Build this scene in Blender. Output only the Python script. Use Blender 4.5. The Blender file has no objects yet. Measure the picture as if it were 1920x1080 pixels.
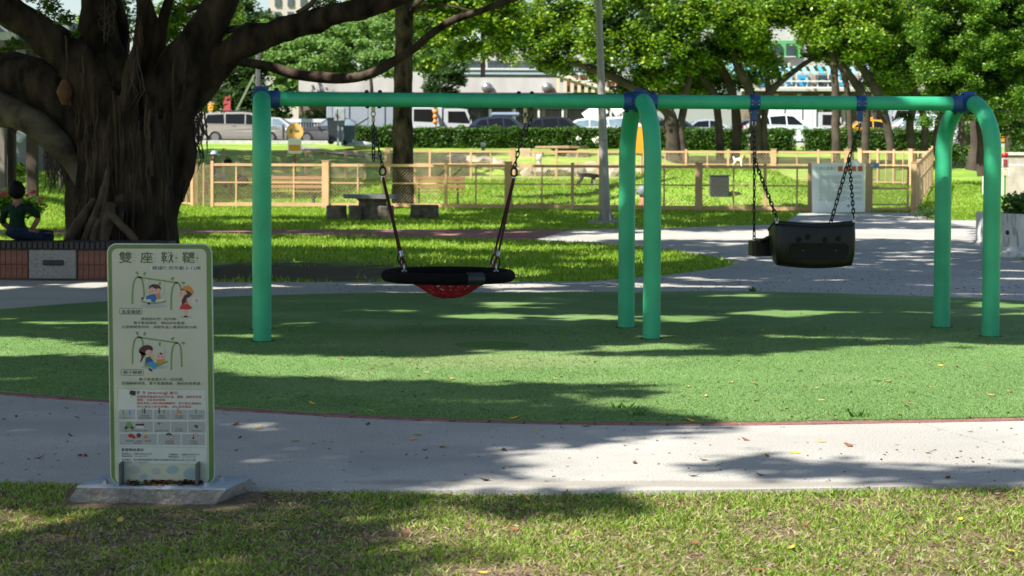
import bpy, bmesh, math, random
import numpy as np
from mathutils import Vector, Matrix, noise
from mathutils.geometry import tessellate_polygon
R = math.radians
random.seed(7)
rng = np.random.default_rng(11)
SC = bpy.context.scene
COL = SC.collection

# ------------------------------------------------------------------ camera
F = 70 / 36 * 1920; YC = 415.0; EYE = 1.62
PITCH = (415 - 285) / F; ROLL = 0.0042
CAMROT = Matrix.Rotation(math.pi / 2 - PITCH, 3, 'X') @ Matrix.Rotation(ROLL, 3, 'Z')
CAMPOS = Vector((0, 0, EYE))
cd = bpy.data.cameras.new('camera'); cam = bpy.data.objects.new('camera', cd); COL.objects.link(cam)
cd.lens = 70; cd.sensor_width = 36; cd.clip_end = 3000; cd.clip_start = .1
cd.shift_y = -(540 - YC) / 1920
cam.matrix_world = Matrix.Translation(CAMPOS) @ CAMROT.to_4x4()
cd.dof.use_dof = True; cd.dof.focus_distance = 12.5; cd.dof.aperture_fstop = 6.3
SC.camera = cam

# ------------------------------------------------------------------ sky, sun, exposure
SUN_H = Vector((-.80, -.60)); SUN_EL = R(48)
w = bpy.data.worlds.new('World'); SC.world = w; w.use_nodes = True
nt = w.node_tree; bg = nt.nodes['Background']
sky = nt.nodes.new('ShaderNodeTexSky'); sky.sky_type = 'NISHITA'; sky.sun_disc = False
sky.sun_elevation = SUN_EL; sky.sun_rotation = math.atan2(SUN_H.x, SUN_H.y)
sky.dust_density = 1.0
nt.links.new(sky.outputs[0], bg.inputs[0]); bg.inputs[1].default_value = .08
sl = bpy.data.lights.new('sun', 'SUN'); so = bpy.data.objects.new('sun', sl); COL.objects.link(so)
sl.energy = 5.0; sl.angle = R(.6); sl.color = (1, .94, .85)
sd = Vector((SUN_H.x * math.cos(SUN_EL), SUN_H.y * math.cos(SUN_EL), math.sin(SUN_EL)))
so.rotation_euler = sd.to_track_quat('Z', 'Y').to_euler()
so.location = (-30, -20, 40)
SC.view_settings.view_transform = 'Standard'; SC.view_settings.look = 'None'
SC.view_settings.exposure = 1.06; SC.view_settings.gamma = 1
SC.cycles.use_denoising = True
SC.cycles.max_bounces = 6; SC.cycles.transparent_max_bounces = 8
SUN_S = SUN_H / math.tan(SUN_EL)          # horizontal offset toward the sun per metre of height

# ------------------------------------------------------------------ pixel <-> world helpers (photo pixels, 1920 wide)
def ray(px, py): return CAMROT @ Vector(((px - 960) / F, (YC - py) / F, -1))
def G(px, py, z=0.0):
    d = ray(px, py); return CAMPOS + d * ((z - EYE) / d.z)
def P(px, py, Y):
    d = ray(px, py); return CAMPOS + d * (Y / d.y)
MI = CAMROT.transposed()
def proj(p):
    q = MI @ (Vector(p) - CAMPOS)
    if q.z > -.1: return (1e5, 1e5)
    return 960 + F * q.x / -q.z, YC - F * q.y / -q.z

# ------------------------------------------------------------------ terrain
def sm(a, b, t):
    t = np.clip((t - a) / (b - a), 0, 1); return t * t * (3 - 2 * t)
def ground(x, y):
    x = np.asarray(x, float); y = np.asarray(y, float)
    z = np.interp(y, [59, 68, 74, 80, 84, 87, 100, 106], [0, .42, .58, .64, .68, 1.05, 1.83, 2.05])
    z = z + .42 * sm(-5, -3, x) * (1 - sm(6, 8, x)) * sm(83.2, 85, y) * (1 - sm(86, 100, y))
    mx = sm(2.2, 5.2, x) * (1 - sm(8.3, 10.4, x))
    z = z + .75 * mx * sm(58, 65, y) * (1 - sm(66, 73, y))
    z = z + .5 * (1 - sm(-12.5, -10.2, x)) * sm(38, 54, y) * (1 - sm(66, 90, y))
    return z
def gz(x, y): return float(ground(x, y))

# ------------------------------------------------------------------ object helpers
def tag(o, label=None, cat=None, group=None, kind=None):
    if label: o['label'] = label
    if cat: o['category'] = cat
    if group: o['group'] = group
    if kind: o['kind'] = kind
    return o
def empty(name, loc=(0, 0, 0), rz=0.0, label=None, cat=None, group=None, kind=None):
    o = bpy.data.objects.new(name, None); COL.objects.link(o)
    o.empty_display_size = .1
    o.location = loc; o.rotation_euler = (0, 0, rz)
    return tag(o, label, cat, group, kind)
def link(name, me, parent=None, loc=(0, 0, 0), rot=(0, 0, 0)):
    o = bpy.data.objects.new(name, me); COL.objects.link(o)
    o.parent = parent; o.location = loc; o.rotation_euler = rot
    return o
def copy_tree(o, parent=None):
    c = o.copy(); COL.objects.link(c); c.parent = parent
    for ch in list(o.children): copy_tree(ch, c)
    return c

class MB:
    """collects shapes; build() links them as one mesh"""
    def __init__(s): s.v = []; s.f = []; s.m = []; s.cur = 0; s.sm = []
    def mat(s, i): s.cur = i; return s
    def add(s, vs, fs, smooth=False):
        b = len(s.v); s.v += [tuple(v) for v in vs]
        for f in fs: s.f.append([b + i for i in f]); s.m.append(s.cur); s.sm.append(smooth)
        return s
    def box(s, c, d, rz=0, M=None, bev=0):
        hx, hy, hz = d[0] / 2, d[1] / 2, d[2] / 2
        if bev > 0:
            b = min(bev, hx * .9, hy * .9, hz * .9)
            vs = []; 
            for sz in (-1, 1):
                for (ix, iy, iz) in ((0, 0, 0),):
                    pass
            # chamfered box: 24 verts
            P24 = []; idx = {}
            for sx in (-1, 1):
                for sy in (-1, 1):
                    for sz in (-1, 1):
                        for ax in range(3):
                            q = [sx * (hx - b), sy * (hy - b), sz * (hz - b)]
                            q[ax] = (sx * hx, sy * hy, sz * hz)[ax]
                            idx[(sx, sy, sz, ax)] = len(P24); P24.append(q)
            fs = []
            for ax in range(3):
                o1, o2 = [a for a in range(3) if a != ax]
                for sg in (-1, 1):
                    loop = []
                    for (a, b2) in ((-1, -1), (1, -1), (1, 1), (-1, 1)):
                        k = [0, 0, 0]; k[ax] = sg; k[o1] = a; k[o2] = b2
                        loop.append(idx[(*k, ax)])
                    fs.append(loop)
            for ax in range(3):
                o1, o2 = [a for a in range(3) if a != ax]
                for a in (-1, 1):
                    for b2 in (-1, 1):
                        k0 = [0, 0, 0]; k0[ax] = -1; k0[o1] = a; k0[o2] = b2
                        k1 = list(k0); k1[ax] = 1
                        fs.append([idx[(*k0, o1)], idx[(*k1, o1)], idx[(*k1, o2)], idx[(*k0, o2)]])
            for sx in (-1, 1):
                for sy in (-1, 1):
                    for sz in (-1, 1):
                        fs.append([idx[(sx, sy, sz, a)] for a in range(3)])
            vs = P24
        else:
            vs = [(x * hx, y * hy, z * hz) for z in (-1, 1) for (x, y) in ((-1, -1), (1, -1), (1, 1), (-1, 1))]
            fs = [(3, 2, 1, 0), (4, 5, 6, 7), (0, 1, 5, 4), (1, 2, 6, 5), (2, 3, 7, 6), (3, 0, 4, 7)]
        if M is None: M = Matrix.Rotation(rz, 3, 'Z')
        c = Vector(c)
        return s.add([c + M @ Vector(v) for v in vs], fs)
    def beam(s, p0, p1, w, h, up=(0, 0, 1)):
        p0 = Vector(p0); p1 = Vector(p1); d = p1 - p0; L = d.length; d.normalize()
        sd_ = d.cross(Vector(up))
        if sd_.length < 1e-4: sd_ = Vector((1, 0, 0))
        sd_.normalize(); u = sd_.cross(d)
        M = Matrix((d, sd_, u)).transposed()
        return s.box((p0 + p1) / 2, (L, w, h), M=M)
    def tube(s, path, r, n=10, caps=True, closed=False, smooth=True):
        path = [Vector(p) for p in path]; N = len(path)
        rs = r if hasattr(r, '__len__') else [r] * N
        vs = []; fs = []; prev = None
        for i, p in enumerate(path):
            if closed: t = path[(i + 1) % N] - path[i - 1]
            else: t = path[min(i + 1, N - 1)] - path[max(i - 1, 0)]
            t.normalize()
            if prev is None:
                a = Vector((0, 0, 1)) if abs(t.z) < .9 else Vector((1, 0, 0))
                prev = (a - t * a.dot(t)).normalized()
            else:
                prev = prev - t * prev.dot(t)
                if prev.length < 1e-6: prev = t.orthogonal()
                prev.normalize()
            b = t.cross(prev)
            for k in range(n):
                a = 2 * math.pi * k / n
                vs.append(p + (prev * math.cos(a) + b * math.sin(a)) * rs[i])
        M_ = N if closed else N - 1
        for i in range(M_):
            j = (i + 1) % N
            for k in range(n):
                k2 = (k + 1) % n
                fs.append((i * n + k, i * n + k2, j * n + k2, j * n + k))
        s.add(vs, fs, smooth)
        if caps and not closed:
            s.add(vs[:n], [tuple(range(n - 1, -1, -1))]); s.add(vs[-n:], [tuple(range(n))])
        return s
    def cyl(s, p0, p1, r0, r1=None, n=12, smooth=True):
        return s.tube([p0, p1], [r0, r0 if r1 is None else r1], n, smooth=smooth)
    def lathe(s, prof, c=(0, 0, 0), n=16, smooth=True):
        c = Vector(c); vs = []; fs = []
        for (r, z) in prof:
            for k in range(n):
                a = 2 * math.pi * k / n; vs.append(c + Vector((r * math.cos(a), r * math.sin(a), z)))
        for i in range(len(prof) - 1):
            for k in range(n):
                k2 = (k + 1) % n; fs.append((i * n + k, i * n + k2, (i + 1) * n + k2, (i + 1) * n + k))
        return s.add(vs, fs, smooth)
    def ball(s, c, r, n=12, m=8):
        rx, ry, rz = r if hasattr(r, '__len__') else (r, r, r)
        prof = [(math.sin(math.pi * i / m), -math.cos(math.pi * i / m)) for i in range(m + 1)]
        c = Vector(c); vs = []; fs = []
        for (q, z) in prof:
            for k in range(n):
                a = 2 * math.pi * k / n; vs.append(c + Vector((rx * max(q, 1e-3) * math.cos(a), ry * max(q, 1e-3) * math.sin(a), rz * z)))
        for i in range(m):
            for k in range(n):
                k2 = (k + 1) % n; fs.append((i * n + k, i * n + k2, (i + 1) * n + k2, (i + 1) * n + k))
        return s.add(vs, fs, True)
    def prism(s, pts, z0, z1, fn=None):
        """2-D outline (x,y) extruded z0..z1; fn maps (x,y,z)->point"""
        fn = fn or (lambda x, y, z: Vector((x, y, z)))
        a = sum(p[0] * q[1] - q[0] * p[1] for p, q in zip(pts, list(pts[1:]) + [pts[0]]))
        if a < 0: pts = list(pts)[::-1]
        n = len(pts)
        tri = tessellate_polygon([[Vector((p[0], p[1], 0)) for p in pts]])
        vs = [fn(p[0], p[1], z0) for p in pts] + [fn(p[0], p[1], z1) for p in pts]
        fs = []
        for t in tri:
            A, B, C_ = [pts[i] for i in t]
            cr = (B[0] - A[0]) * (C_[1] - A[1]) - (B[1] - A[1]) * (C_[0] - A[0])
            t = t if cr > 0 else t[::-1]
            fs.append([i + n for i in t]); fs.append([i for i in t[::-1]])
        for i in range(n): j = (i + 1) % n; fs.append((i, j, j + n, i + n))
        return s.add(vs, fs)
    def flat(s, pts, fn):
        tri = tessellate_polygon([[Vector((p[0], p[1], 0)) for p in pts]])
        fs = []
        for t in tri:
            A, B, C_ = [pts[i] for i in t]
            cr = (B[0] - A[0]) * (C_[1] - A[1]) - (B[1] - A[1]) * (C_[0] - A[0])
            fs.append(t if cr > 0 else t[::-1])
        return s.add([fn(*p) for p in pts], fs)
    def mesh(s, name, mats):
        me = bpy.data.meshes.new(name); me.from_pydata(s.v, [], s.f)
        for m in (mats if isinstance(mats, (list, tuple)) else [mats]): me.materials.append(m)
        me.polygons.foreach_set('material_index', s.m); me.polygons.foreach_set('use_smooth', s.sm)
        me.update(); return me
    def build(s, name, mats, parent=None, loc=(0, 0, 0), rot=(0, 0, 0)):
        return link(name, s.mesh(name, mats), parent, loc, rot)

def npmesh(name, V, nper, mat, smooth=False):
    """V: (N*nper,3) vertices, every nper verts are one face"""
    me = bpy.data.meshes.new(name); N = len(V) // nper
    me.vertices.add(len(V)); me.vertices.foreach_set('co', np.ascontiguousarray(V, np.float32).ravel())
    me.loops.add(len(V)); me.loops.foreach_set('vertex_index', np.arange(len(V), dtype=np.int32))
    me.polygons.add(N); me.polygons.foreach_set('loop_start', np.arange(0, len(V), nper, dtype=np.int32))
    me.polygons.foreach_set('loop_total', np.full(N, nper, np.int32))
    me.materials.append(mat); me.update(calc_edges=True)
    return me
def leaf_mesh(name, C, size, mat, up=.5, asp=.55, jit=.35):
    """one folded-free rhombus leaf per centre"""
    C = np.asarray(C, float); N = len(C)
    nrm = rng.normal(size=(N, 3)); nrm /= np.linalg.norm(nrm, axis=1)[:, None]
    nrm[:, 2] = np.abs(nrm[:, 2]) + up; nrm /= np.linalg.norm(nrm, axis=1)[:, None]
    t = rng.normal(size=(N, 3)); t -= nrm * (t * nrm).sum(1)[:, None]; t /= np.linalg.norm(t, axis=1)[:, None]
    b = np.cross(nrm, t)
    L = (size * (1 + jit * (rng.random(N) * 2 - 1)))[:, None] / 2
    W = L * asp
    V = np.empty((N, 4, 3))
    V[:, 0] = C - t * L; V[:, 1] = C - b * W + t * L * .1; V[:, 2] = C + t * L; V[:, 3] = C + b * W + t * L * .1
    return npmesh(name, V.reshape(-1, 3), 4, mat)
def in_clumps(cl, n, shell=.6):
    """points in a list of ellipsoids (cx,cy,cz,rx,ry,rz); weighted by volume**(2/3)"""
    cl = np.asarray(cl, float); wgt = (cl[:, 3] * cl[:, 4] * cl[:, 5]) ** (2 / 3); wgt /= wgt.sum()
    k = rng.choice(len(cl), n, p=wgt)
    d = rng.normal(size=(n, 3)); d /= np.linalg.norm(d, axis=1)[:, None]
    r = (1 - shell * rng.random(n) ** 1.4)[:, None]
    return cl[k, :3] + d * r * cl[k, 3:]
def sub_clumps(cl, n, rmin, rmax, flat=.7, shell=.55):
    c = in_clumps(cl, n, shell); r = rng.uniform(rmin, rmax, n)
    return np.column_stack([c, r, r, r * flat])

# ------------------------------------------------------------------ materials
def mat(name, col, rough=.75, var=.25, scale=6, bump=0., bscale=40, col2=None, metallic=0, spec=.5, detail=4, coat=0, lo=.3, hi=.7, stretch=None):
    m = bpy.data.materials.new(name); m.use_nodes = True; t = m.node_tree; b = t.nodes['Principled BSDF']
    b.inputs['Roughness'].default_value = rough; b.inputs['Metallic'].default_value = metallic
    b.inputs['Specular IOR Level'].default_value = spec
    if coat: b.inputs['Coat Weight'].default_value = coat; b.inputs['Coat Roughness'].default_value = .08
    tc = t.nodes.new('ShaderNodeTexCoord'); src = tc.outputs['Object']
    if stretch:
        mp = t.nodes.new('ShaderNodeMapping'); mp.inputs['Scale'].default_value = stretch
        t.links.new(src, mp.inputs[0]); src = mp.outputs[0]
    n = t.nodes.new('ShaderNodeTexNoise'); n.inputs['Scale'].default_value = scale; n.inputs['Detail'].default_value = detail
    t.links.new(src, n.inputs['Vector'])
    r = t.nodes.new('ShaderNodeValToRGB'); e = r.color_ramp.elements
    c2 = col2 or tuple(c * (1 - var) for c in col); c1 = col if col2 else tuple(min(1, c * (1 + var)) for c in col)
    e[0].position = lo; e[1].position = hi; e[0].color = (*c2, 1); e[1].color = (*c1, 1)
    t.links.new(n.outputs['Fac'], r.inputs[0]); t.links.new(r.outputs[0], b.inputs['Base Color'])
    if bump:
        n2 = t.nodes.new('ShaderNodeTexNoise'); n2.inputs['Scale'].default_value = bscale; n2.inputs['Detail'].default_value = 5
        t.links.new(src, n2.inputs['Vector'])
        bp = t.nodes.new('ShaderNodeBump'); bp.inputs['Strength'].default_value = bump; bp.inputs['Distance'].default_value = .02
        t.links.new(n2.outputs['Fac'], bp.inputs['Height']); t.links.new(bp.outputs[0], b.inputs['Normal'])
    return m
def leafmat(name, cols, trans=.45, rough=.5, gloss=.25):
    """leaf: random colour per leaf, diffuse + translucent + a little gloss"""
    m = bpy.data.materials.new(name); m.use_nodes = True; t = m.node_tree
    b = t.nodes['Principled BSDF']; out = t.nodes['Material Output']
    g = t.nodes.new('ShaderNodeNewGeometry'); r = t.nodes.new('ShaderNodeValToRGB'); e = r.color_ramp.elements
    while len(e) < len(cols): e.new(.5)
    for i, c in enumerate(cols): e[i].position = i / (len(cols) - 1); e[i].color = (*c, 1)
    t.links.new(g.outputs['Random Per Island'], r.inputs[0])
    t.links.new(r.outputs[0], b.inputs['Base Color']); b.inputs['Roughness'].default_value = rough
    b.inputs['Specular IOR Level'].default_value = gloss
    tr = t.nodes.new('ShaderNodeBsdfTranslucent'); mx = t.nodes.new('ShaderNodeMixShader'); mx.inputs[0].default_value = trans
    hs = t.nodes.new('ShaderNodeHueSaturation'); hs.inputs['Hue'].default_value = .485; hs.inputs['Saturation'].default_value = 1.1; hs.inputs['Value'].default_value = 1.5
    t.links.new(r.outputs[0], hs.inputs['Color']); t.links.new(hs.outputs[0], tr.inputs[0])
    t.links.new(b.outputs[0], mx.inputs[1]); t.links.new(tr.outputs[0], mx.inputs[2]); t.links.new(mx.outputs[0], out.inputs[0])
    return m
def plain(name, col, rough=.6, metallic=0, spec=.5, coat=0): return mat(name, col, rough, .06, 14, 0, metallic=metallic, spec=spec, coat=coat)
# ================================================================== GROUND AND PATHS
def speckle(name, base, dark, scale, amount=.5, bump=.3, big=.12, bigscale=.6, rough=.9, tint=None, tscale=.8, patches=()):
    """granular ground: fine two-tone grain, broad tonal drift, optional tint patches at places (x,y,rx,ry,colour)"""
    m = bpy.data.materials.new(name); m.use_nodes = True; t = m.node_tree; b = t.nodes['Principled BSDF']
    L = t.links.new; N = t.nodes.new
    tc = N('ShaderNodeTexCoord'); o = tc.outputs['Object']
    n1 = N('ShaderNodeTexNoise'); n1.inputs['Scale'].default_value = scale; n1.inputs['Detail'].default_value = 3; L(o, n1.inputs[0])
    r = N('ShaderNodeValToRGB'); e = r.color_ramp.elements; e[0].position = .5 - .22 * amount; e[1].position = .5 + .22 * amount
    e[0].color = (*dark, 1); e[1].color = (*base, 1); L(n1.outputs[0], r.inputs[0])
    n2 = N('ShaderNodeTexNoise'); n2.inputs['Scale'].default_value = bigscale; n2.inputs['Detail'].default_value = 6; L(o, n2.inputs[0])
    mr = N('ShaderNodeMapRange'); mr.inputs[1].default_value = .3; mr.inputs[2].default_value = .7; mr.inputs[3].default_value = 1 - big; mr.inputs[4].default_value = 1 + big
    L(n2.outputs[0], mr.inputs[0])
    mu = N('ShaderNodeMix'); mu.data_type = 'RGBA'; mu.blend_type = 'MULTIPLY'; mu.inputs[0].default_value = 1
    L(r.outputs[0], mu.inputs[6]); L(mr.outputs[0], mu.inputs[7]); col = mu.outputs[2]
    if tint:
        n3 = N('ShaderNodeTexNoise'); n3.inputs['Scale'].default_value = tscale; n3.inputs['Detail'].default_value = 8; n3.inputs['Roughness'].default_value = .65; L(o, n3.inputs[0])
        r3 = N('ShaderNodeValToRGB'); r3.color_ramp.elements[0].position = .5; r3.color_ramp.elements[1].position = .62; L(n3.outputs[0], r3.inputs[0])
        mt = N('ShaderNodeMix'); mt.data_type = 'RGBA'; L(r3.outputs[0], mt.inputs[0]); L(col, mt.inputs[6]); mt.inputs[7].default_value = (*tint, 1); col = mt.outputs[2]
    sx = N('ShaderNodeSeparateXYZ'); L(o, sx.inputs[0])
    def math_(op, a, b_=None):
        q = N('ShaderNodeMath'); q.operation = op
        for i, z in enumerate((a, b_)):
            if z is None: continue
            if isinstance(z, (int, float)): q.inputs[i].default_value = z
            else: L(z, q.inputs[i])
        return q.outputs[0]
    for (x, y, rx, ry, c) in patches:
        dx = math_('DIVIDE', math_('SUBTRACT', sx.outputs[0], x), rx); dy = math_('DIVIDE', math_('SUBTRACT', sx.outputs[1], y), ry)
        d = math_('ADD', math_('MULTIPLY', dx, dx), math_('MULTIPLY', dy, dy))
        n4 = N('ShaderNodeTexNoise'); n4.inputs['Scale'].default_value = 2.2; n4.inputs['Detail'].default_value = 7; n4.inputs['Roughness'].default_value = .7; L(o, n4.inputs[0])
        d = math_('ADD', d, math_('MULTIPLY', math_('SUBTRACT', n4.outputs[0], .5), 3.0))
        q = N('ShaderNodeMapRange'); q.inputs[1].default_value = 1.2; q.inputs[2].default_value = .4; q.inputs[3].default_value = 0; q.inputs[4].default_value = c[3] if len(c) > 3 else 1; L(d, q.inputs[0])
        mt = N('ShaderNodeMix'); mt.data_type = 'RGBA'; L(q.outputs[0], mt.inputs[0]); L(col, mt.inputs[6]); mt.inputs[7].default_value = (*c[:3], 1); col = mt.outputs[2]
    L(col, b.inputs['Base Color']); b.inputs['Roughness'].default_value = rough; b.inputs['Specular IOR Level'].default_value = .2
    bp = N('ShaderNodeBump'); bp.inputs['Strength'].default_value = bump; bp.inputs['Distance'].default_value = .01; L(n1.outputs[0], bp.inputs['Height']); L(bp.outputs[0], b.inputs['Normal'])
    return m

SOIL = (.085, .06, .04)
m_lawn = speckle('lawn_soil', (.24, .38, .05), (.13, .23, .03), 30, .9, .5, .25, .5, tint=(.31, .38, .09), tscale=.7,
                 patches=[(-3.2, 27.0, 2.5, 2.9, (*SOIL, .97)), (-5.6, 27.0, 2.4, 2.4, (*SOIL, .95)), (-.9, 26.0, 1.2, .9, (.10, .07, .045, .7)), (-1.6, 8.5, 1.1, .5, (*SOIL, .9)),
                          (-1.2, 9.3, .9, .22, (.07, .045, .028, .95)), (10.9, 47.5, .9, 2.2, (.2, .17, .12, .6))])
m_fore = speckle('foreground_soil', (.26, .19, .125), (.09, .062, .04), 60, .9, .8, .3, 1.2, tint=(.14, .14, .05), tscale=2.5)
m_path = speckle('washed_concrete', (.50, .487, .442), (.28, .275, .25), 85, .9, .5, .12, .7, tint=(.34, .335, .31), tscale=.9,
                 patches=[(-.4, 10.6, .5, .35, (.30, .29, .27, .5)), (1.6, 11.2, .7, .2, (.36, .35, .32, .5)), (-2.4, 11.6, .8, .4, (.30, .30, .29, .5)), (.6, 9.7, 1.8, .10, (.22, .19, .15, .5))])
m_plaza = speckle('grey_concrete', (.42, .41, .38), (.36, .35, .325), 50, .6, .2, .14, .5)
m_red = speckle('red_path_coating', (.33, .16, .15), (.23, .11, .105), 60, .8, .2, .12, .8)
m_turf = speckle('artificial_turf', (.15, .265, .08), (.085, .165, .045), 75, .9, .5, .16, .8, tint=(.19, .275, .105), tscale=.5,
                 patches=[(-.55, 16.7, 1.3, 1.0, (.185, .225, .10, .7)), (-.2, 15.2, .9, .5, (.2, .22, .1, .5)), (1.6, 17.6, .8, .4, (.16, .18, .08, .4))])
m_patch = speckle('newer_turf', (.10, .23, .04), (.06, .15, .025), 75, .9, .6, .1, .8)
m_brick = mat('edging_brick', (.21, .10, .085), .85, .3, 25, .3, 60)
m_asphalt = speckle('asphalt', (.075, .075, .08), (.045, .045, .05), 60, .8, .2, .15, .4)
m_kerb = mat('concrete_kerb', (.45, .45, .43), .85, .15, 4, .3, 40)

# one sheet of terrain out to the horizon
def axis(a, b, step, far, n):
    core = np.arange(a, b + 1e-6, step); g = np.geomspace(1, far, n)
    return np.concatenate([a - g[::-1], core, b + g])
xs = axis(-24, 24, .5, 900, 22); ys = np.concatenate([-np.geomspace(900, 2, 14), np.arange(0, 5, 1), np.arange(5, 112, .5), 112 + np.geomspace(1, 1400, 26)])
XX, YY = np.meshgrid(xs, ys); ZZ = ground(XX, YY) - .035
ZZ += .012 * (YY < 10.2)
def inside_px(pts_px, z=0): return [(G(a, b, z).x, G(a, b, z).y) for a, b in pts_px]
me = bpy.data.meshes.new('ground'); nx, ny = len(xs), len(ys)
V = np.column_stack([XX.ravel(), YY.ravel(), ZZ.ravel()])
i = np.arange(nx * ny).reshape(ny, nx); Q = np.stack([i[:-1, :-1], i[:-1, 1:], i[1:, 1:], i[1:, :-1]], -1).reshape(-1, 4)
me.from_pydata(V.tolist(), [], Q.tolist()); me.materials.append(m_lawn); me.materials.append(m_fore)
mi = np.where(V[Q].mean(1)[:, 1] < 10.3, 1, 0); me.polygons.foreach_set('material_index', mi.astype(np.int32))
me.polygons.foreach_set('use_smooth', [True] * len(Q))
tag(link('ground', me), 'grassy park ground with lawns and bare soil patches', 'ground', kind='structure')

def curve(pts, n=8):
    """Catmull-Rom through pixel points"""
    pts = [Vector((p[0], p[1])) for p in pts]; out = []
    for i in range(len(pts) - 1):
        a = pts[max(i - 1, 0)]; b = pts[i]; c = pts[i + 1]; d = pts[min(i + 2, len(pts) - 1)]
        for k in range(n):
            t = k / n
            out.append(.5 * ((2 * b) + (c - a) * t + (2 * a - 5 * b + 4 * c - d) * t * t + (3 * b - a - 3 * c + d) * t ** 3))
    return out + [pts[-1]]
def W(px): return [Vector((G(p[0], p[1]).x, G(p[0], p[1]).y)) for p in px]
turf_near = curve(W([(-500, 690), (-150, 718), (0, 736), (250, 754), (500, 770), (750, 783), (1000, 790.5), (1200, 793), (1400, 793), (1600, 790), (1919, 784), (2150, 775), (2500, 755)]), 10)
turf_far = curve(W([(2500, 610), (2200, 584), (1919, 566), (1700, 556), (1400, 548), (1200, 548.5), (1000, 550), (700, 551), (450, 557), (200, 567), (0, 582), (-200, 600), (-500, 640)]), 6)
mb = MB(); mb.prism([tuple(p) for p in turf_near + turf_far], -.05, .012)
tag(mb.build('playground_turf', m_turf), 'green artificial turf safety surface under the swings', 'turf', kind='structure')
# newer oval of turf under the nest swing
c = G(922, 650); mb = MB()
mb.prism([(c.x + .31 * math.cos(a) * (1 + .05 * math.sin(3 * a)), c.y + .28 * math.sin(a)) for a in np.linspace(0, 2 * math.pi, 30, endpoint=False)], .0125, .017)
tag(mb.build('turf_patch', m_patch), 'dark green oval turf patch below the nest swing', 'turf patch', kind='structure')

# washed concrete path in front, cast in slabs with open joints
grass_edge = curve(W([(-1300, 805), (-500, 868), (-150, 889), (0, 898), (480, 913), (1000, 920), (1500, 916), (1919, 906), (2200, 896), (2600, 875), (3500, 800)]), 6)
edge_in = [p + Vector((0, -.115)) for p in turf_near]
def xcut(poly, lo, hi):
    return [p for p in poly if lo < p.x < hi]
def at_x(poly, x):
    for a, b in zip(poly, poly[1:]):
        if (a.x - x) * (b.x - x) <= 0 and a.x != b.x: return a + (b - a) * ((x - a.x) / (b.x - a.x))
    return poly[0] if x < poly[0].x else poly[-1]
path = empty('path', label='pale washed concrete path between foreground grass and turf', cat='path', kind='structure')
# a joint runs from a point on the far edge to a point on the near edge
j1a, j1b = G(1722, 792), G(2100, 900); jl_a, jl_b = G(-330, 715), G(-480, 870)
def slab(xa_far, xa_near, xb_far, xb_near):
    far = [at_x(edge_in, xa_far)] + xcut(edge_in, xa_far, xb_far) + [at_x(edge_in, xb_far)]
    nr = [at_x(grass_edge, xa_near)] + xcut(grass_edge, xa_near, xb_near) + [at_x(grass_edge, xb_near)]
    b = MB(); b.prism([tuple(p) for p in nr] + [tuple(p) for p in far[::-1]], -.09, 0)
    b.build('slab', m_path, path)
slab(-4.6, -4.3, j1a.x - .008, j1b.x - .008)
slab(j1a.x + .008, j1b.x + .008, 5.2, 5.0)
# flush brick edging: every brick of the arc in view
be = empty('brick_edging', label='row of flush red bricks edging the artificial turf', cat='brick edging', kind='structure')
bb = MB(); bb.box((0, 0, 0), (.205, .1, .06), bev=.004); bme = bb.mesh('brick', m_brick)
acc = 0; last = turf_near[0]; mid = [p + Vector((0, -.057)) for p in turf_near]
acc = 0.0
for a, b in zip(mid, mid[1:]):
    seg = (b - a).length; d = (b - a).normalized()
    while acc < seg:
        p = a + d * acc
        if abs(p.x) < 4.0:
            link('brick', bme, be, (p.x, p.y, -.024 + random.uniform(-.003, .004)), (random.uniform(-.01, .01), random.uniform(-.01, .01), math.atan2(d.y, d.x) + random.uniform(-.03, .03)))
        acc += .213
    acc -= seg
# rear concrete plaza and red coated path
plaza_px = [(-500, 640), (-200, 602), (0, 584), (450, 559), (1000, 552), (1400, 550), (1919, 568), (2300, 592), (2300, 505), (1950, 495), (1852, 470), (1838, 413), (1750, 412), (1722, 398.5),
            (1500, 399), (1468, 420), (1250, 427), (1075, 429.5), (1003, 449), (1100, 454), (1250, 466), (1340, 481), (1384, 492), (1350, 502), (1250, 515), (1100, 527), (900, 529), (330, 528), (-200, 523), (-500, 530)]
pw = W(plaza_px)
mb = MB(); mb.prism([tuple(p) for p in pw], -.08, -.004)
tag(mb.build('plaza', m_plaza), 'grey concrete plaza behind the swings, strewn with specks', 'plaza', kind='structure')
mb = MB(); mb.prism([tuple(p) for p in W([(-500, 432), (330, 430), (700, 430), (1073, 429.5), (1001, 449.5), (850, 445), (700, 441.5), (330, 437), (-500, 440)])], -.08, -.002)
tag(mb.build('red_path', m_red), 'narrow dull red path across the rear lawn', 'path', kind='structure')
# street on the bank behind, its kerb and pavement strip
ROADZ = 2.05
mb = MB(); mb.box((0, 114.5, ROADZ - .06), (260, 17, .1)); tag(mb.build('road', m_asphalt), 'asphalt street behind the hedge full of parked cars', 'road', kind='structure')
mb = MB(); mb.box((0, 105.6, ROADZ - .02), (260, .6, .3)); tag(mb.build('kerb', m_kerb), 'pale kerb along the near side of the street', 'kerb', kind='structure')
mb = MB()
q = [P(560, 272, 101), P(640, 279, 96), P(720, 283, 92), P(720, 286, 91), P(630, 283, 94), P(545, 277, 99)]
mb.prism([(v.x, v.y) for v in q], 0, 0, fn=lambda x, y, z: Vector((x, y, gz(x, y) + .03)))
tag(mb.build('side_path', m_kerb), 'pale footpath strip crossing the bank beyond the dog park', 'path', kind='structure')

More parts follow.
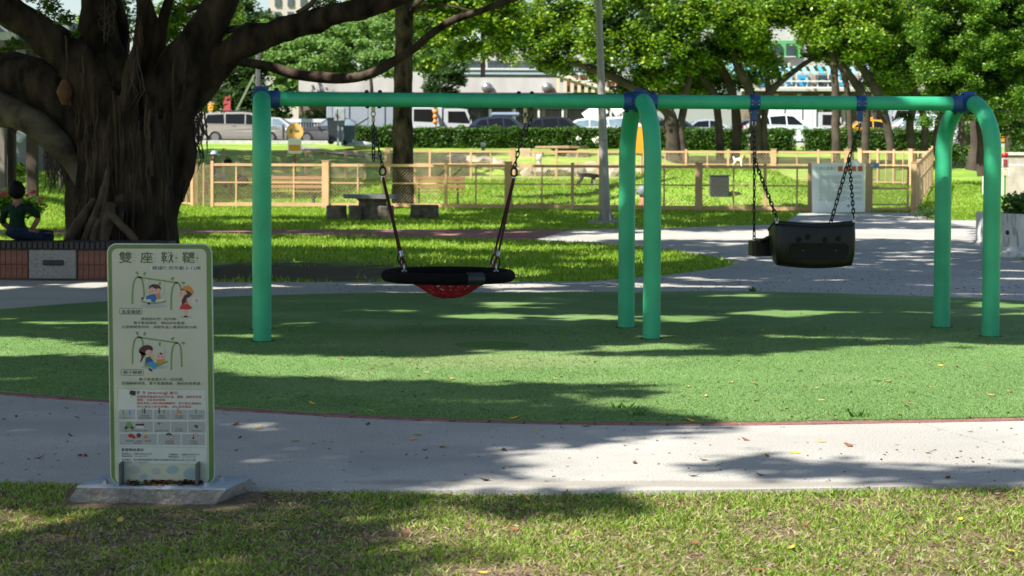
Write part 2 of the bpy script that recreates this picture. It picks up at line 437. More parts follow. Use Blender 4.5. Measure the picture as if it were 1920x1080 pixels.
# ================================================================== GRASS BLADES (stuff)
def pip(poly, x, y):
    """vectorised point in polygon"""
    c = np.zeros(len(x), bool); px = [p[0] for p in poly]; py = [p[1] for p in poly]; n = len(poly); j = n - 1
    for i in range(n):
        a = (py[i] > y) != (py[j] > y)
        with np.errstate(divide='ignore', invalid='ignore'):
            c ^= a & (x < (px[j] - px[i]) * (y - py[i]) / (py[j] - py[i] + 1e-12) + px[i])
        j = i
    return c
def vnoise(x, y, s, seed=0):
    """cheap smooth value noise 0..1"""
    r2 = np.random.default_rng(seed); T = r2.random((64, 64)); x = x * s; y = y * s
    xi = np.floor(x).astype(int); yi = np.floor(y).astype(int); fx = x - xi; fy = y - yi
    fx = fx * fx * (3 - 2 * fx); fy = fy * fy * (3 - 2 * fy)
    g = lambda a, b: T[a % 64, b % 64]
    return (g(xi, yi) * (1 - fx) + g(xi + 1, yi) * fx) * (1 - fy) + (g(xi, yi + 1) * (1 - fx) + g(xi + 1, yi + 1) * fx) * fy
def blades(name, x, y, z, h, wd, mat_, lean=.5, tri=False):
    N = len(x); a = rng.random(N) * 2 * math.pi; la = rng.random(N) * 2 * math.pi
    hh = h * (.55 + .9 * rng.random(N)); l = hh * lean * rng.random(N) * 1.6
    ca, sa = np.cos(a) * wd / 2, np.sin(a) * wd / 2
    tx, ty = np.cos(la) * l, np.sin(la) * l
    if tri:
        V = np.empty((N, 3, 3)); V[:, 0] = np.column_stack([x - ca, y - sa, z]); V[:, 1] = np.column_stack([x + ca, y + sa, z]); V[:, 2] = np.column_stack([x + tx, y + ty, z + hh])
        return npmesh(name, V.reshape(-1, 3), 3, mat_)
    V = np.empty((N, 4, 3))
    V[:, 0] = np.column_stack([x - ca, y - sa, z]); V[:, 1] = np.column_stack([x + ca, y + sa, z])
    V[:, 2] = np.column_stack([x + tx + ca * .35, y + ty + sa * .35, z + hh * .95]); V[:, 3] = np.column_stack([x + tx * .6 - ca, y + ty * .6 - sa, z + hh * .62])
    return npmesh(name, V.reshape(-1, 3), 4, mat_)
m_blade = leafmat('grass_blade', [(.08, .17, .015), (.13, .26, .022), (.19, .34, .035), (.27, .40, .06), (.38, .43, .13), (.40, .32, .17)], .4, .5, .3)
m_blade2 = leafmat('lawn_blade', [(.09, .19, .017), (.15, .29, .025), (.21, .36, .04), (.28, .41, .06), (.36, .42, .10)], .45, .5, .25)
m_turfb = leafmat('turf_fibre', [(.095, .185, .046), (.135, .25, .07), (.175, .295, .092), (.24, .345, .15)], .2, .5, .3)
# foreground lawn
N = 170000
y = 5.6 + (9.72 - 5.6) * rng.random(N) ** .8; x = (rng.random(N) * 2 - 1) * (.29 * y + .9)
ge = np.interp(x, [p.x for p in grass_edge], [p.y for p in grass_edge]); k = y < ge - .012
base_poly = W([(110, 946), (130, 908), (480, 905), (495, 920), (440, 950)])
dens = .10 + 1.35 * vnoise(x, y, 2.6, 3) * (.35 + 1.1 * vnoise(x, y, 9, 4))
dens *= 1 + 1.2 * (y > ge - .10)
dens *= 1 - .75 * np.exp(-(((x + 1.7) / .75) ** 2 + ((y - 8.45) / .35) ** 2))
dens *= 1 - .8 * np.exp(-(((x + 1.2) / .9) ** 2 + ((y - 9.2) / .16) ** 2))
dens *= 1 - .5 * np.exp(-(((x - 1.9) / .5) ** 2 + ((y - 7.9) / .6) ** 2))
k &= (rng.random(N) < dens) & ~pip(base_poly, x, y)
x, y = x[k], y[k]
hgt = .021 * (.6 + .8 * vnoise(x, y, 1.7, 8))
tag(link('foreground_grass', blades('foreground_grass', x, y, np.full(len(x), -.026) - .03 * (y > 9.85), hgt, .0072, m_blade, 1.2)), 'short patchy lawn grass across the foreground', 'grass', kind='stuff')
# lawns behind, thinner with distance
N = 330000
y = 24 + 52 * rng.random(N) ** 1.1; x = (rng.random(N) * 2 - 1) * (.27 * y + .8)
pwt = [tuple(p) for p in pw]; redp = [tuple(p) for p in W([(-500, 432), (330, 430), (1073, 429.5), (1001, 449.5), (700, 441.5), (330, 437), (-500, 440)])]
k = ~pip(pwt, x, y) & ~pip(redp, x, y)
dn = np.ones(N)
for (cx, cy, rx, ry, s_) in ((-3.2, 27.0, 2.5, 2.9, 1.), (-5.6, 27.0, 2.4, 2.4, 1.), (-.9, 26.0, 1.2, .9, .7)):
    dn *= 1 - s_ * np.clip(1.6 - (((x - cx) / rx) ** 2 + ((y - cy) / ry) ** 2) - 1.2 * (vnoise(x, y, 2, 9) - .5), 0, 1)
dn *= .45 + .55 * (vnoise(x, y, .9, 21) > .35)
front = y < 25.2
k &= (rng.random(N) < dn) & ~(front & (x < -4.2)); x, y = x[k], y[k]
tag(link('lawn_grass', blades('lawn_grass', x, y, ground(x, y) - .04, .055 + .0003 * y, .014 + .0005 * y, m_blade2, .8, True)), 'mown green grass on the lawns behind the swings', 'grass', kind='stuff')
# turf fibres where the turf is near enough to show them
N = 200000
y = 11.9 + 6.5 * rng.random(N) ** 1.4; x = (rng.random(N) * 2 - 1) * (.265 * y + .9)
k = pip([tuple(p) for p in turf_near + turf_far], x, y); k &= ~pip([(c.x + .31 * math.cos(a), c.y + .28 * math.sin(a)) for a in np.linspace(0, 6.28, 16)], x, y)
k &= rng.random(N) < 1 - .7 * np.exp(-(((x + .55) / 1.1) ** 2 + ((y - 16.5) / 1.0) ** 2))
x, y = x[k], y[k]
tag(link('turf_fibres', blades('turf_fibres', x, y, np.full(len(x), .011), .010, .0065, m_turfb, 1.2, True)), 'short plastic fibres of the artificial turf', 'turf fibres', kind='stuff')
# ================================================================== SWING FRAME
def wloc(o):
    v = Vector((0, 0, 0))
    while o is not None: v += o.location; o = o.parent
    return v
def build_w(mb, name, mats, parent):
    """geometry given in world coordinates; parents here are never rotated"""
    off = wloc(parent); mb.v = [(v[0] - off.x, v[1] - off.y, v[2] - off.z) for v in mb.v]
    return mb.build(name, mats, parent)
m_green = mat('green_swing_paint', (.032, .39, .19), .42, .14, 3.2, .08, 60, spec=.45, detail=9)
def chips(m, scale, thr, col):
    t = m.node_tree; N = t.nodes.new; L = t.links.new; b = t.nodes['Principled BSDF']; src = b.inputs['Base Color'].links[0].from_socket
    n = N('ShaderNodeTexNoise'); n.inputs['Scale'].default_value = scale; n.inputs['Detail'].default_value = 6; n.inputs['Roughness'].default_value = .7
    tc = N('ShaderNodeTexCoord'); L(tc.outputs['Object'], n.inputs['Vector']); r = N('ShaderNodeValToRGB'); r.color_ramp.elements[0].position = thr; r.color_ramp.elements[1].position = thr + .025
    L(n.outputs['Fac'], r.inputs[0]); mx = N('ShaderNodeMix'); mx.data_type = 'RGBA'; L(r.outputs[0], mx.inputs[0]); L(src, mx.inputs[6]); mx.inputs[7].default_value = (*col, 1); L(mx.outputs[2], b.inputs['Base Color'])
chips(m_green, 9, .70, (.03, .05, .035)); chips(m_green, 3.1, .71, (.07, .30, .19))
m_blue = mat('blue_collar_paint', (.006, .055, .20), .4, .12, 12, .04, 80)
m_blackp = mat('black_plastic', (.010, .010, .010), .38, .3, 20, .1, 90)
m_steel = mat('galvanised_steel', (.42, .42, .43), .35, .2, 40, .05, 80, metallic=.9)
m_brass = mat('yellow_zinc', (.42, .36, .2), .4, .2, 40, metallic=.8)
m_chain = mat('black_chain', (.007, .007, .007), .5, .35, 60, .2, 120, spec=.4)
m_rope = mat('dark_red_rope', (.05, .0085, .0085), .9, .3, 90, .6, 220)
m_netrope = mat('red_net_rope', (.50, .014, .028), .75, .3, 60, .5, 200)
m_wrap = mat('black_rope_wrap', (.0045, .0045, .005), .85, .4, 50, .8, 160, spec=.15)

feet = [((-2.109, 16.81), (-2.26, 17.90)), ((1.212, 17.19), (1.055, 18.28)), ((4.228, 17.535), (3.992, 18.44))]
TOPZ = 2.085; BZ = 2.072
frame = empty('swing_frame', (1.13, 17.74, 0), label='long green steel swing frame on three arches with blue collars', cat='swing frame')
tops = []
def arch_path(f, b, n=18, z0=-.1):
    f = Vector((*f, 0)); b = Vector((*b, 0)); mid = (f + b) / 2; r = (b - f).length / 2; d = (b - f).normalized()
    zc = TOPZ - r * .98
    pts = [Vector((f.x, f.y, z0)), Vector((f.x, f.y, .6)), Vector((f.x, f.y, zc - .35)), Vector((f.x, f.y, zc - .1))]
    for i in range(n + 1):
        a = math.pi * i / n; pts.append(mid - d * r * math.cos(a) + Vector((0, 0, zc + r * .98 * math.sin(a))))
    pts += [Vector((b.x, b.y, zc - .1)), Vector((b.x, b.y, zc - .35)), Vector((b.x, b.y, .6)), Vector((b.x, b.y, z0))]
    return pts, mid
LEGR = .0765; BR = .0625
for f, b in feet:
    pts, mid = arch_path(f, b); tops.append(Vector((mid.x, mid.y, BZ)))
    mb = MB(); mb.tube(pts, LEGR, 28); build_w(mb, 'arch', m_green, frame)
for a, b in ((tops[0], tops[1]), (tops[1], tops[2])):
    mb = MB(); mb.tube([a + (b - a) * t for t in (0, .25, .5, .75, 1)], BR, 28); build_w(mb, 'beam', m_green, frame)
bdir = [(tops[1] - tops[0]).normalized(), (tops[2] - tops[0]).normalized(), (tops[2] - tops[1]).normalized()]
for i, t in enumerate(tops):
    d = bdir[i]; lo = -.15 if i else -.07; hi = .15 if i < 2 else .07
    if i == 0: hi = .16
    if i == 2: lo = -.15
    mb = MB(); mb.tube([t + d * lo, t + d * (lo + .004), t + d * (hi - .004), t + d * hi], [BR + .006, BR + .013, BR + .013, BR + .006], 28)
    f, b = feet[i]; pts, mid = arch_path(f, b, 36)
    c_ = len(pts) // 2; mb.tube(pts[c_ - 3:c_ + 4], LEGR + .009, 28)
    # flange ribs clamped over the top
    mb.box(t + Vector((0, 0, LEGR + .018)), (.13, .05, .03), rz=math.atan2(d.y, d.x), bev=.008)
    col = build_w(mb, 'collar', m_blue, frame)
    for (u, vz) in ((lo + .03, BR + .018), (hi - .03, BR + .018), (lo + .03, -BR - .018), (hi - .03, -BR - .018)):
        b_ = MB(); b_.ball(t + d * u + Vector((0, 0, vz)), (.022, .022, .02), 10, 6); build_w(b_, 'bolt_cap', m_blackp, col)
def on_beam(px):
    """point on the beam axis that appears at this pixel column"""
    a, b = (tops[0], tops[1]) if px < 1205 else (tops[1], tops[2])
    lo, hi = 0., 1.
    for _ in range(40):
        m_ = (lo + hi) / 2
        if proj(a + (b - a) * m_)[0] < px: lo = m_
        else: hi = m_
    return a + (b - a) * lo, (b - a).normalized()
m_ring = plain('dark_turf_cut', (.02, .028, .014), .95)
for fb2 in feet:
    for q in fb2:
        mb = MB(); n = 28; rr = [LEGR + .014 + .03 * abs(noise.noise(Vector((q[0] * 3 + math.cos(2 * math.pi * k / n) * 1.2, q[1] * 3 + math.sin(2 * math.pi * k / n) * 1.2, 0)))) for k in range(n)]
        mb.prism([(q[0] + rr[k] * math.cos(2 * math.pi * k / n), q[1] + rr[k] * math.sin(2 * math.pi * k / n)) for k in range(n)], .0123, .0165); build_w(mb, 'ground_collar', m_ring, frame)
# hangers for the nest swing (eye bolt) and blue clamps for the bucket swing
nest_h = []
for px in (700, 985):
    p, d = on_beam(px); mb = MB()
    for u in (-.058, .058):
        mb.ball(p + d * u + Vector((0, 0, BR + .008)), (.02, .02, .016), 10, 6)
        mb.ball(p + d * u * .9 + Vector((0, 0, -BR - .004)), (.018, .018, .01), 10, 6)
    h = build_w(mb, 'hanger_bolt', m_blackp, frame)
    mb = MB(); mb.box(p + Vector((0, 0, -BR - .022)), (.034, .034, .05), rz=math.atan2(d.y, d.x), bev=.006); mb.tube([p + d * (.018 * math.cos(a)) + Vector((0, 0, -BR - .062 + .02 * math.sin(a))) for a in np.linspace(0, 2 * math.pi, 12, endpoint=False)], .006, 6, closed=True)
    mb.box(p + Vector((0, 0, -BR - .112)), (.03, .03, .055), rz=math.atan2(d.y, d.x), bev=.007)
    build_w(mb, 'swivel', m_brass, h)
    nest_h.append(p + Vector((0, 0, -BR - .13)))
buck_h = []
for px in (1414, 1613):
    p, d = on_beam(px); rz = math.atan2(d.y, d.x); mb = MB()
    mb.tube([p - d * .045, p - d * .043, p + d * .043, p + d * .045], [BR + .002, BR + .009, BR + .009, BR + .002], 28)
    mb.box(p + Vector((0, 0, -BR - .05)), (.05, .03, .11), rz=rz, bev=.008)
    cl = build_w(mb, 'hanger_clamp', m_blue, frame)
    n = Vector((d.y, -d.x, 0)); mb = MB()
    for u in (-.03, .03):
        for vz in (.012, -.022): mb.ball(p + d * u + n * (math.sqrt((BR + .009) ** 2 - vz * vz)) + Vector((0, 0, vz)), .007, 8, 5)
        mb.ball(p + d * (u * 1.05) + Vector((0, 0, -BR - .03)) + n * .012, .008, 8, 5)
    build_w(mb, 'rivet', m_steel, cl)
    mb = MB(); mb.tube([p + d * (.016 * math.cos(a)) + Vector((0, 0, -BR - .125 + .026 * math.sin(a))) for a in np.linspace(0, 2 * math.pi, 14, endpoint=False)], .005, 6, closed=True)
    build_w(mb, 'shackle', m_steel, cl)
    buck_h.append(p + Vector((0, 0, -BR - .15)))

# ------------------------------------------------------------------ chains: every link a sub-part sharing one mesh
def link_mesh(L=.062, W_=.026, r=.0055):
    b = MB(); pts = []
    for k in range(12):
        a = 2 * math.pi * k / 12; x = math.cos(a) * W_ / 2; z = math.sin(a) * W_ / 2 + (L / 2 - W_ / 2) * (1 if math.sin(a) > 1e-6 else -1 if math.sin(a) < -1e-6 else 0)
        pts.append((x, 0, z))
    b.tube(pts, r, 6, closed=True); return b
LINK = link_mesh().mesh('link', m_chain)
def chain(parent, a, b, name='chain', rz0=0.0):
    a = Vector(a); b = Vector(b); o = bpy.data.objects.new(name, None); COL.objects.link(o); o.empty_display_size = .05
    o.parent = parent; o.location = a - wloc(parent)
    d = b - a; n = max(2, round(d.length / .05)); q = d.normalized().to_track_quat('Z', 'Y')
    for i in range(n):
        l = link('link', LINK, o, d * ((i + .5) / n)); l.rotation_mode = 'QUATERNION'
        l.rotation_quaternion = q @ Matrix.Rotation(rz0 + (R(75) if i % 2 else R(12)), 3, 'Z').to_quaternion()
    return o

# ================================================================== NEST SWING
RC = (P(840.5, 516.5, 17.60)); ringR = .545; tubeR = .049
nest = empty('nest_swing', RC, label='black round nest swing seat with red net, hung from the green frame', cat='nest swing')
bd = bdir[0]; bn = Vector((-bd.y, bd.x, 0))
def ringpt(a, r=ringR, z=0): return RC + bd * (r * math.cos(a)) + bn * (r * math.sin(a)) + Vector((0, 0, z))
mb = MB(); K = 220
pts = [ringpt(2 * math.pi * k / K) for k in range(K)]
mb.tube(pts, [tubeR * (1 + .03 * (k % 2)) for k in range(K)], 12, closed=True); build_w(mb, 'ring', m_wrap, nest)
mb = MB(); mb.tube([ringpt(a) for a in np.linspace(-1.36, -1.09, 9)], tubeR + .006, 14); build_w(mb, 'joint_sleeve', mat('dull_vinyl', (.018, .019, .022), .35, .2, 30), nest)
mb = MB()
def bowl(u): return float(np.interp(u, [0, .16, .31, .42, .52, .65, .8, 1], [-.19, -.18, -.155, -.122, -.086, -.056, -.04, -.03]))
for j, u in enumerate((.16, .33, .5, .68, .86)):
    n = 30; path_ = [ringpt(2 * math.pi * (k + .5 * (j % 2)) / n, (ringR - .05) * (u + (.035 if k % 2 else -.035)), bowl(u + (.035 if k % 2 else -.035))) for k in range(n)]
    mb.tube(path_, .0135, 6, closed=True)
for k in range(10):
    a = 2 * math.pi * k / 10
    for sgn in (1, -1):
        mb.tube([ringpt(a + sgn * .42 * (1 - u), (ringR - .045) * u, bowl(u) + .006 * sgn) for u in (.08, .2, .3, .42, .52, .65, .8, .9)], .0125, 6, caps=False)
build_w(mb, 'net', m_netrope, nest)
for side, (h, (tpx, tpy), ends) in enumerate(((nest_h[0], (719, 320), ((757.5, 497, -1), (752, 489, 1))), (nest_h[1], (964, 322), ((930, 495, -1), (923.5, 487, 1))))):
    T = P(tpx, tpy, 17.62)
    T.y = h.y + (RC.y - h.y) * .3
    chain(nest, h + Vector((0, 0, -.01)), T + Vector((0, 0, .03)))
    mb = MB(); mb.tube([T + bd * (.026 * math.cos(a) * (1 - .25 * math.sin(a))) + Vector((0, 0, .04 * math.sin(a))) for a in np.linspace(0, 2 * math.pi, 14, endpoint=False)], .009, 8, closed=True); build_w(mb, 'thimble', m_chain, nest)
    mb = MB(); mb.cyl(T + Vector((0, 0, -.045)), T + Vector((0, 0, -.085)), .017, n=10); build_w(mb, 'ferrule', m_steel, nest)
    for (ex, ey, sg) in ends:
        E = min((ringpt(sg * a, ringR, tubeR + .01) for a in np.linspace(.02, 3.12, 400)), key=lambda v: abs(proj(v)[0] - ex))
        top = T + Vector((0, 0, -.05)); tip = E + Vector((0, 0, .055))
        mb = MB(); k_ = [top + (tip - top) * t for t in (0, .25, .5, .75, .84, .87)]
        mb.tube(k_, [.0135, .0125, .0115, .0105, .010, .010], 8); rope = build_w(mb, 'rope', m_rope, nest)
        e0 = k_[-1]; dd = (tip - top).normalized()
        mb = MB(); mb.cyl(e0 - dd * .02, e0 + dd * .03, .016, n=10); build_w(mb, 'crimp', m_steel, rope)
        mb = MB(); mid_ = (e0 + dd * .03 + E) / 2; rr = (e0 - E).length / 2 * .7
        mb.tube([mid_ + bd * (.022 * math.cos(a)) + dd * (rr * math.sin(a)) for a in np.linspace(0, 2 * math.pi, 12, endpoint=False)], .008, 6, closed=True); build_w(mb, 'rope_eye', m_rope, rope)
        mb = MB(); mb.tube([E + Vector((0, 0, .03)) + bn * (.018 * math.cos(a)) + Vector((0, 0, .034 * math.sin(a))) for a in np.linspace(0, 2 * math.pi, 12, endpoint=False)], .0075, 6, closed=True)
        mb.tube([E + bd * .02 + Vector((0, 0, .0)), E + Vector((0, 0, .014)), E - bd * .02], .008, 6); build_w(mb, 'shackle', m_steel, nest)
chain(nest, nest_h[0] + Vector((.0, -.02, -.03)), nest_h[0] + Vector((.005, -.03, -.34)), 'spare_chain')
chain(nest, nest_h[1] + Vector((.07, -.01, .07)), nest_h[1] + Vector((-.005, -.02, -.12)), 'spare_chain')

# ================================================================== BUCKET (FACE TO FACE) SWING
m_rub = mat('black_moulded_rubber', (.0045, .0042, .0042), .36, .6, 7, .12, 45, spec=.32)
m_fin_ = plain('dull_bolt', (.08, .08, .085), .5, metallic=.5)
m_rub2 = mat('black_recess', (.0025, .0025, .0025), .5, .2, 20, spec=.2)
bx = P(1531, 460, 17.30)
bsw = empty('double_seat_swing', bx, label='black face to face swing with moulded bucket seat and flat seat on chains', cat='swing')
bd2 = bdir[2]; yaw = math.atan2(bd2.y, bd2.x)
def bp_(u, v, z): return bx + bd2 * u + Vector((-bd2.y, bd2.x, 0)) * v + Vector((0, 0, z))
# bucket shell: U in plan, panel heights vary; front face toward the camera
mb = MB(); nU, nV = 40, 10; Wd = .355; Dp = .36; th = .03
def plan(t):
    """t -1..1 along the U, returns (u,v)"""
    s_ = t * 1.75; c_ = 3.2
    a = s_
    if abs(a) <= 1:
        x = a; 
        u = math.copysign(abs(x) ** 1.0, x) * (Wd - .05) / 1.0
        v = .015 * x * x
        k = abs(x)
        return u, v
    e = abs(a) - 1; u = (Wd - .05) + .05 * math.sin(min(1, e / .25) * math.pi / 2) - .02 * max(0, e - .25)
    v = .015 + .05 * (1 - math.cos(min(1, e / .25) * math.pi / 2)) + max(0, e - .25) * .62
    return math.copysign(u, a), v
outer = []; inner = []
for iv in range(nV + 1):
    f_ = iv / nV
    for iu in range(nU + 1):
        t = -1 + 2 * iu / nU; u, v = plan(t)
        e = max(0, abs(t * 1.75) - 1)
        top = .195 - .022 * math.exp(-((t * 1.75) / .8) ** 2) - .07 * sm(.3, .75, e)
        bot = -.160 - .042 * math.cos(min(1.3, abs(t * 1.75)) * 1.0) + .09 * sm(.3, .75, e)
        z = float(bot + (top - bot) * f_)
        tuck = .95 + .05 * math.sin(min(1, f_ * 2.2) * math.pi / 2)
        bul = .02 * math.sin(f_ * math.pi)
        outer.append(bp_(u * tuck, v * (1 if e else 1) - bul + (1 - tuck) * .35, z))
        inner.append(bp_(u * tuck * .93, v + th - bul + (1 - tuck) * .35, z + (.006 if f_ < 1 else 0)))
fs = []; n1 = nU + 1; T_ = len(outer)
for iv in range(nV):
    for iu in range(nU):
        a = iv * n1 + iu; fs.append((a, a + 1, a + 1 + n1, a + n1)); fs.append((T_ + a, T_ + a + n1, T_ + a + 1 + n1, T_ + a + 1))
for iu in range(nU):
    a = iu; fs.append((a, T_ + a, T_ + a + 1, a + 1)); a = nV * n1 + iu; fs.append((a, a + 1, T_ + a + 1, T_ + a))
for iv in range(nV):
    a = iv * n1; fs.append((a, a + n1, T_ + a + n1, T_ + a)); a = iv * n1 + nU; fs.append((a, T_ + a, T_ + a + n1, a + n1))
mb.add(outer + inner, fs, True)
# bottom pan
pan = [bp_(plan(t)[0] * .86, plan(t)[1] + .05, -.17 + .012 * abs(t)) for t in np.linspace(-1, 1, 17)]
mb.add(pan + [p + Vector((0, 0, .03)) for p in pan], [tuple(range(16, -1, -1)), tuple(range(17, 34))] + [(i, (i + 1) % 17, 17 + (i + 1) % 17, 17 + i) for i in range(17)])
shell = build_w(mb, 'bucket_shell', m_rub, bsw)
# rim bead along the top edge
mb = MB(); mb.tube([(outer[nV * n1 + k] + inner[nV * n1 + k]) / 2 for k in range(n1)], .02, 8); build_w(mb, 'rim', m_rub, shell)
# oblong recess plate with two bolts, scuffs and holes
def front(u, z, off=0.0): return bp_(u, -.012 - off + .015 * (u / Wd) ** 2, z)
mb = MB(); ob = [(.21 * (1 if math.cos(a) > 0 else -1) + .055 * math.cos(a), -.048 + .055 * math.sin(a)) for a in np.linspace(.01, 2 * math.pi + .01, 32, endpoint=False)]
mb.prism(ob, 0, .016, fn=lambda x, y, z: front(x + .015, y, z + .004)); slot = build_w(mb, 'slot_plate', m_rub2, shell)
mb = MB(); mb.tube([front(x * 1.03 + .015, (y + .048) * 1.12 - .048, .012) for x, y in ob], .009, 6, closed=True); build_w(mb, 'slot_rim', m_rub, shell)
for u in (-.125, .165):
    mb = MB(); mb.ball(front(u, -.045, .020), (.008, .004, .008), 8, 5); build_w(mb, 'bolt', m_fin_, slot)
for (u, z) in ((-.08, .075), (.07, .05), (-.16, .05), (.19, .06)):
    mb = MB(); mb.lathe([(.001, .0), (.016, .0), (.02, .004), (.023, 0)], (0, 0, 0), 12)
    M3 = Matrix.Rotation(math.pi / 2, 3, 'X'); mb.v = [tuple(front(u, z, .016) + Matrix.Rotation(yaw, 3, 'Z') @ (M3 @ Vector(v))) for v in mb.v]
    build_w(mb, 'drain_hole', m_rub2, shell)
# flat adult seat behind
mb = MB()
def seatpt(px, py, Y): return P(px, py, Y)
sc_ = P(1482, 464, 17.82); hw = .36
so_ = [(-hw, -.06), (-hw + .03, -.09), (hw - .03, -.09), (hw, -.06), (hw, .11), (hw - .03, .14), (-hw + .03, .14), (-hw, .11)]
mb.prism(so_, -.075, .06, fn=lambda x, y, z: sc_ + bd2 * x + Vector((-bd2.y, bd2.x, 0)) * y + Vector((0, 0, z)))
seat = build_w(mb, 'flat_seat', m_rub, bsw)
mb = MB(); mb.prism([(x * .9, y * .86 + .004) for x, y in so_], .0605, .078, fn=lambda x, y, z: sc_ + bd2 * x + Vector((-bd2.y, bd2.x, 0)) * y + Vector((0, 0, z)))
build_w(mb, 'seat_pad', mat('blue_black_pad', (.02, .024, .035), .3, .2, 20), seat)
# bar joining the two seats, seen as the tab left of the bucket
mb = MB()
for u in (-.30, .30): mb.tube([bp_(u - .02, .12, .10), bp_(u - .04, .3, .06), sc_ + bd2 * (u * .95) + Vector((0, 0, .04))], .022, 10)
build_w(mb, 'tie_bar', m_rub, bsw)
pads = [(bp_(-.345, .03, .205), sc_ + bd2 * -.33 + Vector((0, 0, .07))), (bp_(.335, .03, .215), sc_ + bd2 * .33 + Vector((0, 0, .07)))]
for (hk, (jx, jy), (pb, pa)) in zip(buck_h, ((1420, 300), (1601, 300)), pads):
    J = P(jx, jy, 17.62); J.y = hk.y - .02
    chain(bsw, hk, J + Vector((0, 0, .015)))
    mb = MB(); mb.box(J, (.035, .03, .05), rz=yaw, bev=.01); build_w(mb, 'joiner', m_chain, bsw)
    chain(bsw, J + Vector((.004, -.012, -.02)), pb + Vector((0, 0, .03)), rz0=.3)
    chain(bsw, J + Vector((-.004, .012, -.02)), pa + Vector((0, 0, .03)), rz0=.9)
    for e in (pb, pa):
        mb = MB(); mb.tube([e + bd2 * (.012 * math.cos(a)) + Vector((0, 0, .015 + .02 * math.sin(a))) for a in np.linspace(0, 2 * math.pi, 10, endpoint=False)], .005, 6, closed=True)
        mb.cyl(e + Vector((0, 0, -.015)), e + Vector((0, 0, .002)), .015, n=10); build_w(mb, 'shackle', m_steel, bsw)

# ================================================================== INFORMATION SIGN
SZ = .06; SY = (EYE - SZ) * F / (905 - 285 - .0042 * -660) ; SPX = F / SY
SO = G(304.5, 905, SZ)
sign = empty('info_sign', (SO.x, SO.y, 0), label='tall upright swing rules sign with green border on a low plinth', cat='sign')
def S(px, py, off=0.0): return Vector(((px - 304.5) / SPX, -off, SZ + (905 - py) / SPX))
def lean(py): return (py - 458) * .0118
m_sgreen = mat('sign_green', (.10, .20, .045), .35, .1, 6)
m_cream = mat('sign_cream', (.50, .525, .385), .32, .06, 3, col2=(.43, .46, .325))
m_edge = mat('sign_edge', (.45, .5, .4), .4)
def P_(name, c): return plain(name, c, .4)
k_green = P_('print_green', (.055, .10, .03)); k_mid = P_('print_mid_green', (.16, .27, .09)); k_red = P_('print_red', (.40, .02, .02)); k_white = P_('print_pale', (.50, .55, .46))
k_grey = P_('print_grey', (.34, .36, .33)); k_hair = P_('print_brown', (.05, .015, .012)); k_skin = P_('print_skin', (.62, .36, .27)); k_blue = P_('print_blue', (.02, .12, .36)); k_yel = P_('print_yellow', (.6, .42, .1))
k_org = P_('print_orange', (.55, .22, .03)); k_shad = P_('print_shadow', (.36, .39, .33)); k_pink = P_('print_pink', (.5, .12, .17)); k_navy = P_('print_navy', (.03, .06, .14)); k_cyan = P_('print_cyan', (.02, .28, .5)); k_teal = P_('print_teal', (.26, .38, .36))
PAL = [k_green, k_mid, k_red, k_white, k_grey, k_hair, k_skin, k_blue, k_yel, k_org, k_shad, k_pink, k_navy, k_cyan, k_teal]
GRN, MID, RED, WHT, GRY, HAIR, SKN, BLU, YEL, ORG, SHD, PNK, NVY, CYN, TEA = range(15)
def rrect(x0, y0, x1, y1, r, ln=True, n=6):
    pts = []
    for (cx, cy, a0) in ((x1 - r, y1 - r, 0), (x0 + r, y1 - r, 90), (x0 + r, y0 + r, 180), (x1 - r, y0 + r, 270)):
        for k in range(n + 1):
            a = R(a0 + 90 * k / n); px, py = cx + r * math.cos(a), cy + r * math.sin(a)
            pts.append((px + (lean(py) if ln else 0), py))
    return pts
def lay(mb, pts, off, dep=.0003, ln=False):
    """flat print: outline in photo pixels laid on the face"""
    n0 = len(mb.v)
    mb.flat([(p[0], -p[1]) for p in pts], lambda x, y: S(x, -y, off))
    return mb
# board, rim and face
mb = MB(); pts = rrect(204.5, 458, 396.5, 905, 16)
mb.prism([(p[0], -p[1]) for p in pts], 0, 1, fn=lambda x, y, z: S(x, -y, .012 - z * .024)); board = mb.build('board', m_sgreen, sign)
mb = MB(); mb.tube([S(p[0], p[1], .004) for p in pts], .006, 6, closed=True); mb.build('edge_trim', m_edge, board)
mb = MB(); mb.prism([(p[0], -p[1]) for p in rrect(211.5, 465.5, 388, 905, 11)], 0, 1, fn=lambda x, y, z: S(x, -y, .0128 - z * .002)); face = mb.build('face_panel', m_cream, board)
F0 = .0129
def strip(mb, pts, wpx, off=F0 + .0004):
    pts = [Vector(p) for p in pts]; L_, R_ = [], []
    for i, p in enumerate(pts):
        t = (pts[min(i + 1, len(pts) - 1)] - pts[max(i - 1, 0)]).normalized(); nn = Vector((-t.y, t.x)) * wpx / 2
        L_.append(p + nn); R_.append(p - nn)
    vs = [S(p.x, p.y, off) for p in L_] + [S(p.x, p.y, off) for p in R_]; n = len(pts)
    a = (pts[-1] - pts[0])
    return mb.add(vs, [(i, i + 1, n + i + 1, n + i)[::-1] for i in range(n - 1)])
def ell(mb, cx, cy, rx, ry, off, a0=0, a1=360, n=18, rot=0):
    pts = [(cx + rx * math.cos(R(a)) * math.cos(R(rot)) - ry * math.sin(R(a)) * math.sin(R(rot)), cy + rx * math.cos(R(a)) * math.sin(R(rot)) + ry * math.sin(R(a)) * math.cos(R(rot))) for a in np.linspace(a0, a1, n, endpoint=(a1 - a0) < 360)]
    return lay(mb, pts, off)
def poly(mb, pts, off): return lay(mb, pts, off)
_fc = {}
